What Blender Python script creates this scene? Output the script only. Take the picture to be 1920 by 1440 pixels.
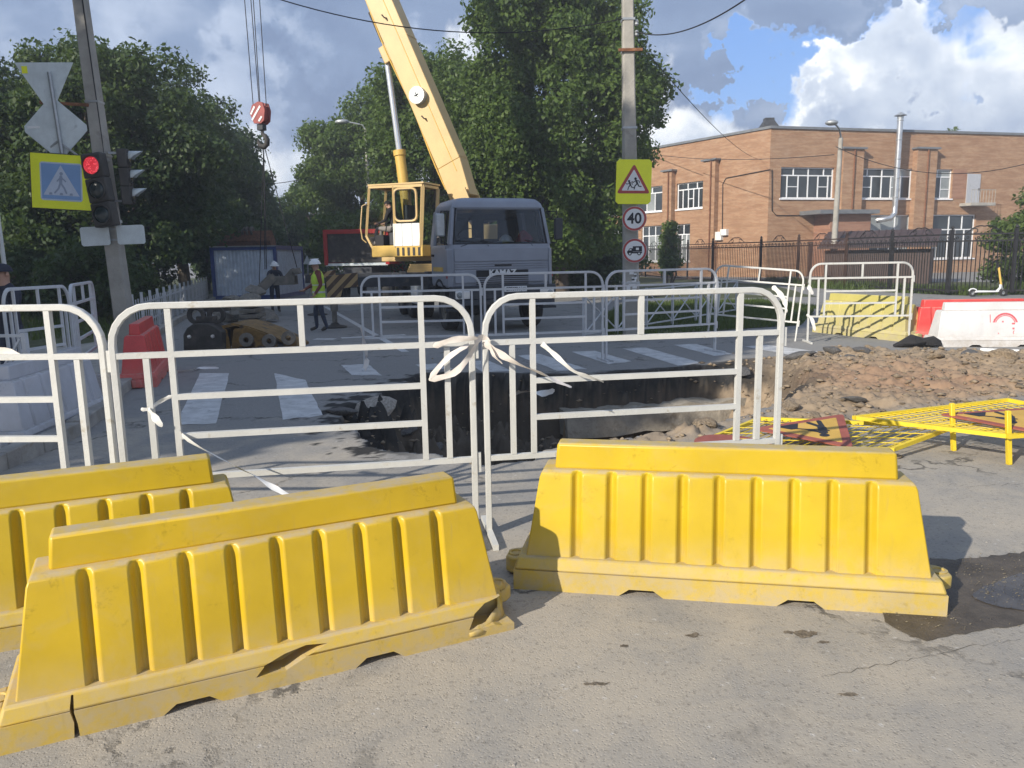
import bpy, bmesh, math, random
import numpy as np
from mathutils import Vector, Matrix

R = math.radians
PI = math.pi
random.seed(7)
RNG = np.random.default_rng(7)
SC = bpy.context.scene
for _o in list(bpy.data.objects):
    bpy.data.objects.remove(_o)
COL = SC.collection

# ------------------------------------------------------------------ camera
FPX, EYE = 1450.0, 1.7
PITCH, ROLL = math.atan(240 / 1450), R(1.0)
cam_d = bpy.data.cameras.new('camera')
cam = bpy.data.objects.new('camera', cam_d)
COL.objects.link(cam)
_cp, _sp, _cr, _sr = math.cos(PITCH), math.sin(PITCH), math.cos(ROLL), math.sin(ROLL)
_f, _r, _u = Vector((0, _cp, -_sp)), Vector((1, 0, 0)), Vector((0, _sp, _cp))
_R2, _U2 = _cr * _r - _sr * _u, _sr * _r + _cr * _u
cam.matrix_world = Matrix(((_R2.x, _U2.x, -_f.x, 0), (_R2.y, _U2.y, -_f.y, 0), (_R2.z, _U2.z, -_f.z, EYE), (0, 0, 0, 1)))
cam_d.sensor_fit = 'HORIZONTAL'
cam_d.sensor_width = 36
cam_d.lens = FPX / 1920 * 36
cam_d.clip_end = 3000
cam_d.clip_start = 0.05
SC.camera = cam


def ray(px, py):
    u, v = (px - 960) / FPX, (720 - py) / FPX
    u, v = _cr * u + _sr * v, -_sr * u + _cr * v
    return Vector((u, _cp + v * _sp, -_sp + v * _cp))


def gp(px, py, z=0.0):
    """point of the photograph that lies at height z"""
    d = ray(px, py)
    return Vector((0, 0, EYE)) + d * ((z - EYE) / d.z)


def dp(px, py, y):
    """point of the photograph at distance y"""
    d = ray(px, py)
    return Vector((0, 0, EYE)) + d * (y / d.y)


# ------------------------------------------------------------------ light
SUN_EL, SUN_AZ = R(27), R(44)       # light travels towards +x +y
sun_dir = Vector((math.sin(SUN_AZ) * math.cos(SUN_EL), math.cos(SUN_AZ) * math.cos(SUN_EL), -math.sin(SUN_EL)))
sun_d = bpy.data.lights.new('sun', 'SUN')
sun_d.energy = 4.1
sun_d.angle = R(0.6)
sun_d.color = (1.0, 0.93, 0.82)
sun = bpy.data.objects.new('sun', sun_d)
sun.rotation_euler = sun_dir.to_track_quat('-Z', 'Y').to_euler()
COL.objects.link(sun)

SC.view_settings.view_transform = 'Standard'
SC.view_settings.look = 'None'
SC.view_settings.exposure = 0.62
SC.view_settings.gamma = 1.0
SC.view_settings.use_curve_mapping = False
SC.render.engine = 'CYCLES'
SC.cycles.use_denoising = True
SC.cycles.max_bounces = 6
SC.cycles.transparent_max_bounces = 12


class NT:
    """small helper round a node tree"""
    def __init__(self, tree):
        self.t = tree

    def n(self, typ, props=None, **inp):
        nd = self.t.nodes.new(typ)
        for k, v in (props or {}).items():
            setattr(nd, k, v)
        for k, v in inp.items():
            self.set(nd, k, v)
        return nd

    def set(self, nd, k, v):
        key = int(k[1:]) if k[0] == 'i' and k[1:].isdigit() else k.replace('_', ' ')
        s = nd.inputs[key]
        if hasattr(v, 'is_output'):
            self.t.links.new(v, s)
        elif isinstance(v, bpy.types.Node):
            self.t.links.new(v.outputs[0], s)
        else:
            if s.type == 'RGBA' and len(v) == 3:
                v = (*v, 1)
            s.default_value = v

    def math(self, op, a, b=0.0, c=0.0, clamp=False):
        nd = self.n('ShaderNodeMath', {'operation': op, 'use_clamp': clamp}, i0=a, i1=b)
        self.set(nd, 'i2', c)
        return nd.outputs[0]

    def mix(self, fac, a, b, blend='MIX'):
        nd = self.t.nodes.new('ShaderNodeMix')
        nd.data_type = 'RGBA'
        nd.blend_type = blend
        for idx, v in ((0, fac), (6, a), (7, b)):
            s = nd.inputs[idx]
            if hasattr(v, 'is_output'):
                self.t.links.new(v, s)
            else:
                s.default_value = (*v, 1) if (idx > 0 and len(v) == 3) else v
        return nd.outputs[2]

    def smooth(self, v, lo, hi, a=0.0, b=1.0):
        nd = self.n('ShaderNodeMapRange', {'interpolation_type': 'SMOOTHSTEP'}, i0=v, i1=lo, i2=hi, i3=a, i4=b)
        return nd.outputs[0]

    def noise(self, vec, scale, detail=4.0, rough=0.55, dist=0.0):
        nd = self.n('ShaderNodeTexNoise', None, Scale=scale, Detail=detail, Roughness=rough, Distortion=dist)
        if vec is not None:
            self.t.links.new(vec, nd.inputs['Vector'])
        return nd.outputs[0]

    def ramp(self, fac, stops):
        nd = self.t.nodes.new('ShaderNodeValToRGB')
        el = nd.color_ramp.elements
        while len(el) < len(stops):
            el.new(0.5)
        for e, (p, c) in zip(el, stops):
            e.position = p
            e.color = (*c, 1) if len(c) == 3 else c
        self.t.links.new(fac, nd.inputs[0])
        return nd.outputs[0]


# ------------------------------------------------------------------ sky
def make_world():
    w = bpy.data.worlds.new('World')
    SC.world = w
    w.use_nodes = True
    t = w.node_tree
    t.nodes.clear()
    N = NT(t)
    out = N.n('ShaderNodeOutputWorld')
    bg = N.n('ShaderNodeBackground', None, Strength=0.1)
    t.links.new(bg.outputs[0], out.inputs[0])
    sky = N.n('ShaderNodeTexSky', {'sky_type': 'NISHITA', 'sun_disc': False, 'sun_elevation': SUN_EL,
                                   'sun_rotation': SUN_AZ + PI, 'air_density': 1.0, 'dust_density': 0.6, 'ozone_density': 1.6})
    tc = N.n('ShaderNodeTexCoord').outputs['Generated']
    sep = N.n('ShaderNodeSeparateXYZ')
    t.links.new(tc, sep.inputs[0])
    x, y, z = sep.outputs
    zc = N.math('ADD', N.math('MAXIMUM', z, 0.0), 0.16)
    cmb = N.n('ShaderNodeCombineXYZ')
    N.set(cmb, 'i0', N.math('DIVIDE', x, zc))
    N.set(cmb, 'i1', N.math('DIVIDE', y, zc))
    P = cmb.outputs[0]

    wn = N.n('ShaderNodeTexNoise', None, Scale=3.6, Detail=8.0, Roughness=0.62)
    t.links.new(tc, wn.inputs['Vector'])
    wv = N.n('ShaderNodeVectorMath', {'operation': 'MULTIPLY_ADD'})
    t.links.new(wn.outputs['Color'], wv.inputs[0])
    wv.inputs[1].default_value = (.34, .34, .34)
    wo = N.n('ShaderNodeVectorMath', {'operation': 'SUBTRACT'})
    t.links.new(tc, wo.inputs[0])
    wo.inputs[1].default_value = (.17, .17, .17)
    t.links.new(wo.outputs[0], wv.inputs[2])
    tw_ = wv.outputs[0]

    def blob(px, py, r0, r1):
        d = ray(px, py).normalized()
        dot = N.n('ShaderNodeVectorMath', {'operation': 'DOT_PRODUCT'})
        t.links.new(tw_, dot.inputs[0])
        dot.inputs[1].default_value = d
        return N.smooth(dot.outputs['Value'], math.cos(R(r1)), math.cos(R(r0)))
    n1 = N.noise(P, 0.55, 9, 0.52, 0.3)
    n2 = N.noise(P, 1.15, 8, 0.50, 0.2)
    n3 = N.noise(tc, 7.5, 9, 0.55, 0.15)
    n4 = N.noise(tc, 13.0, 8, 0.55, 0.2)
    # layer of grey rain cloud with holes of blue
    hole = N.math('ADD', N.math('MULTIPLY', blob(1470, 60, 0.3, 3.6), 0.9), N.math('MULTIPLY', blob(1850, 25, 0.3, 3), 0.8))
    hole = N.math('ADD', hole, N.math('MULTIPLY', blob(1420, 160, 0.3, 2.6), 0.7))
    cov = N.math('ADD', n1, N.math('SUBTRACT', 0.27, N.math('MULTIPLY', hole, 0.36)))
    nh = N.noise(tc, 4.2, 9, 0.6, 0.6)
    cov = N.math('ADD', cov, N.math('MULTIPLY', N.math('MULTIPLY', N.math('SUBTRACT', nh, 0.52), hole), 1.1))
    cov = N.smooth(N.math('ADD', cov, N.math('MULTIPLY', N.math('SUBTRACT', n3, 0.5), 0.55)), 0.40, 0.62)
    tt = N.math('ADD', 0.30, N.math('MULTIPLY', N.math('SUBTRACT', n2, 0.5), 1.5))
    tt = N.math('ADD', tt, N.math('MULTIPLY', blob(820, 20, 2, 13), 0.30))
    tt = N.math('ADD', tt, N.math('MULTIPLY', blob(60, 40, 2, 14), 0.14))
    tt = N.math('ADD', tt, N.math('MULTIPLY', blob(1260, 30, 2, 9), 0.22))
    tt = N.math('SUBTRACT', tt, N.math('MULTIPLY', blob(520, 210, 3, 14), 0.20))
    tt = N.math('SUBTRACT', tt, N.math('MULTIPLY', blob(1270, 150, 2, 8), 0.15))
    tt = N.math('SUBTRACT', tt, N.math('MULTIPLY', blob(1690, 110, 2, 8), 0.12))
    tt = N.math('ADD', tt, N.math('MULTIPLY', N.math('SUBTRACT', nh, 0.5), 0.8))
    tt = N.math('ADD', tt, N.math('MULTIPLY', N.math('SUBTRACT', 1.0, cov), 0.38))
    k = 10.0
    grey = N.ramp(tt, [(0.0, (.13 * k, .185 * k, .31 * k)), (0.35, (.20 * k, .27 * k, .41 * k)), (0.65, (.40 * k, .47 * k, .60 * k)), (1.0, (.76 * k, .79 * k, .84 * k))])
    blue = N.mix(0.55, sky.outputs[0], (.10 * k, .26 * k, .70 * k))
    col = N.mix(cov, blue, grey)
    # bank of white cumulus low over the horizon
    zcut = N.math('ADD', 0.175, N.math('MULTIPLY', blob(1980, 90, 2, 10), 0.09))
    cm = N.math('ADD', N.math('MULTIPLY', N.math('SUBTRACT', n3, 0.5), 1.9), N.math('MULTIPLY', N.math('SUBTRACT', zcut, z), 3.6))
    cum = N.smooth(cm, -0.04, 0.19)
    sh = N.math('ADD', N.math('ADD', N.math('MULTIPLY', n4, 1.5), N.math('MULTIPLY', cm, -1.15)), -0.05)
    white = N.ramp(sh, [(0.0, (.34 * k, .41 * k, .54 * k)), (0.4, (.55 * k, .61 * k, .70 * k)), (0.68, (.86 * k, .88 * k, .90 * k)), (1.0, (1.0 * k, 1.0 * k, 1.0 * k))])
    col = N.mix(cum, col, white)
    t.links.new(col, bg.inputs[0])


make_world()


# ------------------------------------------------------------------ mesh builder
class MB:
    def __init__(self):
        self.v, self.f, self.m = [], [], []

    def add(self, verts, faces, m=0, M=None):
        b = len(self.v)
        if M is not None:
            verts = [M @ Vector(p) for p in verts]
        self.v += [tuple(p) for p in verts]
        self.f += [tuple(b + i for i in f) for f in faces]
        self.m += [m] * len(faces)
        return self

    def box(self, c, s, m=0, M=None):
        x, y, z = c
        a, b, d = s[0] / 2, s[1] / 2, s[2] / 2
        vs = [(x + i * a, y + j * b, z + k * d) for k in (-1, 1) for j in (-1, 1) for i in (-1, 1)]
        return self.add(vs, [(0, 2, 3, 1), (4, 5, 7, 6), (0, 1, 5, 4), (2, 6, 7, 3), (0, 4, 6, 2), (1, 3, 7, 5)], m, M)

    def bar(self, p, q, w, h=None, up=(0, 0, 1), m=0):
        h = h or w
        p, q = Vector(p), Vector(q)
        d = (q - p).normalized()
        up = Vector(up)
        if abs(d.dot(up)) > 0.98:
            up = Vector((0, 1, 0))
        s = d.cross(up).normalized() * (w / 2)
        t = s.cross(d).normalized() * (h / 2)
        vs = [a + i * s + j * t for a in (p, q) for j in (-1, 1) for i in (-1, 1)]
        return self.add(vs, [(0, 2, 3, 1), (4, 5, 7, 6), (0, 1, 5, 4), (2, 6, 7, 3), (0, 4, 6, 2), (1, 3, 7, 5)], m)

    def tube(self, p, q, r0, r1=None, n=10, cap=True, m=0):
        return self.path([p, q], [r0, r0 if r1 is None else r1], n, cap, m)

    def path(self, pts, r, n=8, cap=True, m=0, rot=0.0):
        pts = [Vector(p) for p in pts]
        k = len(pts)
        rs = r if isinstance(r, (list, tuple)) else [r] * k
        tang = []
        for i in range(k):
            a, b = pts[max(i - 1, 0)], pts[min(i + 1, k - 1)]
            tang.append((b - a).normalized())
        ref = Vector((0, 0, 1)) if abs(tang[0].z) < 0.9 else Vector((0, 1, 0))
        nx = tang[0].cross(ref).normalized()
        vs = []
        for i in range(k):
            nx = (nx - tang[i] * nx.dot(tang[i])).normalized()
            ny = tang[i].cross(nx)
            for j in range(n):
                a = 2 * PI * j / n + rot
                vs.append(pts[i] + (nx * math.cos(a) + ny * math.sin(a)) * rs[i])
        fs = [(i * n + j, i * n + (j + 1) % n, (i + 1) * n + (j + 1) % n, (i + 1) * n + j) for i in range(k - 1) for j in range(n)]
        if cap:
            fs += [tuple(range(n - 1, -1, -1)), tuple((k - 1) * n + j for j in range(n))]
        return self.add(vs, fs, m)

    def prism(self, poly, d0, d1, m=0, M=None, ax='y'):
        """polygon (a,b) extruded; ax y: (a,b)->(x,z), ax z: (x,y), ax x: (y,z)"""
        def p3(a, b, d):
            return (a, d, b) if ax == 'y' else ((a, b, d) if ax == 'z' else (d, a, b))
        k = len(poly)
        vs = [p3(a, b, d0) for a, b in poly] + [p3(a, b, d1) for a, b in poly]
        fs = [tuple(range(k - 1, -1, -1)), tuple(range(k, 2 * k))] + [(i, (i + 1) % k, k + (i + 1) % k, k + i) for i in range(k)]
        return self.add(vs, fs, m, M)

    def loft(self, rings, cap=True, m=0, M=None, closed=True):
        n = len(rings[0])
        vs = [p for r_ in rings for p in r_]
        fs = []
        for i in range(len(rings) - 1):
            for j in range(n if closed else n - 1):
                fs.append((i * n + j, i * n + (j + 1) % n, (i + 1) * n + (j + 1) % n, (i + 1) * n + j))
        if cap:
            fs += [tuple(range(n - 1, -1, -1)), tuple((len(rings) - 1) * n + j for j in range(n))]
        return self.add(vs, fs, m, M)

    def lathe(self, prof, n=20, m=0, M=None, cap=False):
        """profile of (radius, height) turned about z"""
        rings = [[(r_ * math.cos(2 * PI * j / n), r_ * math.sin(2 * PI * j / n), h) for j in range(n)] for r_, h in prof]
        return self.loft(rings, cap, m, M)

    def ball(self, c, r, n=12, m=0, sc=(1, 1, 1), half=False):
        k = n // 2
        rings = []
        a0 = 0.0 if half else -PI / 2
        for i in range(k + 1):
            a = a0 + (PI / 2 - a0) * i / k
            rr = max(r * math.cos(a), r * 0.002)
            rings.append([(c[0] + sc[0] * rr * math.cos(2 * PI * j / n), c[1] + sc[1] * rr * math.sin(2 * PI * j / n), c[2] + sc[2] * r * math.sin(a)) for j in range(n)])
        return self.loft(rings, True, m)

    def mesh(self, name, mats, smooth=None, uv=False, recalc=True):
        me = bpy.data.meshes.new(name)
        me.from_pydata(self.v, [], self.f)
        if not isinstance(mats, (list, tuple)):
            mats = [mats]
        for mm in mats:
            me.materials.append(mm)
        if len(mats) > 1:
            me.polygons.foreach_set('material_index', self.m)
        if recalc:
            bm = bmesh.new()
            bm.from_mesh(me)
            bmesh.ops.recalc_face_normals(bm, faces=bm.faces)
            bm.to_mesh(me)
            bm.free()
        if uv:
            box_uv(me)
        if smooth:
            me.polygons.foreach_set('use_smooth', [True] * len(me.polygons))
            me.set_sharp_from_angle(angle=R(smooth))
        me.update()
        return me

    def build(self, name, mats, parent=None, bevel=0.0, smooth=None, uv=False, seg=2, bang=30, recalc=True):
        if bevel and smooth is None:
            smooth = 35
        o = bpy.data.objects.new(name, self.mesh(name, mats, smooth, uv, recalc))
        COL.objects.link(o)
        if parent:
            o.parent = parent
        if bevel:
            b = o.modifiers.new('bevel', 'BEVEL')
            b.width = bevel
            b.segments = seg
            b.limit_method = 'ANGLE'
            b.angle_limit = R(bang)
        return o


def box_uv(me):
    uvl = me.uv_layers.new(name='UVMap')
    co = np.array([v.co[:] for v in me.vertices])
    data = np.zeros((len(me.loops), 2))
    for p in me.polygons:
        n = p.normal
        t = Vector((-n.y, n.x, 0))
        t = t.normalized() if t.length > 0.2 else Vector((1, 0, 0))
        for li, vi in zip(p.loop_indices, p.vertices):
            c = co[vi]
            data[li] = (c[0] * t.x + c[1] * t.y, c[2] if abs(n.z) < 0.8 else c[1])
    uvl.data.foreach_set('uv', data.ravel())


def quick(name, verts, faces, mats, parent=None, smooth=None):
    """large arrays to a mesh object"""
    verts = np.asarray(verts, np.float32)
    faces = np.asarray(faces, np.int32)
    k = faces.shape[1]
    me = bpy.data.meshes.new(name)
    me.vertices.add(len(verts))
    me.vertices.foreach_set('co', verts.ravel())
    me.loops.add(faces.size)
    me.loops.foreach_set('vertex_index', faces.ravel())
    me.polygons.add(len(faces))
    me.polygons.foreach_set('loop_start', np.arange(0, faces.size, k, dtype=np.int32))
    me.polygons.foreach_set('loop_total', np.full(len(faces), k, np.int32))
    if smooth:
        me.polygons.foreach_set('use_smooth', np.ones(len(faces), bool))
    me.update(calc_edges=True)
    me.materials.append(mats)
    o = bpy.data.objects.new(name, me)
    COL.objects.link(o)
    if parent:
        o.parent = parent
    return o


def tag(o, label=None, cat=None, group=None, kind=None):
    for k, v in (('label', label), ('category', cat), ('group', group), ('kind', kind)):
        if v:
            o[k] = v
    return o


def thing(name, label, cat, loc=(0, 0, 0), rz=0.0, group=None, rot=None):
    o = bpy.data.objects.new(name, None)
    o.empty_display_size = 0.2
    COL.objects.link(o)
    o.location = loc
    o.rotation_euler = rot if rot else (0, 0, rz)
    return tag(o, label, cat, group)


def structure(o):
    o['kind'] = 'structure'
    return o


def stuff(o):
    o['kind'] = 'stuff'
    return o


def copy_tree(o, parent=None):
    c = o.copy()
    COL.objects.link(c)
    c.parent = parent
    for ch in list(o.children):
        copy_tree(ch, c)
    return c


def clone(o, label, loc=None, rz=None, rot=None, group=None):
    c = copy_tree(o)
    c['label'] = label
    if loc is not None:
        c.location = loc
    if rz is not None:
        c.rotation_euler = (0, 0, rz)
    if rot is not None:
        c.rotation_euler = rot
    if group:
        c['group'] = group
    return c


def seat(o, origin):
    """move a single mesh thing's origin to its base without moving its shape"""
    origin = Vector(origin)
    o.data.transform(Matrix.Translation(-origin))
    o.location = origin
    return o


def text_mesh(s, size, extrude, mat, name, parent=None, M=None, bold=0.0, sx=1.0):
    cu = bpy.data.curves.new('t', 'FONT')
    cu.body = s
    cu.size = size
    cu.extrude = extrude
    cu.offset = bold
    cu.align_x = 'CENTER'
    cu.align_y = 'CENTER'
    cu.resolution_u = 3
    tmp = bpy.data.objects.new('t', cu)
    COL.objects.link(tmp)
    dg = bpy.context.evaluated_depsgraph_get()
    me = bpy.data.meshes.new_from_object(tmp.evaluated_get(dg))
    bpy.data.objects.remove(tmp)
    me.name = name
    if M is not None:
        me.transform(M @ Matrix.Diagonal((sx, 1, 1, 1)))
    me.materials.clear()
    me.materials.append(mat)
    o = bpy.data.objects.new(name, me)
    COL.objects.link(o)
    if parent:
        o.parent = parent
    return o


def bake(o):
    """apply the modifiers of an object"""
    dg = bpy.context.evaluated_depsgraph_get()
    me = bpy.data.meshes.new_from_object(o.evaluated_get(dg))
    o.modifiers.clear()
    o.data = me
    return o


UPRIGHT = Matrix.Rotation(PI / 2, 4, 'X')        # text facing -y


# value noise for terrain
def vnoise(x, y, seed=0):
    xi, yi = np.floor(x).astype(np.int64), np.floor(y).astype(np.int64)
    xf, yf = x - xi, y - yi
    u, v = xf * xf * (3 - 2 * xf), yf * yf * (3 - 2 * yf)

    def h(a, b):
        n = (a * 374761393 + b * 668265263 + seed * 974711) & 0x7fffffff
        n = ((n ^ (n >> 13)) * 1274126177) & 0x7fffffff
        return ((n ^ (n >> 16)) & 0xffff) / 65535.0
    return (h(xi, yi) * (1 - u) + h(xi + 1, yi) * u) * (1 - v) + (h(xi, yi + 1) * (1 - u) + h(xi + 1, yi + 1) * u) * v


def fbm(x, y, sc, oct_=4, seed=0):
    a, s, t = 0.5, 0.0, 0.0
    for i in range(oct_):
        s = s + a * vnoise(x * sc, y * sc, seed + i)
        t += a
        a *= 0.5
        sc *= 2.03
    return s / t


def sstep(a, b, x):
    t = np.clip((x - a) / (b - a), 0, 1)
    return t * t * (3 - 2 * t)


def poly_sd(x, y, poly):
    """signed distance, positive inside"""
    d = np.full(x.shape, 1e9)
    inside = np.zeros(x.shape, bool)
    k = len(poly)
    for i in range(k):
        ax, ay = poly[i]
        bx, by = poly[(i + 1) % k]
        ex, ey = bx - ax, by - ay
        t = np.clip(((x - ax) * ex + (y - ay) * ey) / (ex * ex + ey * ey + 1e-12), 0, 1)
        d = np.minimum(d, np.hypot(x - ax - t * ex, y - ay - t * ey))
        c = ((ay > y) != (by > y)) & (x < (bx - ax) * (y - ay) / (by - ay + 1e-12) + ax)
        inside ^= c
    return np.where(inside, d, -d)


# ------------------------------------------------------------------ materials
def mat(name, col, rough=0.6, metal=0.0, var=0.12, vs=3.0, bump=0.0, bs=40.0, dust=None, spec=0.5, trans=0.0):
    """principled paint with mottling, fine relief and optional dust patches (col, amount, scale)"""
    m = bpy.data.materials.new(name)
    m.use_nodes = True
    t = m.node_tree
    N = NT(t)
    b = t.nodes['Principled BSDF']
    tc = N.n('ShaderNodeTexCoord').outputs['Object']
    n1 = N.noise(tc, vs, 5, 0.6)
    c = N.mix(N.smooth(n1, 0.3, 0.7), [x * (1 - var) for x in col], [min(1, x * (1 + var)) for x in col])
    r = rough
    if dust:
        dc, amt, ds = dust
        nd = N.noise(tc, ds, 7, 0.65, 0.4)
        fac = N.smooth(nd, 0.66 - 0.3 * amt, 0.80 - 0.25 * amt, 0, min(1, 0.35 + amt))
        c = N.mix(fac, c, dc)
    t.links.new(c, b.inputs['Base Color'])
    b.inputs['Roughness'].default_value = r
    b.inputs['Metallic'].default_value = metal
    b.inputs['Specular IOR Level'].default_value = spec
    if trans:
        b.inputs['Transmission Weight'].default_value = trans
    if bump:
        bn = N.n('ShaderNodeBump', None, Strength=bump, Distance=0.02)
        t.links.new(N.noise(tc, bs, 6, 0.65), bn.inputs['Height'])
        t.links.new(bn.outputs[0], b.inputs['Normal'])
    return m


DUSTC = (.42, .36, .28)


def plastic(name, col, dirt=(.42, .36, .28), hi=0.35, wear=0.0):
    """moulded plastic, dusty on upward faces and scuffed near its foot"""
    m = bpy.data.materials.new(name)
    m.use_nodes = True
    t = m.node_tree
    N = NT(t)
    b = t.nodes['Principled BSDF']
    tc = N.n('ShaderNodeTexCoord').outputs['Object']
    geo = N.n('ShaderNodeNewGeometry')
    sep = N.n('ShaderNodeSeparateXYZ')
    t.links.new(tc, sep.inputs[0])
    nrm = N.n('ShaderNodeSeparateXYZ')
    t.links.new(geo.outputs['Normal'], nrm.inputs[0])
    n1 = N.noise(tc, 2.2, 4, 0.6)
    n2 = N.noise(tc, 14.0, 8, 0.7, 0.3)
    n3 = N.noise(tc, 70.0, 4, 0.7)
    c = N.mix(N.smooth(n1, 0.3, 0.7), [x * 0.90 for x in col], [min(1, x * 1.08) for x in col])
    low = N.smooth(sep.outputs[2], 0.0, hi, 0.72, 0.0)
    up = N.smooth(nrm.outputs[2], 0.45, 0.95, 0.0, 0.80)
    d = N.math('MAXIMUM', low, up)
    d = N.math('MULTIPLY', d, N.smooth(n2, 0.30, 0.66, 0.25, 1.0))
    scr = N.smooth(N.noise(tc, 34.0, 9, 0.75, 1.2), 0.66, 0.76, 0.0, 0.30 + wear)
    d = N.math('MAXIMUM', d, scr)
    c = N.mix(d, c, dirt)
    sp = N.smooth(n3, 0.74, 0.80, 0.0, 0.5)
    c = N.mix(sp, c, [x * 0.35 for x in dirt])
    # vertical run-off stains and dark scuffs from handling
    mp = N.n('ShaderNodeMapping')
    mp.inputs['Scale'].default_value = (1, 1, 0.12)
    t.links.new(tc, mp.inputs[0])
    runs = N.noise(mp.outputs[0], 22.0, 5, 0.6, 0.2)
    c = N.mix(N.smooth(runs, 0.58, 0.74, 0.0, 0.34 + wear), c, [x * 0.55 + y * 0.25 for x, y in zip(col, dirt)])
    scf = N.math('MULTIPLY', N.smooth(N.noise(tc, 4.2, 7, 0.7, 1.5), 0.58, 0.66), N.smooth(N.noise(tc, 60.0, 4, 0.7), 0.45, 0.6))
    c = N.mix(N.smooth(N.noise(tc, 3.1, 6, 0.7, 0.8), 0.48, 0.74, 0.0, 0.30 + wear), c, [x * 0.55 + y * 0.45 for x, y in zip(col, dirt)])
    c = N.mix(N.math('MULTIPLY', scf, 0.28), c, [x * 0.3 for x in col])
    t.links.new(c, b.inputs['Base Color'])
    t.links.new(N.smooth(d, 0, 0.6, 0.38, 0.75), b.inputs['Roughness'])
    b.inputs['Specular IOR Level'].default_value = 0.35
    bn = N.n('ShaderNodeBump', None, Strength=0.22, Distance=0.01)
    t.links.new(N.math('ADD', N.noise(tc, 5.0, 3, 0.5), N.math('MULTIPLY', n3, 0.12)), bn.inputs['Height'])
    t.links.new(bn.outputs[0], b.inputs['Normal'])
    return m


def flat(name, col, rough=0.6, spec=0.3):
    m = bpy.data.materials.new(name)
    m.use_nodes = True
    b = m.node_tree.nodes['Principled BSDF']
    b.inputs['Base Color'].default_value = (*col, 1)
    b.inputs['Roughness'].default_value = rough
    b.inputs['Specular IOR Level'].default_value = spec
    return m


def asphalt(name):
    """dusty road surface; the 'mask' attribute says where soil (R), clay (G) and freshly broken tar with painted trench shade (B) lie"""
    m = bpy.data.materials.new(name)
    m.use_nodes = True
    t = m.node_tree
    N = NT(t)
    b = t.nodes['Principled BSDF']
    tc = N.n('ShaderNodeTexCoord').outputs['Object']
    at = N.n('ShaderNodeAttribute', {'attribute_name': 'mask'})
    sp = N.n('ShaderNodeSeparateColor')
    t.links.new(at.outputs['Color'], sp.inputs[0])
    sepv = N.n('ShaderNodeSeparateXYZ')
    t.links.new(tc, sepv.inputs[0])
    big = N.noise(tc, 0.45, 6, 0.6, 0.6)
    med = N.noise(tc, 2.1, 7, 0.65, 0.5)
    fine = N.noise(tc, 95.0, 4, 0.7)
    vor = N.n('ShaderNodeTexVoronoi', None, Scale=70.0)
    t.links.new(tc, vor.inputs['Vector'])
    stone = N.smooth(vor.outputs['Distance'], 0.05, 0.42)
    vc = N.n('ShaderNodeSeparateColor')
    t.links.new(vor.outputs['Color'], vc.inputs[0])
    grey = N.mix(fine, (.17, .17, .168), (.30, .298, .292))
    grey = N.mix(N.smooth(vc.outputs[0], 0.6, 0.95, 0, 0.6), grey, (.27, .265, .255))
    # sand swept over the near road, thinner further up the street
    near = N.smooth(sepv.outputs[1], 3.0, 11.0, 0.0, -0.26)
    sandf = N.math('ADD', N.math('ADD', N.math('MULTIPLY', big, 0.75), N.math('MULTIPLY', med, 0.5)), near)
    sand = N.smooth(sandf, 0.42, 0.74, 0.12, 0.92)
    c = N.mix(sand, grey, N.mix(fine, (.36, .315, .25), (.50, .445, .365)))
    pit = N.smooth(N.math('ADD', N.math('MULTIPLY', fine, 0.5), N.math('MULTIPLY', vc.outputs[1], 0.5)), 0.66, 0.78)
    c = N.mix(N.math('MULTIPLY', pit, 0.36), c, (.075, .07, .062))
    white = N.smooth(vc.outputs[2], 0.994, 0.999, 0.0, 0.45)
    c = N.mix(white, c, (.55, .53, .50))
    # tar patches and cracks
    cr = N.n('ShaderNodeTexVoronoi', {'feature': 'DISTANCE_TO_EDGE'}, Scale=0.42)
    mpv = N.n('ShaderNodeVectorMath', {'operation': 'ADD'})
    nv = N.n('ShaderNodeTexNoise', None, Scale=2.5, Detail=6.0, Roughness=0.6)
    t.links.new(tc, nv.inputs['Vector'])
    t.links.new(tc, mpv.inputs[0])
    t.links.new(nv.outputs['Color'], mpv.inputs[1])
    t.links.new(mpv.outputs[0], cr.inputs['Vector'])
    crack = N.math('MULTIPLY', N.smooth(cr.outputs['Distance'], 0.004, 0.018, 0.75, 0.0), N.smooth(med, 0.42, 0.60))
    c = N.mix(crack, c, (.06, .057, .052))
    stain = N.smooth(N.noise(tc, 1.3, 7, 0.7, 1.0), 0.58, 0.72, 0.0, 0.38)
    c = N.mix(stain, c, (.105, .10, .092))
    soil = N.mix(N.noise(tc, 9.0, 7, 0.7), (.19, .14, .09), (.42, .325, .225))
    clay = N.mix(N.noise(tc, 11.0, 7, 0.7), (.24, .145, .09), (.40, .27, .175))
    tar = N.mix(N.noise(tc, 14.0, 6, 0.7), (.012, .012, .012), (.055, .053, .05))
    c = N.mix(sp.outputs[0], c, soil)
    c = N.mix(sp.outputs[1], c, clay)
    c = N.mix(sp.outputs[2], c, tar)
    t.links.new(c, b.inputs['Base Color'])
    b.inputs['Roughness'].default_value = 0.9
    b.inputs['Specular IOR Level'].default_value = 0.25
    hgt = N.math('ADD', N.math('MULTIPLY', stone, 0.35), N.math('ADD', N.math('MULTIPLY', fine, 0.6), N.math('MULTIPLY', N.noise(tc, 22, 5, 0.6), 0.3)))
    hgt = N.math('SUBTRACT', hgt, N.math('MULTIPLY', crack, 1.2))
    bn = N.n('ShaderNodeBump', None, Strength=0.45, Distance=0.012)
    t.links.new(hgt, bn.inputs['Height'])
    t.links.new(bn.outputs[0], b.inputs['Normal'])
    return m


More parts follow.
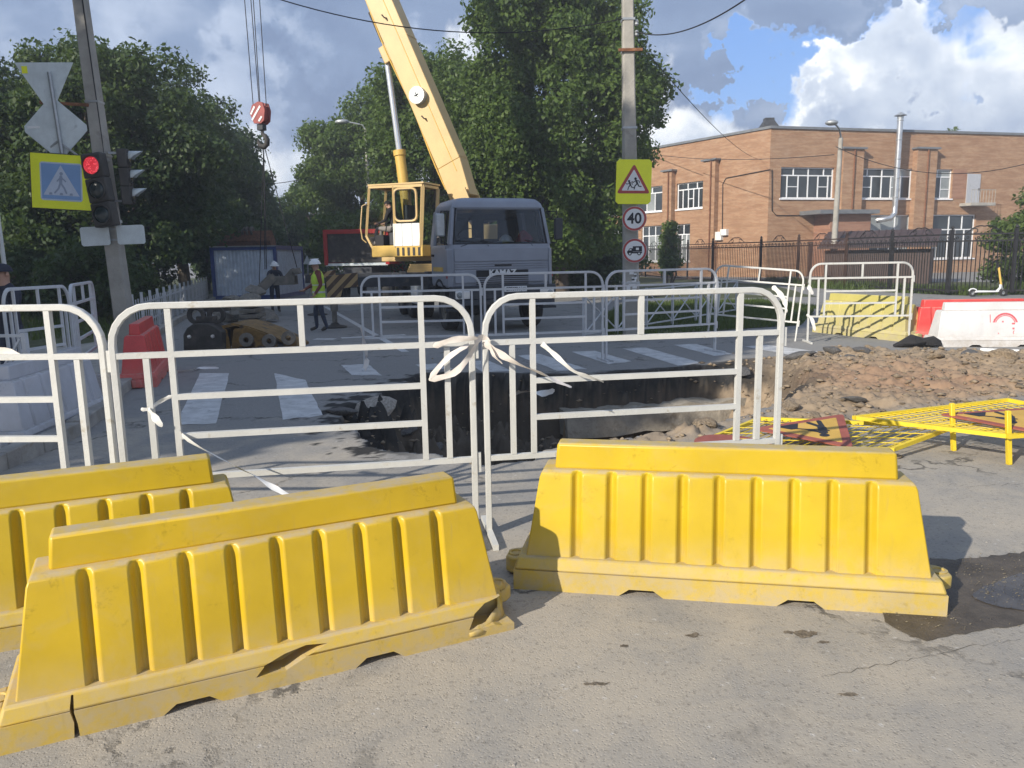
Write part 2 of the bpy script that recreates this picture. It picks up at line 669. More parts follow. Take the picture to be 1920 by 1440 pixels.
def bricks(name, c1, c2, mortar):
    m = bpy.data.materials.new(name)
    m.use_nodes = True
    t = m.node_tree
    N = NT(t)
    b = t.nodes['Principled BSDF']
    uv = N.n('ShaderNodeTexCoord').outputs['UV']
    br = N.n('ShaderNodeTexBrick', {'offset': 0.5}, Scale=1.0)
    br.inputs['Brick Width'].default_value = 0.26
    br.inputs['Row Height'].default_value = 0.088
    br.inputs['Mortar Size'].default_value = 0.009
    br.inputs['Bias'].default_value = -0.1
    br.inputs['Color1'].default_value = (*c1, 1)
    br.inputs['Color2'].default_value = (*c2, 1)
    br.inputs['Mortar'].default_value = (*mortar, 1)
    t.links.new(uv, br.inputs['Vector'])
    mp = N.n('ShaderNodeMapping')
    mp.inputs['Scale'].default_value = (0.35, 2.6, 1)
    t.links.new(uv, mp.inputs[0])
    streak = N.noise(mp.outputs[0], 1.6, 8, 0.7, 0.2)
    stain = N.noise(uv, 0.5, 6, 0.65, 0.5)
    c = N.mix(N.smooth(streak, 0.40, 0.62, 0.0, 0.55), br.outputs['Color'], [x * 0.66 for x in c1])
    c = N.mix(N.smooth(stain, 0.55, 0.75, 0.0, 0.4), c, (.50, .36, .25))
    eff = N.smooth(N.noise(mp.outputs[0], 5.0, 8, 0.75, 0.4), 0.62, 0.72, 0.0, 0.5)
    c = N.mix(eff, c, (.58, .48, .38))
    t.links.new(c, b.inputs['Base Color'])
    b.inputs['Roughness'].default_value = 0.9
    bn = N.n('ShaderNodeBump', None, Strength=0.5, Distance=0.012)
    t.links.new(N.math('SUBTRACT', 1.0, br.outputs['Fac']), bn.inputs['Height'])
    t.links.new(bn.outputs[0], b.inputs['Normal'])
    return m


def leafmat(name, dark, light, trans=0.35):
    m = bpy.data.materials.new(name)
    m.use_nodes = True
    t = m.node_tree
    N = NT(t)
    b = t.nodes['Principled BSDF']
    out = t.nodes['Material Output']
    geo = N.n('ShaderNodeNewGeometry')
    at = N.n('ShaderNodeAttribute', {'attribute_name': 'tint'})
    c = N.mix(at.outputs['Fac'], dark, light)
    c = N.mix(N.math('MULTIPLY', geo.outputs['Random Per Island'], 0.35), c, [x * 1.35 for x in light])
    t.links.new(c, b.inputs['Base Color'])
    b.inputs['Roughness'].default_value = 0.5
    b.inputs['Specular IOR Level'].default_value = 0.3
    tr = N.n('ShaderNodeBsdfTranslucent')
    t.links.new(N.mix(0.5, c, (.16, .24, .03)), tr.inputs[0])
    mx = N.n('ShaderNodeMixShader', None, i0=trans)
    t.links.new(b.outputs[0], mx.inputs[1])
    t.links.new(tr.outputs[0], mx.inputs[2])
    t.links.new(mx.outputs[0], out.inputs[0])
    return m


def glassmat(name, col=(.8, .85, .85), mixf=0.8):
    """thin window glass: mostly clear with a mirror coat"""
    m = bpy.data.materials.new(name)
    m.use_nodes = True
    t = m.node_tree
    t.nodes.clear()
    N = NT(t)
    out = N.n('ShaderNodeOutputMaterial')
    tr = N.n('ShaderNodeBsdfTransparent', None, Color=col)
    gl = N.n('ShaderNodeBsdfGlossy', None, Roughness=0.03)
    fr = N.n('ShaderNodeFresnel', None, IOR=1.5)
    f = N.math('ADD', N.math('MULTIPLY', fr.outputs[0], 0.9), 1.0 - mixf)
    mx = N.n('ShaderNodeMixShader')
    t.links.new(f, mx.inputs[0])
    t.links.new(tr.outputs[0], mx.inputs[1])
    t.links.new(gl.outputs[0], mx.inputs[2])
    t.links.new(mx.outputs[0], out.inputs[0])
    return m


def chevron(name, a, b_, width=0.16, ang=45):
    m = bpy.data.materials.new(name)
    m.use_nodes = True
    t = m.node_tree
    N = NT(t)
    b = t.nodes['Principled BSDF']
    tc = N.n('ShaderNodeTexCoord').outputs['Object']
    sep = N.n('ShaderNodeSeparateXYZ')
    t.links.new(tc, sep.inputs[0])
    s = N.math('ADD', N.math('MULTIPLY', sep.outputs[0], math.cos(R(ang))), N.math('MULTIPLY', sep.outputs[2], math.sin(R(ang))))
    fr = N.math('FRACT', N.math('DIVIDE', s, width))
    f = N.math('GREATER_THAN', fr, 0.5)
    wear = N.noise(tc, 9, 7, 0.7)
    c = N.mix(f, a, b_)
    c = N.mix(N.smooth(wear, 0.55, 0.75, 0, 0.7), c, (.20, .16, .11))
    t.links.new(c, b.inputs['Base Color'])
    b.inputs['Roughness'].default_value = 0.65
    return m


X = {}
X['asphalt'] = asphalt('dusty_asphalt')
X['yellow'] = plastic('yellow_plastic', (.56, .385, .018))
X['yellow_old'] = plastic('aged_yellow_plastic', (.585, .385, .017), wear=0.12)
X['yellow_pale'] = plastic('bleached_yellow_plastic', (.50, .44, .13), hi=0.7)
X['white_plastic'] = plastic('white_plastic', (.66, .65, .64), (.40, .35, .29))
X['grey_plastic'] = plastic('dirty_white_plastic', (.50, .51, .55), (.32, .30, .27))
X['red_plastic'] = plastic('red_plastic', (.66, .075, .07), (.50, .30, .24))
X['spray'] = flat('red_spray_paint', (.66, .13, .15), 0.7)
X['white_paint'] = mat('white_fence_paint', (.58, .575, .54), 0.45, 0, .05, 6, .15, 60, ((.34, .27, .16), .26, 12))
X['grey_paint'] = mat('greyed_fence_paint', (.56, .57, .585), 0.5, 0, .06, 6, .15, 60, ((.40, .36, .30), .10, 9))
X['mark'] = mat('road_marking_paint', (.56, .56, .55), 0.8, 0, .15, 5, .4, 80, ((.20, .195, .19), .32, 6))
X['concrete'] = mat('weathered_concrete', (.36, .34, .30), 0.9, 0, .18, 2, .5, 30, ((.22, .20, .18), .25, 4))
X['kerb'] = mat('kerb_concrete', (.33, .31, .28), 0.9, 0, .2, 4, .5, 40, ((.24, .20, .14), .4, 3))
X['slab'] = mat('buried_concrete', (.34, .30, .24), 0.95, 0, .25, 3, .8, 25, ((.20, .16, .11), .5, 3))
X['stone'] = mat('broken_stone', (.37, .33, .28), 0.95, 0, .3, 9, .6, 40, ((.20, .17, .13), .35, 7))
X['clod'] = mat('earth_clod', (.26, .20, .135), 0.95, 0, .45, 7, .8, 40, ((.36, .30, .22), .4, 5))
X['tarlump'] = mat('broken_tarmac', (.125, .12, .115), 0.85, 0, .4, 12, .8, 50, ((.22, .19, .15), .25, 6))
X['soil'] = mat('loose_soil', (.33, .27, .19), 0.95, 0, .3, 14, .6, 60)
X['brick'] = bricks('ochre_brick', (.36, .180, .092), (.44, .258, .145), (.42, .33, .23))
X['brick_red'] = bricks('reddish_brick', (.33, .15, .09), (.38, .19, .115), (.38, .28, .21))
X['roof_trim'] = mat('roof_flashing', (.20, .21, .22), 0.5, .3, .15, 3)
X['frame_white'] = mat('white_window_frame', (.80, .81, .82), 0.4, 0, .04)
X['door_grey'] = mat('grey_steel_door', (.42, .43, .46), 0.5, 0, .06)
X['zinc'] = mat('zinc_pipe', (.62, .63, .64), 0.30, 0.85, .12, 2)
X['zinc_dull'] = mat('galvanised_sheet', (.42, .44, .45), 0.45, 0.55, .14, 5, .08, 30, ((.34, .33, .30), .15, 6))
X['rust'] = mat('rusty_steel', (.20, .085, .04), 0.9, 0, .35, 8, .5, 50, ((.30, .16, .08), .35, 9))
X['dark_iron'] = mat('black_iron', (.022, .021, .022), 0.55, 0.2, .3, 5)
X['brown_iron'] = mat('brown_iron_paint', (.06, .032, .022), 0.6, 0.1, .3, 4)
X['shed'] = mat('brown_profiled_sheet', (.060, .034, .027), 0.55, 0, .2, 3)
X['grass'] = leafmat('grass_blade', (.035, .065, .012), (.10, .14, .03), 0.3)
X['turf'] = mat('turf_soil', (.065, .075, .025), 0.95, 0, .35, 1.4, .6, 30, ((.15, .13, .07), .3, 1.2))
X['bark'] = mat('bark', (.085, .065, .048), 0.95, 0, .35, 6, .9, 18)
X['bark_pale'] = mat('pale_bark', (.22, .18, .13), 0.95, 0, .3, 6, .7, 18)
X['leaf'] = leafmat('linden_leaf', (.044, .086, .020), (.120, .178, .040), 0.42)
X['leaf_dark'] = leafmat('dark_leaf', (.032, .060, .022), (.076, .116, .036), 0.36)
X['leaf_light'] = leafmat('willow_leaf', (.06, .09, .03), (.15, .19, .07), 0.4)
X['leaf_mid'] = leafmat('bush_leaf', (.045, .080, .016), (.12, .17, .036), 0.38)
X['cab_blue'] = mat('blue_grey_cab_paint', (.275, .295, .345), 0.42, 0, .06, 2, 0, 0, ((.26, .24, .22), .14, 2.5))
X['cab_dark'] = mat('dark_trim', (.030, .032, .038), 0.55, 0, .2, 6)
X['black'] = flat('black_paint', (.018, .018, .020), 0.6)
X['tyre'] = mat('tyre_rubber', (.030, .029, .028), 0.9, 0, .3, 9, .3, 50, ((.16, .14, .11), .3, 5))
X['chassis'] = mat('chassis_paint', (.042, .045, .052), 0.7, 0, .3, 5, 0, 0, ((.13, .115, .09), .3, 4))
X['cream'] = mat('cream_crane_paint', (.60, .42, .18), 0.45, 0, .07, 1.6, .05, 20, ((.40, .27, .13), .07, 3))
X['crane_yellow'] = mat('crane_cylinder_paint', (.66, .43, .10), 0.45, 0, .10, 2, 0, 0, ((.34, .22, .08), .15, 4))
X['chrome'] = mat('chrome_rod', (.80, .82, .85), 0.22, 0.7, .03)
X['white_sheet'] = mat('white_panel', (.78, .78, .75), 0.45, 0, .05)
X['glass'] = glassmat('clear_glass', (.72, .78, .78), 0.93)
X['cab_glass'] = glassmat('windscreen_glass', (.50, .55, .58), 0.95)
X['pane'] = mat('dark_window_pane', (.035, .042, .046), 0.05, 0, .35, 0.7, spec=0.7)
X['pane_light'] = mat('curtained_window_pane', (.26, .28, .28), 0.08, 0, .2, 0.9, spec=0.7)
X['stripe'] = chevron('ochre_brown_hazard_stripes', (.40, .27, .12), (.075, .040, .02), 0.20, -45)
X['cont_blue'] = mat('blue_cabin_frame', (.035, .07, .24), 0.5, 0, .12, 3)
X['cont_sheet'] = mat('light_blue_corrugated_sheet', (.62, .69, .78), 0.45, 0, .10, 4, 0, 0, ((.36, .34, .31), .12, 4))
X['truck_red'] = mat('red_truck_paint', (.42, .018, .016), 0.45, 0, .15, 3, 0, 0, ((.10, .03, .025), .15, 4))
X['dark_steel'] = mat('dirty_dark_steel', (.050, .046, .042), 0.75, 0.1, .35, 5, .3, 40, ((.16, .13, .10), .35, 5))
X['mud_steel'] = mat('dusty_grey_steel', (.17, .155, .13), 0.8, 0, .25, 5, .3, 40, ((.26, .22, .16), .4, 5))
X['bucket_yellow'] = mat('worn_ochre_steel', (.22, .125, .03), 0.75, 0, .4, 4, .5, 30, ((.06, .045, .03), .6, 4))
X['sign_yellow'] = mat('fluorescent_sign_yellow', (.88, .90, .02), 0.45, 0, .03)
X['sign_white'] = mat('sign_white', (.74, .74, .73), 0.45, 0, .03)
X['sign_red'] = mat('sign_red', (.40, .055, .05), 0.5, 0, .08)
X['sign_black'] = flat('sign_black', (.022, .022, .028), 0.55)
X['sign_blue'] = mat('faded_sign_blue', (.20, .34, .58), 0.45, 0, .06, 2)
X['sign_blue_white'] = mat('faded_sign_white', (.50, .56, .66), 0.5, 0, .06)
X['sign_grey'] = mat('faded_pictogram_grey', (.27, .32, .42), 0.5, 0, .06)
X['sign_back'] = mat('bare_sign_back', (.60, .65, .65), 0.5, 0.05, .10, 4, 0, 0, ((.30, .33, .33), .2, 5))
X['lying_red'] = mat('dusty_sign_red', (.30, .085, .06), 0.7, 0, .15, 4, 0, 0, ((.36, .27, .19), .2, 6))
X['lying_yellow'] = mat('dusty_sign_yellow', (.55, .34, .07), 0.7, 0, .12, 4, 0, 0, ((.45, .36, .24), .25, 5))
X['lamp_housing'] = mat('traffic_light_housing', (.060, .056, .050), 0.7, 0, .2, 5, 0, 0, ((.16, .14, .12), .25, 4))
X['lens_dark'] = flat('unlit_lens', (.018, .030, .032), 0.25, 0.6)
X['hivis'] = mat('hi_vis_cloth', (.50, .72, .06), 0.75, 0, .08, 8)
X['reflect'] = mat('reflective_band', (.62, .64, .58), 0.4, .2, .05)
X['skin'] = mat('skin', (.42, .24, .165), 0.55, 0, .05)
X['denim'] = mat('dark_denim', (.035, .045, .075), 0.85, 0, .2, 12)
X['navy'] = mat('navy_jacket', (.018, .023, .042), 0.8, 0, .2, 8)
X['maroon'] = mat('maroon_sleeve', (.17, .045, .035), 0.85, 0, .15, 8)
X['blackcloth'] = mat('black_cloth', (.018, .017, .018), 0.9, 0, .2, 8)
X['greycloth'] = mat('grey_trousers', (.24, .22, .20), 0.85, 0, .12, 8)
X['helmet'] = mat('white_helmet_shell', (.80, .80, .80), 0.3, 0, .03)
X['boot'] = mat('work_boot', (.05, .04, .03), 0.8, 0, .2, 8)
X['tape'] = mat('faded_barrier_tape', (.72, .66, .60), 0.5, 0, .05, 4, 0, 0, ((.62, .33, .24), .30, 5))
X['tape_white'] = mat('white_barrier_tape', (.74, .73, .70), 0.45, 0, .06, 5)
X['cable'] = flat('black_cable', (.02, .02, .022), 0.6)
X['water'] = mat('puddle_water', (.075, .066, .056), 0.22, 0, .3, 6, spec=0.35)
X['wet'] = mat('wet_mud', (.085, .070, .054), 0.6, 0, .3, 6, .5, 40, ((.035, .03, .026), .35, 4), spec=0.5)
X['smear'] = mat('trodden_soil', (.17, .14, .105), 0.95, 0, .4, 20, .8, 60, ((.30, .26, .20), .35, 18))
X['crackfill'] = mat('crack_filling', (.075, .07, .062), 0.95, 0, .3, 20)
X['debris'] = mat('dry_debris', (.15, .125, .08), 0.85, 0, .6, 30)
X['yellow_rail'] = mat('yellow_railing_paint', (.74, .55, .03), 0.5, 0, .08, 6, .1, 50, ((.40, .30, .12), .12, 9))
X['scooter_white'] = mat('scooter_white', (.74, .75, .76), 0.35, 0, .03)
X['hook_red'] = mat('hook_block_red', (.30, .06, .05), 0.55, 0, .15, 5)
X['wood'] = mat('rough_wood', (.25, .18, .11), 0.85, 0, .2, 8)


def lampmat():
    m = bpy.data.materials.new('lit_red_lens')
    m.use_nodes = True
    t = m.node_tree
    N = NT(t)
    b = t.nodes['Principled BSDF']
    tc = N.n('ShaderNodeTexCoord').outputs['Object']
    vo = N.n('ShaderNodeTexVoronoi', None, Scale=42.0)
    t.links.new(tc, vo.inputs['Vector'])
    c = N.mix(N.smooth(vo.outputs['Distance'], 0.1, 0.5), (.80, .10, .12), (.42, .02, .03))
    t.links.new(c, b.inputs['Base Color'])
    t.links.new(c, b.inputs['Emission Color'])
    b.inputs['Emission Strength'].default_value = 0.75
    b.inputs['Roughness'].default_value = 0.3
    return m


X['lamp_red'] = lampmat()


# ------------------------------------------------------------------ ground
PX0, PX1, PY0, PY1 = -4.4, 10.4, 5.0, 15.4


def make_road():
    b = MB()
    xs, ys = [-400, PX0, PX1, 400], [-60, PY0, PY1, 420]
    for i in range(3):
        for j in range(3):
            if i == 1 and j == 1:
                continue
            b.add([(xs[i], ys[j], 0), (xs[i + 1], ys[j], 0), (xs[i + 1], ys[j + 1], 0), (xs[i], ys[j + 1], 0)], [(0, 1, 2, 3)])
    return structure(b.build('road', X['asphalt'], recalc=False))


road = make_road()

PIT = [gp(*p).xy for p in ((640, 798), (700, 838), (790, 850), (900, 868), (1000, 862), (1060, 838), (1200, 822), (1320, 800), (1425, 776),
                           (1490, 745), (1560, 712), (1530, 690), (1478, 668), (1400, 674), (1330, 682), (1200, 694), (1080, 702), (1000, 703), (900, 700),
                           (830, 697), (775, 706), (700, 742), (640, 762))]
DIRT = [gp(*p).xy for p in ((1480, 668), (1560, 662), (1640, 657), (1800, 662), (1990, 664), (1990, 742), (1900, 748), (1780, 762), (1620, 785), (1500, 800),
                            (1400, 806), (1250, 838), (1050, 858), (1040, 846), (1200, 820), (1420, 772))]
CLAY = gp(1690, 718).xy


def make_excavation():
    step = 0.035
    nx, ny = int((PX1 - PX0) / step) + 1, int((PY1 - PY0) / step) + 1
    gx, gy = np.meshgrid(np.linspace(PX0, PX1, nx), np.linspace(PY0, PY1, ny))
    sd = poly_sd(gx, gy, PIT)
    sdd = poly_sd(gx, gy, DIRT)
    n1 = fbm(gx, gy, 1.8, 4, 3) - 0.5
    n2 = fbm(gx, gy, 6.0, 4, 11) - 0.5
    n3 = fbm(gx, gy, 16.0, 3, 21) - 0.5
    edge = (PX1 - gx) / 1.0
    fade = np.clip(np.minimum(np.minimum(gx - PX0, PX1 - gx), np.minimum(gy - PY0, PY1 - gy)) / 0.5, 0, 1)
    s = sd + 0.34 * n1 + 0.17 * n2
    # slope: steep broken tar at the far and left sides, gentle heap of rubble at the right
    wid = 0.10 + 2.3 * sstep(2.9, 4.7, gx + 0.12 * (gy - 9))
    wid = wid * (0.35 + 0.65 * sstep(13.1, 12.0, gy)) + 0.06
    depth = 1.35 - 0.95 * sstep(-0.9, -1.9, gx) + 0.55 * n1
    t = np.clip(s / wid, 0, 1)
    prof = np.where(wid < 0.4, t, t * t * (3 - 2 * t))
    z = -depth * prof
    # mid ledge of the broken base course on the left
    led = sstep(1.4, 0.1, gx) * sstep(0.55, 0.15, np.abs(s - 0.55))
    z = z + led * (0.50 + 0.8 * n2) * (s > 0)
    # dirt spread over the road at the right
    dm = sstep(-0.25, 0.35, sdd + 0.55 * n1 + 0.3 * n2)
    mound = np.exp(-(((gx - 5.9) / 2.2) ** 2 + ((gy - 10.9) / 1.1) ** 2))
    lump = np.clip(dm * (0.035 + 0.12 * mound + 0.16 * n1 + 0.13 * n2 + 0.10 * n3), -0.01, None)
    lump = lump * (sd < 0.4)
    z = z + lump * fade
    z = z + np.clip(s - 0.12, 0, 0.4) * (0.55 * n2 + 0.35 * n3)
    z = z * fade
    inside = (s > 0.0).astype(float)
    # mask
    clay = np.exp(-(((gx - CLAY[0]) / 1.25) ** 2 + ((gy - CLAY[1]) / 1.15) ** 2) * 1.3 + 1.8 * n1 + 1.2 * n2)
    clay = np.clip(clay * 1.25, 0, 1) * np.maximum(dm, inside * (gx > 3.0))
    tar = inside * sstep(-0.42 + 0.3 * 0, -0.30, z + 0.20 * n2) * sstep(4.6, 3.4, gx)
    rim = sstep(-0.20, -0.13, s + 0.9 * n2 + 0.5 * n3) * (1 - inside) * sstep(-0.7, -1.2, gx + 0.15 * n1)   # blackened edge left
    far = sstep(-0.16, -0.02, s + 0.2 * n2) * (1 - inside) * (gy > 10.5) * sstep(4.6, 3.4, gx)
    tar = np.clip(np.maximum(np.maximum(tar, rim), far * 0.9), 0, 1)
    trench_shade = 0.72 * inside * sstep(-0.05, -0.2, z) * sstep(3.6, 2.6, gx)      # shade of the trench, painted as a darker colour below the lip
    tar = np.maximum(tar, trench_shade)  # this mask holds broken tar plus the painted trench shade
    soil = np.clip(np.maximum(dm, inside), 0, 1)
    col = np.ones((nx * ny, 4), np.float32)
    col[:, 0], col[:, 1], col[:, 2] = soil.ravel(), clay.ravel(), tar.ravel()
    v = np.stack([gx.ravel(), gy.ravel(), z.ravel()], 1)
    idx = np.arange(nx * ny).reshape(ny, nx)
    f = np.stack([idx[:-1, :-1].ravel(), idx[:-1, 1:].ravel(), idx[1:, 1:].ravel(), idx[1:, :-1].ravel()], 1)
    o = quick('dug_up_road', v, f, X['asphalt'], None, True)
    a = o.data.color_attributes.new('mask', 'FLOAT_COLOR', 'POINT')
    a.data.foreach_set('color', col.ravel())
    structure(o)

    def height(x, y):
        i = int(round((x - PX0) / step))
        j = int(round((y - PY0) / step))
        if 0 <= i < nx and 0 <= j < ny:
            return float(z[j, i])
        return 0.0

    def soilat(x, y):
        i = int(round((x - PX0) / step))
        j = int(round((y - PY0) / step))
        return (float(soil.reshape(ny, nx)[j, i]), float(sd[j, i])) if (0 <= i < nx and 0 <= j < ny) else (0, -9)
    return o, height, soilat


dug, HGT, SOIL = make_excavation()


def rock_mesh(seed, mat_, flatness=0.6):
    rnd = random.Random(seed)
    bm = bmesh.new()
    bmesh.ops.create_icosphere(bm, subdivisions=2, radius=1)
    ph = [Vector((rnd.uniform(-1, 1), rnd.uniform(-1, 1), rnd.uniform(-1, 1))).normalized() for _ in range(9)]
    cut = [rnd.uniform(0.55, 0.95) for _ in ph]
    for v in bm.verts:
        for n, c in zip(ph, cut):
            d = v.co.dot(n)
            if d > c:
                v.co -= n * (d - c)
        v.co *= rnd.uniform(0.94, 1.06)
        v.co.z *= flatness
    me = bpy.data.meshes.new('stone')
    bm.to_mesh(me)
    bm.free()
    me.materials.append(mat_)
    return me


ROCKS = [rock_mesh(i, X['stone'] if i == 4 else X['clod'], random.choice((.35, .5, .65))) for i in range(6)]
TARS = [rock_mesh(20 + i, X['tarlump'], .4) for i in range(3)]


def scatter_stones():
    rnd = random.Random(5)
    n = 0
    tries = 0
    while n < 70 and tries < 9000:
        tries += 1
        x, y = rnd.uniform(-1.8, 9.5), rnd.uniform(6.0, 13.6)
        so, sd = SOIL(x, y)
        if so < 0.5 or (sd > 0.5 and x < 2.6):
            continue
        s = rnd.uniform(0.02, 0.065) if rnd.random() < 0.88 else rnd.uniform(0.065, 0.13)
        o = bpy.data.objects.new('stone', rnd.choice(ROCKS))
        o.scale = (s * rnd.uniform(.8, 1.4), s, s)
        o.rotation_euler = (rnd.uniform(-.4, .4), rnd.uniform(-.4, .4), rnd.uniform(0, 6.3))
        o.location = (x, y, HGT(x, y) + s * 0.15)
        COL.objects.link(o)
        o.parent = dug
        n += 1
    # broken slabs of tarmac along the far and left lips
    for px, py, s in ((1500, 676, .2), (1560, 668, .22), (1618, 672, .2), (1590, 676, .14), (1650, 668, .12), (1180, 700, .22), (1270, 694, .24), (1390, 682, .2),
                      (700, 760, .38), (745, 742, .3), (690, 800, .42), (760, 812, .45), (830, 770, .4), (870, 790, .46), (640, 775, .2), (800, 735, .2),
                      (900, 820, .4), (960, 800, .34), (1010, 760, .3), (720, 830, .25), (1750, 690, .16), (1820, 676, .2), (1880, 690, .22), (1600, 760, .14)):
        p = gp(px, py)
        o = bpy.data.objects.new('tarmac_lump', rnd.choice(TARS if rnd.random() < .6 else ROCKS))
        o.scale = (s * rnd.uniform(.8, 1.3), s * rnd.uniform(.7, 1), s * rnd.uniform(.6, 1))
        o.rotation_euler = (rnd.uniform(-.35, .35), rnd.uniform(-.35, .35), rnd.uniform(0, 6.3))
        o.location = (p.x, p.y, HGT(p.x, p.y) + 0.02)
        COL.objects.link(o)
        o.parent = dug
    # loose grit, uncountable
    oct_v = np.array([(1, 0, 0), (0, 1, 0), (-1, 0, 0), (0, -1, 0), (0, 0, .7), (0, 0, -.7)], float)
    oct_f = np.array([(0, 1, 4), (1, 2, 4), (2, 3, 4), (3, 0, 4), (1, 0, 5), (2, 1, 5), (3, 2, 5), (0, 3, 5)])
    V, F = [], []
    k = 0
    tries = 0
    while k < 5200 and tries < 60000:
        tries += 1
        x, y = rnd.uniform(-2.0, 10.2), rnd.uniform(5.6, 14.0)
        so, sd = SOIL(x, y)
        if so < 0.3 and rnd.random() > 0.012:
            continue
        if sd > 0.7 and x < 2.6:
            continue
        s = 0.006 + 0.05 * rnd.random() ** 5
        q = oct_v * s * np.array([rnd.uniform(.6, 1.9), rnd.uniform(.6, 1.4), rnd.uniform(.35, 1.0)])
        a = rnd.uniform(0, 6.3)
        ca, sa = math.cos(a), math.sin(a)
        q = np.stack([q[:, 0] * ca - q[:, 1] * sa, q[:, 0] * sa + q[:, 1] * ca + 0.3 * q[:, 2], q[:, 2]], 1)
        V.append(q + np.array([x, y, HGT(x, y) + s * 0.2]))
        F.append(oct_f + 6 * k)
        k += 1
    o = quick('rubble', np.concatenate(V), np.concatenate(F), X['clod'])
    tag(o, kind='stuff')


scatter_stones()

# slab of old concrete footing that runs along the far wall of the pit
_a, _b2 = gp(1040, 700).xy, gp(1420, 676).xy
sl = MB()
_dir = (Vector(_b2) - Vector(_a)).normalized()
_nn = Vector((_dir.y, -_dir.x))
ringsl = []
rs_ = random.Random(3)
for i in range(15):
    c_ = Vector(_a) + _dir * ((Vector(_b2) - Vector(_a)).length * i / 14)
    e_ = [rs_.uniform(-.03, .03) for _ in range(6)]
    ringsl.append([(c_.x + _nn.x * (0.50 + e_[0]), c_.y + _nn.y * (0.50 + e_[0]), -0.50 + e_[1]), (c_.x + _nn.x * (0.54 + e_[2]), c_.y + _nn.y * (0.54 + e_[2]), -0.86 + e_[3]),
                   (c_.x - _nn.x * .1, c_.y - _nn.y * .1, -0.86), (c_.x - _nn.x * .1, c_.y - _nn.y * .1, -0.48 + e_[4])])
sl.loft(ringsl)
_o = sl.build('concrete_footing', X['slab'])
_o.parent = dug

# painted crossing: each bar is a part of the road
for quad in (((375, 700), (430, 700), (405, 795), (330, 797)), ((515, 700), (572, 713), (605, 780), (530, 787)), ((640, 685), (690, 683), (716, 704), (660, 704)),
             ((778, 684), (818, 682), (850, 692), (800, 694)), ((872, 678), (915, 676), (960, 696), (905, 698)),
             ((970, 667), (1012, 664), (1100, 692), (1046, 696)), ((1072, 660), (1115, 658), (1185, 678), (1140, 683)),
             ((1168, 654), (1210, 652), (1318, 681), (1272, 686)), ((1263, 647), (1305, 645), (1372, 664), (1340, 668)),
             ((1395, 650), (1440, 647), (1535, 660), (1478, 665))):
    P4 = [gp(*p) for p in quad]
    n_ = 10
    rr = random.Random(int(quad[0][0]))
    b = MB()
    grid = []
    for i in range(n_ + 1):
        t_ = i / n_
        l_, r_ = P4[0].lerp(P4[3], t_), P4[1].lerp(P4[2], t_)
        w_ = (r_ - l_)
        jl, jr = rr.uniform(-.02, .02), rr.uniform(-.02, .02)
        e_ = (rr.uniform(-.03, .03) if i in (0, n_) else 0)
        up_ = (P4[3] - P4[0]).normalized() * e_
        grid.append([l_ + w_ * jl + up_, l_.lerp(r_, .33) + up_ * -1, l_.lerp(r_, .66) + up_, r_ + w_ * jr - up_])
    vs = [(p.x, p.y, 0.004) for row in grid for p in row]
    fs = [(i * 4 + j, i * 4 + j + 1, i * 4 + j + 5, i * 4 + j + 4) for i in range(n_) for j in range(3)
          if all(SOIL(*(sum((Vector(vs[q]) for q in (i * 4 + j, i * 4 + j + 1, i * 4 + j + 5, i * 4 + j + 4)), Vector()) / 4).xy)[1] < 0.02 for _ in (0,))]
    b.add(vs, fs)
    o = b.build('crossing_stripe', X['mark'], road, recalc=False)

# lane lines further up the street
for (x0, y0, x1, y1, w_) in ((610, 575, 760, 660, .14), (560, 548, 612, 549, .22), (515, 549, 556, 550, .22), (640, 634, 760, 628, .25), (590, 636, 628, 636, .25)):
    a_, c_ = gp(x0, y0), gp(x1, y1)
    d_ = (c_ - a_).normalized()
    s_ = Vector((-d_.y, d_.x, 0)) * w_ / 2
    MB().add([(p.x, p.y, 0.0045) for p in (a_ + s_, c_ + s_, c_ - s_, a_ - s_)], [(0, 1, 2, 3)]).build('lane_line', X['mark'], road, recalc=False)


def chaikin(poly, n=2):
    p = [Vector(q) for q in poly]
    for _ in range(n):
        p = [q for i in range(len(p)) for q in (p[i].lerp(p[(i + 1) % len(p)], .25), p[i].lerp(p[(i + 1) % len(p)], .75))]
    return p


def sheet(name, poly, z, m, sub=0.0, seed=1, jit=0.0):
    """flat irregular sheet"""
    pts = []
    rnd = random.Random(seed)
    k = len(poly)
    for i in range(k):
        a_, c_ = Vector(poly[i]), Vector(poly[(i + 1) % k])
        n_ = max(1, int((c_ - a_).length / sub)) if sub else 1
        nn = Vector((-(c_ - a_).y, (c_ - a_).x))
        nn = nn.normalized() if nn.length else nn
        for j in range(n_):
            pts.append(a_.lerp(c_, j / n_) + nn * rnd.uniform(-jit, jit))
    b = MB()
    b.add([(p.x, p.y, z) for p in pts], [tuple(range(len(pts)))])
    return b.build(name, m)


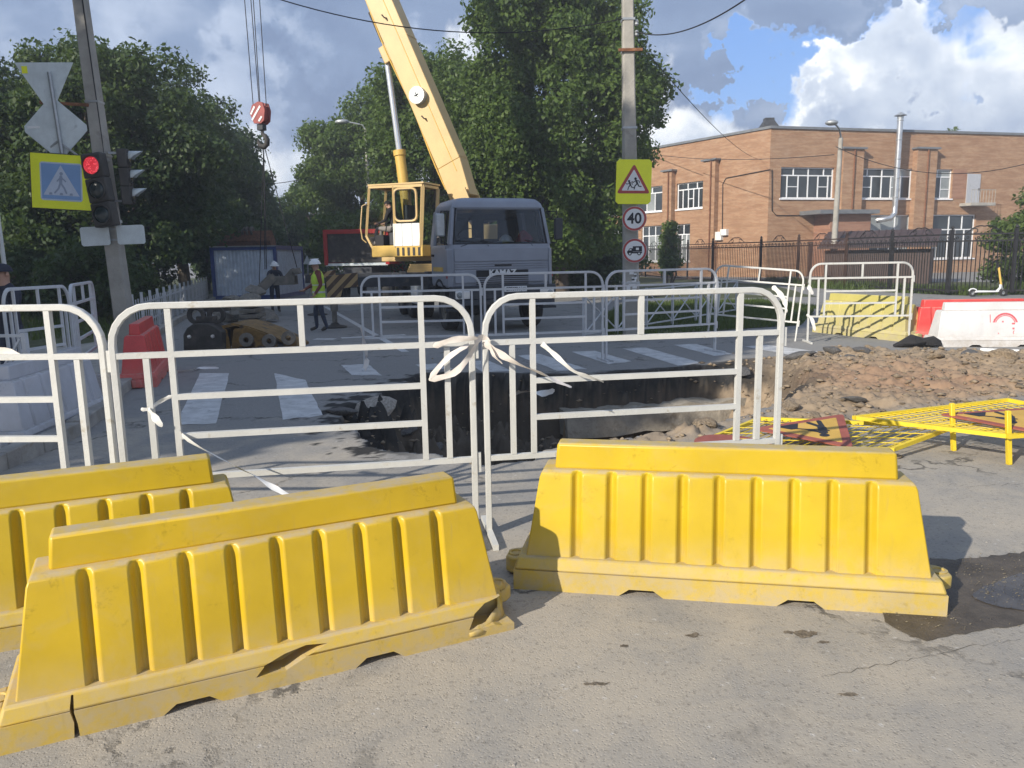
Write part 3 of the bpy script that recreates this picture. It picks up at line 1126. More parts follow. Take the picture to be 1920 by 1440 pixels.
def blades(name, poly, n, h, m, seed, z=0.0, w=0.012):
    rg = np.random.default_rng(seed)
    poly = [tuple(p) for p in poly]
    xs, ys = [p[0] for p in poly], [p[1] for p in poly]
    P = np.zeros((0, 2))
    while len(P) < n:
        c = rg.uniform((min(xs), min(ys)), (max(xs), max(ys)), (n * 2, 2))
        ok = poly_sd(c[:, 0], c[:, 1], poly) > -0.04
        ok &= (fbm(c[:, 0], c[:, 1], 1.2, 3, seed) + rg.uniform(-.2, .2, len(c))) > 0.40
        P = np.concatenate([P, c[ok]])
    P = P[:n]
    hh = h * rg.uniform(.35, 1.3, n) * (0.45 + fbm(P[:, 0], P[:, 1], 0.8, 3, seed + 5))
    a = rg.uniform(0, 2 * PI, n)
    ln = rg.uniform(0, .6, n) * hh
    b = rg.uniform(0, 2 * PI, n)
    V = np.zeros((n, 3, 3))
    V[:, 0] = np.stack([P[:, 0] - np.cos(a) * w, P[:, 1] - np.sin(a) * w, np.full(n, z)], 1)
    V[:, 1] = np.stack([P[:, 0] + np.cos(a) * w, P[:, 1] + np.sin(a) * w, np.full(n, z)], 1)
    V[:, 2] = np.stack([P[:, 0] + np.cos(b) * ln, P[:, 1] + np.sin(b) * ln, z + hh], 1)
    o = quick(name, V.reshape(-1, 3), np.arange(3 * n).reshape(-1, 3), m)
    t = np.repeat(np.clip(rg.normal(.5, .3, n), 0, 1), 3).astype(np.float32)
    o.data.attributes.new('tint', 'FLOAT', 'POINT').data.foreach_set('value', t)
    return tag(o, kind='stuff')


VERGE = [(1.9, 15.9), (4.6, 17.0), (6.7, 17.9), (9.4, 23.8), (8.8, 27.5), (4.2, 27.0), (2.6, 21.5)]
structure(sheet('grass_verge', VERGE, 0.012, X['turf'], .4, 2, .1))
blades('verge_grass', VERGE, 26000, .13, X['grass'], 2, .01, .011)
FEET = [(16.6, 28.4), (15.5, 34), (14.4, 42.4), (11.9, 46.6), (10.3, 52), (10.6, 53), (13, 48.5), (16.5, 44), (20, 40), (30, 38), (60, 40), (60, 29), (32, 29)]
structure(sheet('school_lawn', FEET, 0.012, X['turf'], 1.2, 4, .25))
STRIP = [(13.9, 36), (15.5, 30.2), (16.5, 28.0), (24, 28.2), (24, 29.6), (17.0, 29.4), (15.9, 33), (15.0, 40), (13.6, 42)]
blades('fence_grass', STRIP, 16000, .34, X['grass'], 8, .01, .02)
LAWN = [(-8.9, 17.2), (-14.6, 36.5), (-19, 52), (-26, 80), (-90, 80), (-90, 10), (-16, 8), (-11, 12)]
structure(sheet('park_lawn', LAWN, 0.012, X['turf'], 1.0, 5, .2))
blades('park_grass', [(-9.2, 17.5), (-14.6, 36), (-24, 36), (-18, 17)], 9000, .3, X['grass'], 12, .01, .02)
RIGHTV = [(5, 29), (-6, 66), (-22, 110), (30, 110), (9, 62), (12, 46), (13.4, 40), (11.5, 29)]
structure(sheet('street_verge', RIGHTV, 0.010, X['turf'], 2, 6, .2))

# kerb on the left: each kerbstone is its own piece
kerb = structure(thing('kerb', None, None))
KP = [gp(-120, 935), gp(0, 880), gp(70, 850), gp(140, 815), gp(195, 775), gp(222, 740), Vector((-5.55, 11.6, 0)), Vector((-8.0, 17.0, 0)), Vector((-13.6, 36, 0))]
_pts = []
for i in range(len(KP) - 1):
    n_ = max(1, round((KP[i + 1] - KP[i]).length / 0.95))
    for j in range(n_):
        _pts.append((KP[i].lerp(KP[i + 1], j / n_), KP[i].lerp(KP[i + 1], (j + 1) / n_)))
for a_, c_ in _pts:
    d_ = (c_ - a_).normalized() * 0.006
    jz = random.uniform(-.012, .012)
    b = MB()
    b.bar(a_ + d_ + Vector((0, 0, .05 + jz)), c_ - d_ + Vector((0, 0, .05 + jz + random.uniform(-.01, .01))), .15, .19)
    b.build('kerbstone', X['kerb'], kerb, bevel=.012)
structure(sheet('pavement', [gp(-160, 935).xy, gp(0, 872).xy, gp(135, 810).xy, gp(190, 772).xy, gp(216, 738).xy, (-5.7, 11.6), (-8.1, 17.0), (-11, 16.4), (-12, 9), (-7, 3.5)], 0.008, X['concrete'], .5, 3, .0))

# puddle at the right, with the wet mud and washed-up debris around it
WET = [gp(*p).xy for p in ((1640, 1155), (1690, 1190), (1740, 1205), (1800, 1190), (1860, 1178), (1990, 1165), (1990, 1030), (1880, 1040), (1800, 1052), (1720, 1045), (1690, 1090))]
structure(sheet('wet_ground', chaikin(WET), 0.004, X['wet'], .03, 5, .012))
structure(sheet('puddle', chaikin([gp(*p).xy for p in ((1815, 1120), (1850, 1135), (1930, 1150), (2000, 1150), (2000, 1055), (1935, 1066), (1900, 1080), (1850, 1100))]), 0.008, X['water'], .03, 6, .008))
# smears of soil and hairline cracks on the near road
for i, (px, py, rx, ry) in enumerate(((1510, 1190, 22, 9), (1478, 1186, 12, 4), (1300, 1192, 16, 5), (1120, 1283, 30, 4), (610, 1210, 46, 8), (560, 1232, 30, 6), (800, 1165, 14, 4), (1590, 1303, 26, 5), (1170, 1212, 14, 3), (1545, 1205, 16, 3))):
    rr_ = random.Random(i)
    pl_ = [gp(px + rx * math.cos(a_) * rr_.uniform(.45, 1.1), py + ry * math.sin(a_) * rr_.uniform(.45, 1.1)).xy for a_ in np.linspace(0, 2 * PI, 15, endpoint=False)]
    structure(sheet('soil_smear', pl_, 0.003, X['smear'], .008, i, .004))
for i, pts_ in enumerate((((1540, 1270), (1640, 1250), (1730, 1232), (1820, 1212), (1925, 1198)), ((1760, 905), (1820, 912), (1925, 905)))):
    rr_ = random.Random(i + 50)
    fine_ = []
    for j in range(len(pts_) - 1):
        for q_ in range(9):
            t_ = q_ / 9
            fine_.append(gp(pts_[j][0] + (pts_[j + 1][0] - pts_[j][0]) * t_, pts_[j][1] + (pts_[j + 1][1] - pts_[j][1]) * t_ + rr_.uniform(-3, 3)))
    b = MB()
    L_, R_ = [], []
    for p_ in fine_:
        w_ = rr_.uniform(.0003, .0018)
        L_.append((p_.x, p_.y + w_, .0025))
        R_.append((p_.x, p_.y - w_, .0025))
    n_ = len(L_)
    b.add(L_ + R_, [(j, j + 1, n_ + j + 1, n_ + j) for j in range(n_ - 1)])
    structure(b.build('road_crack', X['crackfill'], recalc=False))
rg_ = np.random.default_rng(3)
V, F = [], []
_k = 0
while _k < 800:
    p = rg_.uniform((1.4, 3.0), (3.2, 4.3))
    if poly_sd(np.array([p[0]]), np.array([p[1]]), WET)[0] < rg_.uniform(-.04, .03) or fbm(np.array([p[0]]), np.array([p[1]]), 5, 3, 4)[0] + rg_.uniform(-.15, .15) < .50:
        continue
    a_, l_, w_ = rg_.uniform(0, 6.3), rg_.uniform(.002, .007) * (2.0 if rg_.random() < .08 else 1), rg_.uniform(.001, .0025)
    ca, sa = math.cos(a_), math.sin(a_)
    z_ = 0.009 + rg_.uniform(0, .006)
    V += [(p[0] - ca * l_, p[1] - sa * l_, z_), (p[0] - sa * w_, p[1] + ca * w_, z_ + .003), (p[0] + ca * l_, p[1] + sa * l_, z_ + .004), (p[0] + sa * w_, p[1] - ca * w_, z_)]
    F.append((4 * _k, 4 * _k + 1, 4 * _k + 2, 4 * _k + 3))
    _k += 1
tag(quick('debris', V, F, X['debris']), kind='stuff')
# dust and grit on the near road
V, F = [], []
for k_ in range(2600):
    x_, y_ = rg_.uniform(-2.4, 3.6), rg_.uniform(2.0, 5.0)
    s_ = rg_.uniform(.0015, .0035) if rg_.random() < .96 else rg_.uniform(.004, .008)
    a_ = rg_.uniform(0, 6.3)
    ca, sa = math.cos(a_) * s_, math.sin(a_) * s_
    b0 = len(V)
    V += [(x_ + ca, y_ + sa, .001), (x_ - sa, y_ + ca, .001), (x_ - ca, y_ - sa, .001), (x_ + sa, y_ - ca, .001), (x_, y_, .001 + s_ * .9)]
    F += [(b0, b0 + 1, b0 + 4), (b0 + 1, b0 + 2, b0 + 4), (b0 + 2, b0 + 3, b0 + 4), (b0 + 3, b0, b0 + 4)]
tag(quick('grit', V, F, X['stone']), kind='stuff')


# ------------------------------------------------------------------ trees
def leaf_cloud(clumps, n, size, rg, droop=0.25):
    """n small leaf quads spread round clump centres (x,y,z,r)"""
    cl = np.asarray(clumps)
    w = cl[:, 3] ** 2
    idx = rg.choice(len(cl), n, p=w / w.sum())
    d = rg.normal(size=(n, 3))
    d /= np.linalg.norm(d, axis=1, keepdims=True)
    rad = cl[idx, 3] * (rg.uniform(.35, 1.05, n) + np.abs(rg.normal(0, .14, n)))
    d2 = d * np.array([1, 1, .75])
    P = cl[idx, :3] + d2 * rad[:, None]
    nrm = d * 0.7 + rg.normal(size=(n, 3)) * 0.75 + np.array([0, 0, .45])
    nrm /= np.linalg.norm(nrm, axis=1, keepdims=True)
    ax = rg.normal(size=(n, 3)) + np.array([0, 0, -droop * 3])
    ax -= nrm * (ax * nrm).sum(1, keepdims=True)
    ax /= np.linalg.norm(ax, axis=1, keepdims=True)
    sd_ = np.cross(nrm, ax)
    s = size * rg.uniform(.6, 1.3, n)[:, None]
    V = np.stack([P - ax * s * .5, P + sd_ * s * .32 + nrm * s * .06, P + ax * s * .6, P - sd_ * s * .32 + nrm * s * .06], 1).reshape(-1, 3)
    F = np.arange(4 * n).reshape(-1, 4)
    tint = np.clip(rg.normal(.45, .22, n) + (cl[idx, 2] - cl[:, 2].mean()) * .015 + rg.uniform(-.22, .22, len(cl))[idx], 0, 1)
    return V, F, np.repeat(tint, 4).astype(np.float32)


def crown_clumps(rg, lobes, n, rmin, rmax):
    """clump centres inside a set of ellipsoid lobes (x,y,z,rx,ry,rz), denser to the outside"""
    lb = np.asarray(lobes, float)
    w = lb[:, 3] * lb[:, 4] * lb[:, 5]
    out = []
    for _ in range(n):
        l = lb[rg.choice(len(lb), p=w / w.sum())]
        d = rg.normal(size=3)
        d /= np.linalg.norm(d)
        t = rg.uniform(.35, 1.0) ** .6
        out.append((*(l[:3] + d * l[3:6] * t), rg.uniform(rmin, rmax)))
    return out


def tree(name, label, pos, lobes, trunk_h, trunk_r, n_clump, n_leaf, lsize, lm, seed, group=None, cr=(.55, 1.05), bark='bark', stems=1, droop=.25, cat='tree'):
    rg = np.random.default_rng(seed)
    t = thing(name, label, cat, pos, 0, group)
    cl = crown_clumps(rg, lobes, n_clump, *cr)
    V, F, tint = leaf_cloud(cl, n_leaf, lsize, rg, droop)
    o = quick('crown', V, F, X[lm], t)
    o.data.attributes.new('tint', 'FLOAT', 'POINT').data.foreach_set('value', tint)
    stuff(o)
    b = MB()
    top = max(l[2] for l in lobes)
    for s in range(stems):
        ox, oy = (0, 0) if stems == 1 else (rg.uniform(-.4, .4), rg.uniform(-.3, .3))
        pts = [(ox * .4, oy * .4, -.1)]
        for i in range(1, 7):
            f = i / 6
            pts.append((ox + rg.uniform(-.12, .12) * f * 2, oy + rg.uniform(-.12, .12) * f * 2, top * f))
        b.path(pts, [trunk_r * (1.25 if i == 0 else 1 - .14 * i) for i in range(7)], 9)
    picks = rg.choice(len(cl), min(len(cl), 16), replace=False)
    for p in picks:
        c = Vector(cl[p][:3])
        z0 = min(max(trunk_h * rg.uniform(.7, 1.3), c.z * .55), top * .9)
        st = Vector((0, 0, z0))
        mid = st.lerp(c, .5) + Vector((0, 0, rg.uniform(.1, .5)))
        b.path([st, mid, c], [trunk_r * .42, trunk_r * .26, trunk_r * .08], 6)
    b.build('trunk', X[bark], t, smooth=60)
    return t


T = 'street trees'
# right hand row
tree('linden_tree', 'tallest broad leafy tree directly behind the truck cab, cut off at the top', (2.1, 31.5, 0),
     [(0, 0, 7.2, 3.7, 3.5, 4.6), (-1.2, 0, 10.2, 2.5, 2.6, 2.2), (1.3, -.3, 5.6, 1.3, 2.2, 2.6), (-.5, -.6, 3.2, 3.1, 2.8, 1.8), (-1.6, .3, 6.5, 2.6, 2.6, 3.2), (1.0, 0, 10.0, 2.2, 2.2, 1.8), (3.2, 0, 8.0, .95, 1.2, 1.2)],
     2.2, .26, 300, 140000, .175, 'leaf', 31, T, (.5, 1.0))
tree('linden_tree', 'round topped leafy tree standing behind the crane boom, left of the tallest tree', (-3.6, 38.5, 0),
     [(0, 0, 7.0, 3.3, 3.2, 4.6), (-.6, 0, 10.2, 1.7, 1.8, 1.6), (1.2, 0, 9.6, 1.8, 1.8, 1.6), (0, 0, 3.0, 3.2, 2.8, 2.0)],
     2.2, .24, 170, 62000, .19, 'leaf', 32, T, (.5, 1.0))
tree('linden_tree', 'leafy tree between the grey lamp head and the silver hydraulic rod', (-8.6, 47, 0),
     [(0, 0, 6.6, 3.5, 3.3, 4.2), (1.2, 0, 9.8, 1.7, 1.7, 1.8), (-1.3, 0, 8.3, 1.8, 1.8, 1.6), (0, 0, 3.0, 3.2, 2.8, 2.0)],
     2.2, .22, 150, 52000, .21, 'leaf', 33, T, (.55, 1.05))
tree('linden_tree', 'smaller leafy tree beside the strip of sky over the street', (-15.2, 62, 0),
     [(0, 0, 4.8, 3.4, 3.2, 3.4), (.9, 0, 7.6, 2.0, 2, 1.7), (0, 0, 2.2, 3.2, 2.8, 1.6)], 2, .2, 100, 18000, .34, 'leaf', 34, T, (.6, 1.1))
tree('linden_tree', 'pale distant tree low in the gap at the end of the street', (-26.5, 92, 0),
     [(0, 0, 4.0, 3.6, 3.2, 3.0), (1.2, 0, 5.6, 2.2, 2, 1.7)], 2, .2, 70, 9000, .42, 'leaf_light', 35, T, (.7, 1.2))
# left hand row
tree('dark_tree', 'large dark leafy tree filling the sky behind the leaning signs', (-14.4, 27.5, 0),
     [(0, 0, 5.4, 4.2, 4.0, 3.2), (-2.0, 0, 7.7, 2.3, 2.3, 1.6), (1.6, 0, 7.4, 2.2, 2.2, 1.5), (2.6, 0, 5.6, 2.0, 2, 2.2), (0, 0, 3.2, 4.0, 3.0, 1.8)],
     2.2, .24, 230, 76000, .165, 'leaf_dark', 41, T, (.4, .9))
tree('dark_tree', 'dark leafy tree at the left edge of the photo with open airy top', (-19.4, 29.5, 0),
     [(0, 0, 5.6, 3.8, 3.6, 3.4), (.8, 0, 8.6, 2.2, 2.2, 1.6), (-1.4, 0, 8.2, 1.8, 2.2, 1.6), (0, 0, 2.6, 3.6, 3.0, 1.8)],
     2.2, .22, 160, 52000, .17, 'leaf_dark', 42, T, (.4, .85))
tree('dark_tree', 'dark tree behind the red traffic light with a forked pale trunk below', (-15.6, 37.5, 0),
     [(0, 0, 6.2, 3.2, 3.2, 3.6), (1.0, 0, 8.6, 1.8, 1.8, 1.6), (-1.2, 0, 9.0, 1.9, 1.8, 1.5), (0, 0, 3.6, 2.8, 3.0, 1.6)],
     2.4, .22, 160, 48000, .19, 'leaf_dark', 43, T, (.45, .95), 'bark_pale', 2)
tree('dark_tree', 'dark rounded tree above the blue and silver site cabin', (-17.2, 46.5, 0),
     [(0, 0, 5.6, 3.0, 3.0, 3.8), (.8, 0, 7.6, 1.9, 1.8, 1.9), (0, 0, 2.6, 3.2, 3.0, 1.8)],
     2.2, .22, 130, 38000, .22, 'leaf_dark', 44, T, (.5, 1.0))
tree('dark_tree', 'small dark tree just left of the hanging hook block', (-18.9, 56, 0),
     [(0, 0, 4.6, 2.7, 2.8, 3.6), (1.0, 0, 7.9, 1.2, 1.3, 1.4)], 2.2, .2, 90, 18000, .30, 'leaf_dark', 45, T, (.5, .95))
tree('willow_tree', 'light green weeping tree with thin drooping twigs left of the hook', (-17.4, 45.0, 0),
     [(.1, 0, 7.4, .55, .6, 2.0), (.7, 0, 5.6, .6, .6, 2.0)], 2.2, .10, 60, 6000, .22, 'leaf_light', 46, T, (.25, .5), 'bark', 1, .9)
# undergrowth and trees further back on the left, reading as one dark mass
for i, (x, y, h, lb) in enumerate(((-23.5, 36, 1.0, 'dark tree deep in the park behind the pedestrian crossing sign'), (-25, 48, 1.15, 'dark tree far back in the park behind the traffic light pole'),
                                   (-31, 44, 1.1, 'dark tree far back in the park at the left edge'), (-22, 62, 1.1, 'dark tree furthest back above the site cabin roof'))):
    tree('dark_tree', lb, (x, y, 0), [(0, 0, 4.2 * h, 4.4, 3.4, 3.6 * h), (.8, 0, 6.6 * h, 2.8, 2.2, 1.9), (0, 0, 1.8, 4.4, 3.2, 1.8)], 2, .24, 90, 15000, .36, 'leaf_dark', 60 + i, 'trees deep in the park', (.7, 1.3))
BG = 'bushes under the park trees'
for i, (x, y, s, lb) in enumerate(((-12.0, 22.5, 1.0, 'dark bush behind the yellow bordered crossing sign'), (-15.5, 24.0, 1.2, 'dark bush behind the man in the dark cap'), (-13.2, 26.2, .8, 'low bush just behind the leaning pole foot'),
                                   (-18.5, 34, 1.5, 'dense dark bush deep under the park trees'), (-13.9, 42.5, 1.3, 'dark bush just left of the site cabin'), (-20, 41, 1.6, 'dark bush far back behind the grey picket fence'))):
    tree('park_bush', lb, (x, y, 0), [(0, 0, 1.1 * s, 1.5 * s, 1.2 * s, 1.1 * s), (.5 * s, 0, 1.9 * s, .9 * s, .8 * s, .7 * s)], .5, .05, 40, 6500, .16, 'leaf_dark' if i != 2 else 'leaf_mid', 80 + i, BG, (.3, .6), 'bark', 3, cat='bush')
tree('bush', 'tall green bush behind the iron fence at the right edge', (20.4, 30.8, 0),
     [(0, 0, 1.5, 2.2, 1.5, 1.5), (.6, 0, 2.7, 1.7, 1.2, 1.1), (2.4, 0, 1.8, 1.8, 1.4, 1.8)], .5, .05, 90, 20000, .15, 'leaf_mid', 90, None, (.3, .6), 'bark', 4, cat='bush')
tree('bush', 'narrow creeper covered bush between the sign post and the brown fence', (8.95, 44, 0),
     [(0, 0, 1.6, .38, .5, 1.5), (.05, 0, 2.9, .25, .35, .8)], .5, .05, 34, 5200, .17, 'leaf_mid', 91, None, (.25, .5), 'bark', 3, cat='bush')
tree('bush', 'dark hedge like bush behind the truck cab mirror on the right', (3.9, 34.5, 0),
     [(0, 0, 1.2, 1.8, 1.4, 1.2)], .5, .05, 50, 8000, .2, 'leaf_dark', 92, None, (.4, .7), 'bark', 3, cat='bush')
tree('bush', 'dark bush filling the space under the trees beside the red truck', (-4.6, 34.0, 0),
     [(0, 0, 1.6, 3.0, 1.4, 1.7), (-2, 0, 2.6, 1.8, 1.4, 1.2)], .5, .05, 60, 9000, .2, 'leaf', 94, None, (.4, .8), 'bark', 3, cat='bush')
tree('far_tree', 'tiny tree top poking over the school roof at the right', (48, 90, 0),
     [(0, 0, 10.5, 2.4, 2.0, 3.4), (1.0, 0, 13.6, 1.6, 1.2, .9)], 5, .2, 30, 2600, .42, 'leaf_mid', 93, None, (.5, .9))
# the row continues beside the viewer, outside the picture; these shade the crossing and the truck
shade = tree('dark_tree', 'broad street tree standing left of the viewer whose shade falls over the crossing', (-13.1, 2.3, 0),
             [(0, 0, 8.2, 4.7, 4.7, 5.0), (1.0, 0, 12.6, 2.8, 2.8, 2.4), (-1, 1, 12.4, 2.8, 2.8, 2.4)], 3, .3, 240, 36000, .40, 'leaf_dark', 51, T, (.7, 1.2))
clone(shade, 'broad street tree beside the park left of the leaning pole, outside the picture', (-20.5, 10.5, 0), 2.1).scale.z = .8
clone(shade, 'broad street tree behind the viewer on the park side', (-24.0, 2.0, 0), 4.0)
clone(shade, 'broad street tree further behind the viewer on the park side', (-17.5, 7.6, 0), 5.1).scale.z = .7


# ------------------------------------------------------------------ school building
BC = Vector((0, 0, 0)) + dp(1440, 400, 52.0)
BC.z = 0
LP = dp(1195, 400, 62.5)
RP = dp(1920, 400, 57.4)
ROOF = 9.55


class Facade:
    def __init__(self, a, b, flip=False):
        self.a = Vector((a.x, a.y, 0))
        d = Vector((b.x - a.x, b.y - a.y, 0))
        self.d = d.normalized()
        n = Vector((self.d.y, -self.d.x, 0))
        if n.dot(-self.a) < 0:
            n = -n
        self.n = n          # outward, to the street

    def uz(self, px, py):
        r_ = ray(px, py)
        o = Vector((0, 0, EYE))
        t = (self.a - o).dot(self.n) / r_.dot(self.n)
        p = o + r_ * t
        return (p - self.a).dot(self.d), p.z

    def at(self, u, z, off=0.0):
        p = self.a + self.d * u + self.n * off
        return (p.x, p.y, z)

    def box(self, b, u0, u1, z0, z1, o0, o1, m=0):
        vs = [self.at(u, z, o) for z in (z0, z1) for o in (o0, o1) for u in (u0, u1)]
        b.add(vs, [(0, 2, 3, 1), (4, 5, 7, 6), (0, 1, 5, 4), (2, 6, 7, 3), (0, 4, 6, 2), (1, 3, 7, 5)], m)


school = thing('school_building', 'two storey ochre brick school with white framed windows behind the iron fence', 'building', BC)


def put(b, name, m, **kw):
    """build in world coordinates, then hand over to the school"""
    o = b.build(name, m, None, **kw)
    o.data.transform(Matrix.Translation(-BC))
    o.parent = school
    return o


def child(b, name, m, par, **kw):
    o = b.build(name, m, None, **kw)
    o.data.transform(Matrix.Translation(-BC))
    o.parent = par
    return o


def wall(F, name, u0, u1, z0, z1, holes, m):
    us = sorted({u0, u1, *[h[0] for h in holes], *[h[1] for h in holes]})
    zs = sorted({z0, z1, *[h[2] for h in holes], *[h[3] for h in holes]})
    b = MB()
    for i in range(len(us) - 1):
        for j in range(len(zs) - 1):
            cu, cz = (us[i] + us[i + 1]) / 2, (zs[j] + zs[j + 1]) / 2
            if any(h[0] < cu < h[1] and h[2] < cz < h[3] for h in holes):
                continue
            b.add([F.at(us[i], zs[j]), F.at(us[i + 1], zs[j]), F.at(us[i + 1], zs[j + 1]), F.at(us[i], zs[j + 1])], [(0, 1, 2, 3)])
    for h in holes:
        q = [(h[0], h[2]), (h[1], h[2]), (h[1], h[3]), (h[0], h[3])]
        for k in range(4):
            a_, c_ = q[k], q[(k + 1) % 4]
            b.add([F.at(*a_), F.at(*c_), F.at(*c_, -.24), F.at(*a_, -.24)], [(0, 1, 2, 3)])
    return put(b, name, m, uv=True, recalc=False)


def window(F, u0, u1, z0, z1, tr, tv, lv, mids=(), light=()):
    """tr: height of the transom, tv/lv: fractions of uprights above/below it, mids: (cell, height fraction) bars, light: curtained cells"""
    b = MB()
    w = 0.075
    F.box(b, u0, u1, z0, z0 + w, -.22, -.13)
    F.box(b, u0, u1, z1 - w, z1, -.22, -.13)
    F.box(b, u0, u0 + w, z0 + w, z1 - w, -.22, -.13)
    F.box(b, u1 - w, u1, z0 + w, z1 - w, -.22, -.13)
    zt = z0 + (z1 - z0) * tr
    W = u1 - u0
    F.box(b, u0 + w, u1 - w, zt - w / 2, zt + w / 2, -.22, -.128)
    cells = []
    for lo, hi, fr in ((zt + w / 2, z1 - w, tv), (z0 + w, zt - w / 2, lv)):
        edges = [0] + list(fr) + [1]
        for f in fr:
            F.box(b, u0 + W * f - w / 2, u0 + W * f + w / 2, lo, hi, -.22, -.126)
        for i in range(len(edges) - 1):
            cells.append((u0 + W * edges[i] + (w if i == 0 else w / 2), u0 + W * edges[i + 1] - (w if i == len(edges) - 2 else w / 2), lo, hi))
    base = len(tv) + 1
    new = []
    for k, c in enumerate(cells):
        hit = [m_ for m_ in mids if m_[0] + base == k]
        if hit:
            zm = c[2] + (c[3] - c[2]) * hit[0][1]
            F.box(b, c[0], c[1], zm - .025, zm + .025, -.22, -.125)
            new += [(c[0], c[1], c[2], zm - .025, k), (c[0], c[1], zm + .025, c[3], k)]
        else:
            new.append((*c, k))
    fr = put(b, 'window', X['frame_white'])
    for c in new:
        p = MB()
        F.box(p, c[0], c[1], c[2], c[3], -.19, -.17)
        child(p, 'pane', X['pane_light' if c[4] in light else 'pane'], fr)
    s = MB()
    F.box(s, u0 - .08, u1 + .08, z0 - .09, z0 - .002, -.1, .09)
    child(s, 'sill', X['frame_white'], fr)
    return fr


def rect(F, x0, y0, x1, y1):
    """opening from its upper left and lower right picture corners"""
    ua, za = F.uz(x0, y0)
    ub, zb = F.uz(x1, y1)
    ul, ur = min(ua, ub), max(ua, ub)
    return ul, ur, min(za, zb), max(za, zb)


FR = Facade(BC, RP)
FL = Facade(BC, LP)
w1, w2, w3 = rect(FR, 1465, 313, 1562, 372), rect(FR, 1613, 314, 1708, 372), rect(FR, 1747, 316, 1783, 371)
zt_, zb_ = w1[3], w1[2]
w2 = (w2[0], w2[1], zb_, zt_)
w3 = (w3[0], w3[1], zb_, zt_)
l2, l3 = rect(FR, 1610, 403, 1705, 458), rect(FR, 1742, 402, 1826, 457)
l2 = (l2[0], l2[1], 1.0, l2[3])
l3 = (l3[0], l3[1], 1.0, l2[3])
ULEN = (Vector((RP.x, RP.y, 0)) - Vector((BC.x, BC.y, 0))).length
w5 = (ULEN + 3, ULEN + 7, zb_, zt_)
wall(FR, 'front_wall', 0, ULEN + 14, 0, ROOF, [w1, w2, w3, l2, l3, w5], X['brick'])
window(FR, *w1, .74, (.25, .53, .82), (.14, .345, .53, .72, .91), ((1, .5), (4, .5)))
window(FR, *w2, .74, (.16, .44, .74), (.08, .25, .44, .62, .81), ((1, .5), (4, .5)), (3, 8))
window(FR, *w3, .74, (.34,), (.12, .52), ((2, .42),), (1, 4))
window(FR, *l2, .62, (.15, .72), (.08, .23, .42, .62, .8), (), (1, 2, 8))
window(FR, *l3, .66, (.46, .74), (.1, .24, .46, .6, .8), (), (4,))
window(FR, *w5, .74, (.25, .5, .75), (.15, .35, .5, .72, .9), ((1, .5),))


def lrect(x0, yt0, x1, yt1, yb0, yb1):
    a0, a1, b0, b1 = FL.uz(x0, yt0), FL.uz(x1, yt1), FL.uz(x0, yb0), FL.uz(x1, yb1)
    return min(a0[0], a1[0]), max(a0[0], a1[0]), (b0[1] + b1[1]) / 2, (a0[1] + a1[1]) / 2


m1, m2 = lrect(1269, 346, 1320, 337, 394, 388), lrect(1210, 356, 1242, 351, 402, 399)
m3, m4, m5 = lrect(1267, 422, 1294, 418, 459, 457), lrect(1203, 430, 1241, 426, 464, 461), lrect(1147, 450, 1169, 446, 472, 470)
m2, m1 = (m2[0], m2[1], m1[2], m1[3]), m1
m3, m4, m5 = (m3[0], m3[1], 1.1, m3[3]), (m4[0], m4[1], 1.1, m3[3]), (m5[0], m5[1], 1.1, m3[3])
m6 = (m5[0], m5[1] + 1, m1[2], m1[3])
m2 = (m2[0], max(m2[1], m2[0] + 3), m2[2], m2[3])
LLEN = m5[1] + 8
wall(FL, 'side_wall', 0, LLEN, 0, ROOF, [m1, m2, m3, m4, m5, m6], X['brick'])
window(FL, *m1, .74, (.28, .62), (.22, .41, .6, .8), ((2, .5),))
window(FL, *m2, .74, (.4,), (.3, .6), (), (1, 3))
window(FL, *m3, .72, (.5,), (.3, .62), (), (2, 3))
window(FL, *m4, .72, (.36, .68), (.36, .68), (), (3, 4))
window(FL, *m5, .72, (.5,), (.5,), (), (0, 1, 2, 3))
window(FL, *m6, .74, (.3, .7), (.3, .7))
b = MB()
for F, ln in ((FR, ULEN + 14), (FL, LLEN)):
    F.box(b, -.05, ln, ROOF, ROOF + .16, -.3, .10)
put(b, 'roof_edge', X['roof_trim'])
b = MB()
q = [FR.at(0, ROOF - .05, -.3), FR.at(ULEN + 14, ROOF - .05, -.3), FR.at(ULEN + 14, ROOF - .05, -18), FL.at(LLEN, ROOF - .05, -6), FL.at(LLEN, ROOF - .05, -.3)]
b.add(q, [(0, 1, 2, 3, 4)])
put(b, 'roof', X['roof_trim'], recalc=False)
# brick piers with capping and rusty downpipes
for F, xl, xr, yt in ((FR, 1575, 1613, 281), (FR, 1713, 1750, 281), (FL, 1251, 1267, 322), (FL, 1327, 1349, 302)):
    ul, zl = F.uz(xl, yt)
    ur, _ = F.uz(xr, yt)
    ul, ur = min(ul, ur), max(ul, ur)
    zt = F.uz((xl + xr) / 2, yt)[1]
    b = MB()
    F.box(b, ul, ur, 0, zt, -.05, .42)
    pier = put(b, 'brick_pier', X['brick'], uv=True)
    b = MB()
    F.box(b, ul - .15, ur + .15, zt, zt + .12, -.04, .56)
    child(b, 'pier_cap', X['roof_trim'], pier)
    b = MB()
    um = ul + (ur - ul) * (.5 if F is FR else .3)
    b.path([F.at(um, zt - .05, .50), F.at(um, 4.0, .50), F.at(um, .4, .50)], .05, 6)
    child(b, 'downpipe', X['rust'], pier)
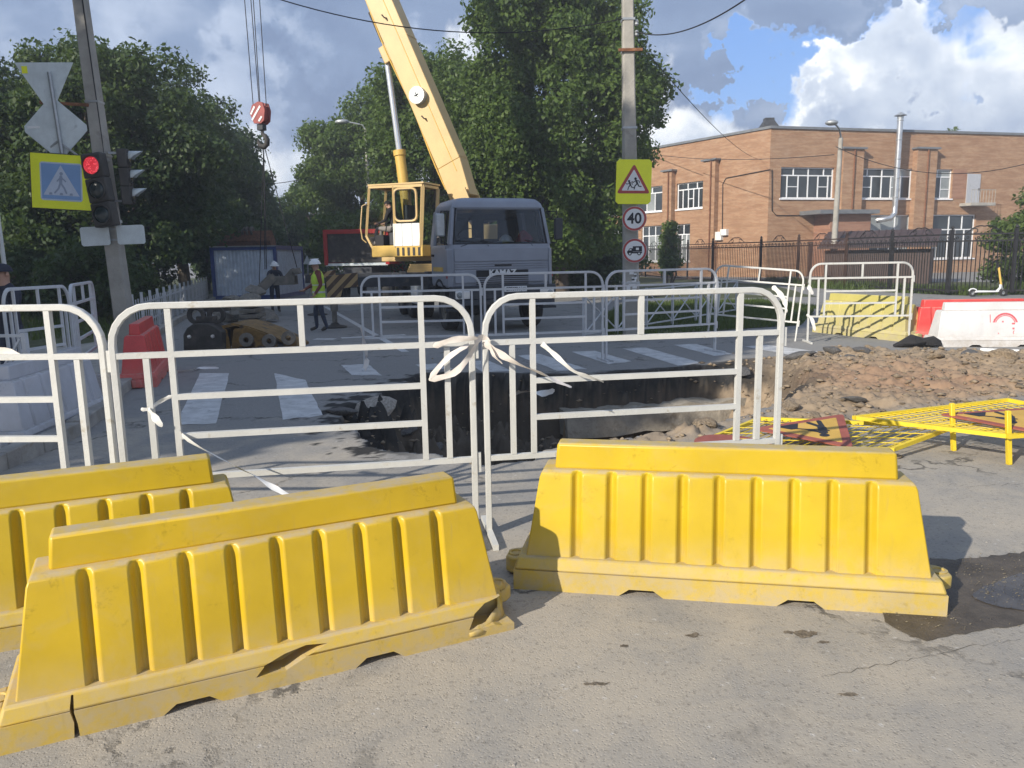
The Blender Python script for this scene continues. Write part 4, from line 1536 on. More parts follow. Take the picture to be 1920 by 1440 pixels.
# brick infill, steel door and little balcony
d0, d1, dz0, dz1 = rect(FR, 1814, 326, 1834, 381)
b = MB()
FR.box(b, w3[1] + .05, d0 - .05, zb_, zt_, -.06, .012)
put(b, 'brick_infill', X['brick_red'], uv=True)
b = MB()
FR.box(b, d0, d1, dz0, dz1, -.05, .06)
dr = put(b, 'steel_door', X['door_grey'])
b = MB()
FR.box(b, d1 - .16, d1 - .06, (dz0 + dz1) / 2 - .1, (dz0 + dz1) / 2, .06, .12)
child(b, 'handle', X['dark_iron'], dr)
b = MB()
FR.box(b, d0 - .5, d1 + .5, dz0 - .22, dz0 - .02, -.1, 1.0)
bal = put(b, 'balcony', X['concrete'])
b = MB()
for u in np.linspace(d0 - .45, d1 + .45, 9):
    b.tube(FR.at(u, dz0 - .02, .95), FR.at(u, dz0 + .85, .95), .016, n=5)
b.tube(FR.at(d0 - .47, dz0 + .85, .95), FR.at(d1 + .47, dz0 + .85, .95), .02, n=5)
child(b, 'balcony_rail', X['concrete'], bal)
# entrance porch
e0, e1, ez0, ez1 = rect(FR, 1527, 404, 1597, 470)
b = MB()
FR.box(b, e0, e1, 0, ez1, -.05, 1.7)
por = put(b, 'porch', X['brick_red'], uv=True)
b = MB()
FR.box(b, FR.uz(1499, 400)[0], e1 + .25, ez1, ez1 + .26, -.05, 2.2)
child(b, 'porch_roof', X['roof_trim'], por)
b = MB()
FR.box(b, FR.uz(1499, 400)[0] + .8, e0 - .02, 0, 2.3, -.02, .03)
child(b, 'porch_door', X['shed'], por)
# flue with bent elbow and cowl
fl = thing('flue_pipe', 'shiny zinc flue pipe climbing the school wall and ending in a cowl', 'pipe', FR.at(FR.uz(1666, 400)[0], 5, .5))
uf, zf = FR.uz(1663, 398)
zc_ = FR.uz(1669, 226)[1]
o = MB()
o.path([FR.at(uf - 1.0, zf - .55, .25), FR.at(uf - .75, zf - .5, .6), FR.at(uf - .3, zf - .42, .72), FR.at(uf, zf - .1, .72), FR.at(uf, zf + .4, .72), FR.at(uf, zc_, .72)], .19, 12)
pipe = o.build('pipe', X['zinc'], None, smooth=50)
o = MB()
for zz in np.arange(zf + .9, zc_, 1.25):
    o.lathe([(.19, 0), (.215, .02), (.215, .06), (.19, .08)], 12, 0, Matrix.Translation(FR.at(uf, zz, .72)))
o.lathe([(.19, 0), (.2, .18), (.40, .22), (.02, .45)], 14, 0, Matrix.Translation(FR.at(uf, zc_ - .02, .72)))
cow = o.build('cowl', X['zinc_dull'], None, smooth=40)
for c_ in (pipe, cow):
    c_.data.transform(Matrix.Translation(-Vector(fl.location)))
    c_.parent = fl
# roof vent, wall boxes and cable
p = dp(1441, 240, 53.5)
o = MB()
o.loft([[(-.75, -.6, 0), (.75, -.6, 0), (.75, .6, 0), (-.75, .6, 0)], [(-.3, -.25, .75), (.3, -.25, .75), (.3, .25, .75), (-.3, .25, .75)], [(-.3, -.25, .9), (.3, -.25, .9), (.3, .25, .9), (-.3, .25, .9)]])
vent = o.build('roof_vent', X['chassis'])
vent.location = (p.x, p.y, ROOF - .02)
tag(vent, 'grey hooded vent on the school roof above the building corner', 'vent')
o = MB()
for x0, y0, x1, y1 in ((1344, 435, 1356, 450), (1355, 430, 1366, 441)):
    u0, u1, z0, z1 = rect(FL, x0, y0, x1, y1)
    FL.box(o, u0, u1, z0, z1, .0, .25)
put(o, 'wall_box', X['white_sheet'])
o = MB()
cab_pts = [FL.at(*FL.uz(x, y), .04) for x, y in ((1355, 430), (1356, 345), (1362, 334), (1445, 318))]
o.path(cab_pts, .03, 5)
o.path([FR.at(*FR.uz(x, y), .04) for x, y in ((1447, 318), (1447, 395), (1455, 404), (1500, 404))], .03, 5)
put(o, 'wall_cable', X['cable'])


# ------------------------------------------------------------------ iron fence of the school yard
FP = [Vector((32, 27.6, 0)), Vector((25.5, 27.2, 0)), Vector((20.6, 27.0, 0)), Vector((18.0, 27.9, 0)), Vector((16.0, 28.4, 0)), Vector((15.2, 31.2, 0)), Vector((14.7, 34.2, 0)), Vector((14.0, 38.0, 0)), Vector((13.3, 41.5, 0)), Vector((11.6, 44.8, 0)),
      Vector((10.9, 48, 0)), Vector((10.1, 52, 0)), Vector((8.8, 57, 0)), Vector((7.2, 62, 0))]
fence = thing('iron_fence', 'dark wrought iron fence with scroll work in front of the brick school', 'fence', FP[4])


def fence_panel(a, c, H, brown):
    m_ = X['brown_iron'] if brown else X['dark_iron']
    L = (c - a).length
    d = (c - a).normalized()
    a0 = a - Vector(fence.location)

    def pt(u, z):
        p_ = a0 + d * u
        return (p_.x, p_.y, z)
    b = MB()
    b.bar(pt(0, .1), pt(0, H + .12), .11)
    b.lathe([(.02, 0), (.07, .05), (.05, .10), (.01, .14)], 8, 0, Matrix.Translation(pt(0, H + .12)))
    b.build('post', m_, fence)
    for z in (.18, H - .30, H - .06):
        MB().bar(pt(.06, z), pt(L - .06, z), .04, .055).build('rail', m_, fence)
    b = MB()
    n = max(4, int(L / .13))
    for i in range(1, n):
        b.bar(pt(L * i / n, .08), pt(L * i / n, H - .30), .025)
    stuff(b.build('bars', m_, fence))
    b = MB()
    k = max(3, int(L / .30))
    for i in range(k):
        cx, r_ = (i + .5) * L / k, .105
        b.path([pt(cx + r_ * math.cos(t), H - .18 + r_ * math.sin(t)) for t in np.linspace(PI * 1.0, PI * 2.0, 8)], .018, 4, False)
        b.path([pt(cx + .04 * math.cos(t), H - .18 + .04 * math.sin(t)) for t in np.linspace(0, PI * 2, 7)], .017, 4, False)
    for s in (-1, 1):
        b.path([pt(L / 2 + s * (.62 - .62 * t), H - .05 + .28 * math.sin(t * PI * .62)) for t in np.linspace(0, 1, 9)], .02, 4, False)
        b.path([pt(L / 2 + s * (.30 + .09 * math.cos(t)), H + .06 + .08 * math.sin(t)) for t in np.linspace(0, PI * 1.6, 8)], .017, 4, False)
    stuff(b.build('scroll_work', m_, fence))


for i in range(len(FP) - 1):
    n_ = max(1, round((FP[i + 1] - FP[i]).length / 2.9))
    for j in range(n_):
        fence_panel(FP[i].lerp(FP[i + 1], j / n_), FP[i].lerp(FP[i + 1], (j + 1) / n_), 2.25, 6 <= i <= 9)

# brown shelter for the bins behind the fence
S0, S1 = dp(1547, 480, 40.5), dp(1744, 480, 38.0)
sh = thing('bin_shelter', 'low brown sheet metal shelter with sloping roof behind the iron fence', 'shelter', (S0.x, S0.y, 0))
v = Vector((S1.x - S0.x, S1.y - S0.y, 0))
sh.rotation_euler = (0, 0, math.atan2(v.y, v.x))
Lh = v.length
MB().box((Lh / 2, 1.1, .85), (Lh, 2.2, 1.7)).build('wall', X['shed'], sh)
b = MB()
b.prism([(-.5, 1.78), (2.5, 2.62), (2.5, 2.70), (-.5, 1.86)], -.3, Lh + .3, 0, None, 'x')
rf = b.build('roof', X['shed'], sh)
b = MB()
for i in range(14):
    u = Lh * (i + .5) / 14
    b.prism([(-.5, 1.865), (2.5, 2.705), (2.5, 2.74), (-.5, 1.90)], u - .02, u + .02, 0, None, 'x')
b.build('roof_seam', X['shed'], rf)
b = MB()
for i in range(15):
    b.box((Lh * i / 14, -.015, .85), (.05, .03, 1.68))
b.build('wall_rib', X['shed'], sh)


# ------------------------------------------------------------------ plastic road barriers
def barrier(name, label, m, loc, rz, group, L=2.06, ribs=9, torn=False, graffiti=False, gd=1.0):
    t = thing(name, label, 'barrier', loc, rz, group)
    h = L / 2
    b = MB()
    fr = [-1.0]
    for i in range(ribs):
        c = (i - (ribs - 1) / 2) * (1.50 / (ribs - 1))
        fr += [c - .036, c - .014, c + .0, c + .022]
    fr.append(1.0)
    rec = [0] + [0, 1, 1, 0] * ribs + [0]

    def ring(z, hd, hl, dep):
        front = [((x * hl if abs(x) == 1 else x * h * .915), -(hd - dep * gd * k), z) for x, k in zip(fr, rec)]
        return front + [(-x, -y, zz) for x, y, zz in front]
    b.loft([ring(.155, .195, h * .945, .030), ring(.570, .128, h * .880, .032), ring(.592, .120, h * .872, .026), ring(.606, .10, h * .862, 0.0)])
    b.build('body', m, t, bevel=.007, bang=22)
    b = MB()
    rl = h * .81
    b.loft([[(-rl, -.072, .60), (rl, -.072, .60), (rl, .072, .60), (-rl, .072, .60)], [(-rl + .012, -.060, .736), (rl - .012, -.060, .736), (rl - .012, .060, .736), (-rl + .012, .060, .736)]])
    b.build('top_ridge', m, t, bevel=.014)
    b = MB()
    n0, n1, nh = .27, .49, .036
    pts = [(-h, 0), (-n1, 0), (-n1 + .05, nh), (-n0 - .05, nh), (-n0, 0), (n0, 0), (n0 + .05, nh), (n1 - .05, nh), (n1, 0), (h, 0), (h, .105), (-h, .105)]
    b.prism(pts, -.245, .245)
    base = b.build('base', m, t)
    b = MB()
    b.loft([[(-h, -.245, .1055), (h, -.245, .1055), (h, .245, .1055), (-h, .245, .1055)], [(-h + .02, -.218, .168), (h - .02, -.218, .168), (h - .02, .218, .168), (-h + .02, .218, .168)]])
    top = b.build('base_top', m, base, bevel=.012)
    for s in (-1, 1):
        b = MB()
        b.prism([(s * h, -.09), (s * (h + .04), -.08), (s * (h + .08), -.05), (s * (h + .08), .05), (s * (h + .04), .08), (s * h, .09)], .012 if s < 0 else .06, .10 if s < 0 else .13, 0, None, 'z')
        lug = b.build('connector_lug', m, t, bevel=.01)
        b = MB()
        b.lathe([(.030, 0), (.042, 0), (.044, .005), (.030, .007), (.026, 0)], 14, 0, Matrix.Translation((s * (h + .03), 0, .10 if s < 0 else .13)))
        b.build('lug_socket', m, lug, smooth=50)
    if torn:
        for o_ in (base, top):
            for poly, y0, y1 in (([(-.14, .066), (-.10, .11), (-.02, .136), (.07, .150), (.16, .139), (.05, .10), (-.02, .068)], -.30, -.15),
                                 ([(.80, .05), (.83, .12), (.89, .155), (.99, .17), (1.2, .16), (1.2, .03), (.97, .035), (.93, .048), (.87, .044)], -.30, -.12),
                                 ([(-.795, -.01), (-.79, .06), (-.80, .11), (-.792, .16), (-.784, .16), (-.786, .1), (-.778, .05), (-.775, -.01)], -.30, -.18)):
                c = MB()
                c.prism(poly, y0, y1)
                co = c.build('cutter', m)
                md = o_.modifiers.new('tear', 'BOOLEAN')
                md.operation = 'DIFFERENCE'
                md.solver = 'EXACT'
                md.object = co
                co.parent = t
                bpy.context.view_layer.update()
                bake(o_)
                bpy.data.objects.remove(co)
        # ragged lip left over at the burst end
        b = MB()
        rg = random.Random(4)
        n = 14
        lo, hi = [], []
        for i in range(n):
            f = i / (n - 1)
            a = f * 1.5
            x, y = .80 + .22 * math.sin(a) + .02 * f, -.252 + .10 * (1 - math.cos(a)) * 1.6
            lo.append((x, y - .006 * math.sin(f * 9), .02 + .018 * f))
            hi.append((x - .03 * f, y + .012, .052 + .05 * f + rg.uniform(-.008, .014) + (.05 if i > n - 4 else 0)))
        b.add(lo + hi, [(i, i + 1, n + i + 1, n + i) for i in range(n - 1)])
        lp = b.build('torn_lip', m, t, smooth=60)
        sd = lp.modifiers.new('thick', 'SOLIDIFY')
        sd.thickness = .007
        b = MB()
        rg = random.Random(8)
        n = 8
        lo = [(.86 + .03 * i, -.19 + .016 * i, .135 + .004 * rg.random()) for i in range(n)]
        hi = [(.865 + .032 * i, -.205 + .028 * i, .155 + .030 * math.sin(i * .55) + .008 * rg.random()) for i in range(n)]
        b.add(lo + hi, [(i, i + 1, n + i + 1, n + i) for i in range(n - 1)])
        lp = b.build('torn_lip', m, t, smooth=60)
        sd = lp.modifiers.new('thick', 'SOLIDIFY')
        sd.thickness = .007
    if graffiti:
        b = MB()
        rg = random.Random(2)

        def on(x, z):
            return (x, -(.195 - (z - .12) * .152 + .003), z)

        def stroke(pts, w):
            for i in range(len(pts) - 1):
                p, q = Vector(pts[i]), Vector(pts[i + 1])
                d = (q - p).normalized() * w / 2
                nn = Vector((-d.y, d.x))
                b.add([on(*(p + nn - d * .4)), on(*(q + nn + d * .4)), on(*(q - nn + d * .4)), on(*(p - nn - d * .4))], [(0, 1, 2, 3)])
        for rr, w in ((.20, .030), (.17, .014)):
            stroke([(.10 + rr * math.cos(a) * .95, .345 + rr * math.sin(a)) for a in np.linspace(.3, 2 * PI - .2, 26)], w)
        stroke([(.06, .42), (.06, .30), (.12, .30), (.12, .38), (.26, .38)], .028)
        stroke([(-.14, .53), (-.13, .16)], .014)
        stroke([(.16, .30), (.30, .30)], .03)
        for i in range(7):
            x = -.08 + i * .06 + rg.uniform(-.02, .02)
            stroke([(x, .17), (x, .13 + rg.uniform(0, .02))], .008)
        b.build('graffiti', X['spray'], t, recalc=False)
    return t


YB = 'yellow water filled barriers on the near road'
bar_r = barrier('road_barrier', 'bright yellow plastic barrier facing the camera squarely beside the puddle', X['yellow'], (0, 0, 0), 0, YB)


def place_front(t, p0, p1, off=.245):
    """base front edge through two ground points"""
    p0, p1 = Vector(p0), Vector(p1)
    d = (p1 - p0).normalized()
    n = Vector((-d.y, d.x, 0))
    c = (p0 + p1) / 2 + n * off
    t.location = (c.x, c.y, 0)
    t.rotation_euler = (0, 0, math.atan2(d.y, d.x))


place_front(bar_r, gp(962, 1104), gp(1777, 1158))
bar_m = barrier('road_barrier', 'dusty yellow plastic barrier with a torn split foot, in the middle of the foreground', X['yellow_old'], (0, 0, 0), 0, YB, torn=True)
place_front(bar_m, gp(0, 1418), gp(964, 1180))
bar_m.scale = (.975, 1, .965)
bar_l = barrier('road_barrier', 'yellow plastic barrier partly hidden behind the torn one and cut by the left edge', X['yellow'], (0, 0, 0), 0, YB)
d_ = Vector((math.cos(R(23.0)), math.sin(R(23.0)), 0))
e_ = gp(398, 858, .735)
c_ = e_ - d_ * (1.03 * .81) + Vector((-d_.y, d_.x, 0)) * .06
bar_l.location = (c_.x, c_.y, 0)
bar_l.rotation_euler = (0, 0, R(23.0))

far_y = barrier('road_barrier', 'bleached pale yellow barrier standing behind the upright white fence near the red barrier', X['yellow_pale'], (0, 0, 0), 0, None, ribs=7)
place_front(far_y, gp(1522, 622), gp(1702, 642))
far_y.scale = (1.12, 1.1, 1.12)
red_r = barrier('road_barrier', 'red plastic barrier peeping out behind the white graffiti barrier', X['red_plastic'], (0, 0, 0), 0, None, ribs=5)
p_ = gp(1724, 640)
place_front(red_r, p_, p_ + Vector((2.06, -.10, 0)))
red_r.scale = (1.1, 1.1, 1.03)
wh_r = barrier('road_barrier', 'white plastic barrier with red spray painted ring, at the right edge', X['white_plastic'], (0, 0, 0), 0, None, ribs=7, graffiti=True, gd=.06)
p_ = gp(1756, 651)
place_front(wh_r, p_, p_ + Vector((2.06, -.22, 0)))
wh_r.scale = (1.04, 1.04, 1.04)
red_l = barrier('road_barrier', 'red plastic barrier seen end on beside the grey picket fence', X['red_plastic'], (0, 0, 0), 0, None, ribs=5)
p_ = gp(258, 728)
u_ = Vector((-.314, .949, 0))
red_l.location = p_ + u_ * 1.03
red_l.rotation_euler = (0, 0, math.atan2(u_.y, u_.x))
red_l.scale = (1, 1, 1.18)
wh_l = barrier('road_barrier', 'dirty white plastic barrier standing along the kerb behind the left fence', X['grey_plastic'], (0, 0, 0), 0, None, ribs=5)
place_front(wh_l, gp(66, 838), gp(200, 772))
wh_l.scale = (.95, 1, 1.05)


# ------------------------------------------------------------------ welded pedestrian fences
RAILZ = (1.195, .955, .73, .49)


def ped_fence(name, label, W, m, group, H=1.465, tape_end=False):
    t = thing(name, label, 'fence', (0, 0, 0), 0, group)
    s = .036
    b = MB()
    rr = .21
    pts = [(0, 0, .02), (0, 0, H - rr)] + [(rr - rr * math.cos(a), 0, H - rr + rr * math.sin(a)) for a in np.linspace(PI / 12, PI / 2, 6)]
    pts += [(W - rr + rr * math.sin(a), 0, H - rr + rr * math.cos(a)) for a in np.linspace(0, PI / 2, 7)] + [(W, 0, .02)]
    b.path(pts, s * .72, 4, True, 0, PI / 4)
    b.build('frame', m, t, bevel=.004, seg=1)
    xi0, xi1 = W * .152, W * .852
    for k, z in enumerate(RAILZ):
        x0, x1 = (.018, W - .018) if k in (0, 3) else (xi0 + .016, xi1 - .016)
        b = MB()
        b.bar((x0, 0, z), (x1, 0, z), s * .9)
        b.build('rail', m, t)
    for x, z0, z1 in ((xi0, RAILZ[3] + .018, H - .018), (xi1, RAILZ[3] + .018, H - .018), (W * .51, RAILZ[0] + .018, H - .018), (W * .085, RAILZ[3] + .018, RAILZ[0] - .018), (W * .925, RAILZ[3] + .018, RAILZ[0] - .018)):
        b = MB()
        b.bar((x, 0, z0), (x, 0, z1), s * .92)
        b.build('upright', m, t)
    for x in (.0, W):
        b = MB()
        b.bar((x, .018, .022), (x, .27, .018), s * .95)
        b.bar((x, -.018, .022), (x, -.27, .018), s * .95)
        b.build('foot', m, t)
    for x, z in ((W + .028, RAILZ[0] - .03), (W + .028, RAILZ[3] - .02)):
        b = MB()
        b.bar((x, 0, z - .06), (x, 0, z + .06), .022)
        b.build('hinge_loop', m, t)
    return t


def span(t, a, c, W, lean=0.0):
    """stand the fence with its left post at a and right post at c"""
    a, c = Vector(a), Vector(c)
    a.z = c.z = 0
    t.location = a
    ang = math.atan2(c.y - a.y, c.x - a.x)
    t.rotation_euler = (lean, 0, ang)
    t.scale.x = (c - a).length / W


WF = 'white fences closing off the near side of the pit'
J0, J1, J2 = Vector((-2.18, 4.21, 0)), Vector((-.215, 4.55, 0)), Vector((1.71, 4.89, 0))
f_mid = ped_fence('pedestrian_fence', 'white welded fence with knotted tape standing behind the torn yellow barrier', 2.0, X['white_paint'], WF)
span(f_mid, J0, J1 - Vector((.02, .0, 0)), 2.0)
f_r = clone(f_mid, 'white welded fence in front of the open pit, above the bright yellow barrier')
span(f_r, J1 + Vector((.06, .02, 0)), J2, 2.0)
f_l = clone(f_mid, 'white welded fence running out of the photo at the left edge')
span(f_l, J0 + Vector((-2.02, .12, 0)), J0 + Vector((-.07, .03, 0)), 2.0)
FF = 'fences on the far side of the pit'
g0, g1, g2, g3 = gp(690, 688), gp(907, 690), gp(1137, 676), gp(1336, 658)
farf = ped_fence('pedestrian_fence', 'greyish fence far side of the pit, in front of the crane truck wheels', 2.0, X['grey_paint'], FF, 1.43)
span(farf, (-2.28, 11.9, 0), (-.46, 12.0, 0), 2.0)
c_ = clone(farf, 'greyish fence far side of the pit, below the truck number plate')
span(c_, (-.40, 12.02, 0), (1.47, 12.4, 0), 2.0)
c_ = clone(farf, 'greyish fence far side of the pit, crossing the concrete sign pole')
span(c_, (1.53, 12.42, 0), (3.52, 13.3, 0), 2.0)
farw = ped_fence('pedestrian_fence', 'white fence tilting backwards between the grey fences and the pale yellow barrier', 2.0, X['white_paint'], FF, 1.46)
a_, c2_ = Vector((3.95, 15.5, 0)), Vector((5.42, 14.7, 0))
span(farw, a_, c2_, 2.0)
farw.rotation_euler = (R(-4), R(4.5), farw.rotation_euler[2])
c_ = clone(farw, 'white fence standing upright in front of the pale yellow barrier')
span(c_, (5.55, 14.42, 0), gp(1703, 641), 2.0)
LF = 'fences on the left pavement'
lf = clone(farf, 'pale fence on the left pavement in front of the man in the cap', group=LF)
span(lf, dp(22, 700, 8.6), dp(143, 690, 9.6), 2.0)
lf2 = clone(farf, 'narrow looking pale fence seen at a steep angle beside the leaning pole', group=LF)
span(lf2, dp(146, 690, 9.7), dp(190, 690, 11.6), 2.0)


def lattice_fence(label, a, c, H, n, m, group):
    """street railing with crossed bars"""
    a, c = Vector(a), Vector(c)
    t = thing('street_railing', label, 'railing', a, math.atan2(c.y - a.y, c.x - a.x), group)
    L = (c - a).length
    for i in range(n + 1):
        b = MB()
        b.bar((L * i / n, 0, 0), (L * i / n, 0, H), .05)
        b.build('post', m, t)
    for z in (.14, H - .03):
        b = MB()
        b.bar((0, .0, z), (L, .0, z), .035, .03)
        b.build('rail', m, t)
    for i in range(n):
        x0, x1 = L * i / n + .04, L * (i + 1) / n - .04
        for z0, z1, y in ((.17, H - .06, -.012), (H - .06, .17, .012)):
            b = MB()
            b.bar((x0, y, z0), (x1, y, z1), .022)
            b.build('cross_bar', m, t)
    return t


lattice_fence('low grey railing with crossed bars along the grass beside the sign pole', gp(1095, 640), gp(1380, 590), .95, 6, X['grey_paint'], None)
lattice_fence('low grey railing with crossed bars at the left edge by the kerb', gp(-150, 800), gp(66, 800), 1.0, 2, X['grey_paint'], None)

# grey picket fence beside the left pavement
PA, PB = Vector((-8.05, 16.2, 0)), Vector((-13.9, 35.9, 0))
pk = thing('picket_fence', 'grey metal picket fence running up the street towards the site cabin', 'fence', PA, math.atan2((PB - PA).y, (PB - PA).x))
Lp = (PB - PA).length
for z in (.30, .74):
    MB().bar((0, .03, z), (Lp, .03, z), .03, .04).build('rail', X['grey_paint'], pk)
me = MB().box((0, 0, .47), (.045, .02, .80)).mesh('picket', X['grey_paint'])
for i in range(int(Lp / .33)):
    o = bpy.data.objects.new('picket', me)
    COL.objects.link(o)
    o.parent = pk
    o.location = (i * .33 + .03, 0, random.uniform(-.015, .015))
for i in range(17):
    MB().bar((Lp * i / 16, .06, 0), (Lp * i / 16, .06, 1.0), .06).build('post', X['grey_paint'], pk)


# ------------------------------------------------------------------ barrier tape
def ribbon(name, label, pts, w, m, twist=0.0, tip=True, up=(0, 0, 1)):
    pts = [Vector(p) for p in pts]
    out = []
    for i in range(len(pts) - 1):
        for j in range(4):
            f = j / 4
            p0, p1, p2, p3 = pts[max(i - 1, 0)], pts[i], pts[i + 1], pts[min(i + 2, len(pts) - 1)]
            out.append(.5 * ((2 * p1) + (p2 - p0) * f + (2 * p0 - 5 * p1 + 4 * p2 - p3) * f * f + (3 * p1 - p0 - 3 * p2 + p3) * f ** 3))
    out.append(pts[-1])
    n = len(out)
    vs = []
    for i, p in enumerate(out):
        d = (out[min(i + 1, n - 1)] - out[max(i - 1, 0)]).normalized()
        u = Vector(up)
        s = (u - d * u.dot(d))
        s = s.normalized() if s.length > .05 else Vector((1, 0, 0))
        s = Matrix.Rotation(twist * i / n + .25 * math.sin(i * .9), 3, d) @ s
        ww = w * (1 + .15 * math.sin(i * 1.7)) * (0.35 if tip and i in (0, n - 1) else 1)
        vs += [p + s * ww / 2, p + d.cross(s) * .006 * math.sin(i * 1.3), p - s * ww / 2]
    b = MB()
    b.add(vs, [(3 * i + k, 3 * i + k + 1, 3 * i + k + 4, 3 * i + k + 3) for i in range(n - 1) for k in (0, 1)])
    o = b.build(name, m, smooth=60, recalc=False)
    seat(o, pts[0])
    return tag(o, label, 'tape', 'torn ends of barrier tape')


def F(px, py, y):
    return dp(px, py, y)


ribbon('barrier_tape', 'pinkish tape looped round the middle post between the two near fences', [F(804, 712, 4.5), F(850, 700, 4.46), F(880, 668, 4.46), F(900, 634, 4.50), F(915, 640, 4.52), F(925, 665, 4.50), F(942, 682, 4.47)], .036, X['tape'], .8)
ribbon('barrier_tape', 'faded tape stretched along the mid rail beside the middle post', [F(812, 650, 4.48), F(850, 637, 4.45), F(896, 634, 4.47)], .034, X['tape'], .6)
ribbon('barrier_tape', 'faded tape hanging slack under the mid rail by the middle post', [F(806, 710, 4.49), F(838, 672, 4.47), F(880, 645, 4.5)], .03, X['tape'], -.5)
ribbon('barrier_tape', 'fluttering red and white tape end pointing down right of the middle post', [F(905, 640, 4.52), F(935, 662, 4.50), F(975, 684, 4.46), F(1015, 700, 4.42), F(1045, 715, 4.40), F(1072, 726, 4.40)], .045, X['tape'], 2.2)
ribbon('barrier_tape', 'white tape ribbon blowing from the mid rail towards the pit', [F(1012, 641, 4.62), F(1040, 665, 4.60), F(1070, 692, 4.56), F(1095, 704, 4.55), F(1132, 716, 4.55)], .032, X['tape_white'], 1.2)
ribbon('barrier_tape', 'tape end drooping over the rounded right corner of the near fence', [F(1448, 537, 4.86), F(1462, 550, 4.84), F(1472, 568, 4.84), F(1475, 586, 4.83)], .03, X['tape_white'], .5)
ribbon('barrier_tape', 'thin tape tied between two uprights of the middle fence', [F(264, 768, 4.22), F(280, 766, 4.22), F(300, 753, 4.25), F(322, 742, 4.26)], .022, X['tape_white'], .3)
ribbon('barrier_tape', 'short tape tail dangling below a knot on the middle fence', [F(278, 766, 4.22), F(288, 780, 4.2), F(304, 800, 4.2)], .04, X['tape_white'], .4)
ribbon('barrier_tape', 'long white tape sagging from the middle fence to behind the torn barrier', [F(336, 788, 4.26), F(341, 815, 4.24), F(395, 850, 4.05), F(470, 888, 3.95), F(515, 915, 3.85), F(560, 940, 3.72), F(640, 985, 3.45)], .034, X['tape_white'], 2.5)
ribbon('barrier_tape', 'faded tape at the left edge over the left fence rail', [F(-30, 652, 4.3), F(10, 660, 4.28), F(46, 672, 4.28)], .05, X['tape'], .6)
ribbon('barrier_tape', 'tape bundle hanging down the left post of the far grey fence', [F(676, 612, 11.85), F(682, 640, 11.8), F(688, 676, 11.8), F(682, 700, 11.7), F(700, 712, 11.6)], .07, X['tape'], 1.5)
ribbon('barrier_tape', 'white tape tied where the two right hand white fences meet', [F(1520, 520, 14.5), F(1516, 535, 14.4), F(1524, 552, 14.4)], .07, X['tape_white'], .6)
ribbon('barrier_tape', 'knotted tape tail at the foot of the upright white fence', [F(1512, 590, 14.4), F(1522, 598, 14.3), F(1528, 620, 14.3)], .06, X['tape_white'], .6)
ribbon('barrier_tape', 'crumpled tape lying on the broken edge of the pit', [gp(955, 742, -.1), gp(985, 734, -.05), gp(1015, 738, -.1), gp(1040, 732, -.08)], .08, X['tape_white'], 4)
ribbon('barrier_tape', 'tangle of tape lying on the road near the left crossing bar', [gp(325, 698, .01), gp(360, 694, .03), gp(375, 690, .02), gp(410, 690, .01)], .05, X['tape_white'], 3)


# ------------------------------------------------------------------ fallen yellow railings with signs
def flat_frame(label, pts, bars, m, w=.034, n=22):
    """rectangular frame lying on the ground with thin rods; pts: four corners in order"""
    pts = [Vector(p) for p in pts]
    c = sum(pts, Vector()) / 4
    c.z = 0
    t = thing('fallen_railing', label, 'railing', c, 0, 'fallen yellow railings')
    q = [p - c for p in pts]
    for i in range(4):
        b = MB()
        d = (q[(i + 1) % 4] - q[i]).normalized() * (w * .5)
        b.bar(q[i] - (d if i % 2 == 0 else -d), q[(i + 1) % 4] + (d if i % 2 == 0 else -d), w)
        b.build('frame_bar', m, t)
    b = MB()
    for i in range(1, n):
        f = i / n
        b.tube(q[0].lerp(q[1], f), q[3].lerp(q[2], f), .004, n=5)
    stuff(b.build('thin_rods', m, t))
    b = MB()
    for f in (.2, .4, .6, .8):
        b.tube(q[0].lerp(q[3], f) + Vector((0, 0, .012)), q[1].lerp(q[2], f) + Vector((0, 0, .012)), .004, n=5)
    stuff(b.build('cross_rods', m, t))
    for a, e in bars:
        b = MB()
        b.bar(Vector(a) - c, Vector(e) - c, .036, .036)
        b.build('leg', m, t, bevel=.004, seg=1)
    return t


P1 = [gp(1603, 783, .22), gp(1890, 750, .28), gp(2150, 800, .28), gp(1892, 818, .24)]
lg1, lg2 = gp(1788, 845), gp(1892, 871)
flat_frame('yellow mesh railing tipped flat with two stubby legs, nearer the right edge', P1,
           [(lg1, dp(1785, 756, lg1.y)), (lg2, dp(1890, 770, lg2.y))], X['yellow_rail'])
P2 = [gp(1425, 785, .07), gp(1788, 800, .16), gp(1672, 843, .10), gp(1300, 835, .04)]
flat_frame('yellow mesh railing lying flat beneath the triangular roadworks sign', P2, [(gp(1620, 792, .15), gp(1785, 801, .19))], X['yellow_rail'])


def flat_poly(b, pts, z0, z1, m, Mx):
    b.prism(pts, z0, z1, m, Mx, 'z')


def inset_tri(s, cut):
    """rounded triangle of side s, pointing up"""
    h = s * math.sqrt(3) / 2
    v = [Vector((-s / 2, -h / 3)), Vector((s / 2, -h / 3)), Vector((0, 2 * h / 3))]
    out = []
    for i in range(3):
        a, c, d = v[i - 1], v[i], v[(i + 1) % 3]
        out += [c + (a - c).normalized() * cut, c + ((a - c).normalized() + (d - c).normalized()) * cut * .28, c + (d - c).normalized() * cut]
    return [tuple(p) for p in out]


def stroke2(b, p, q, w, z0, z1, m, Mx, w2=None):
    p, q = Vector(p), Vector(q)
    d = (q - p).normalized()
    n = Vector((-d.y, d.x))
    w2 = w2 or w
    pts = [p + n * w / 2, p - d * w * .4, p - n * w / 2, q - n * w2 / 2, q + d * w2 * .4, q + n * w2 / 2]
    b.prism([tuple(x) for x in pts], z0, z1, m, Mx, 'z')


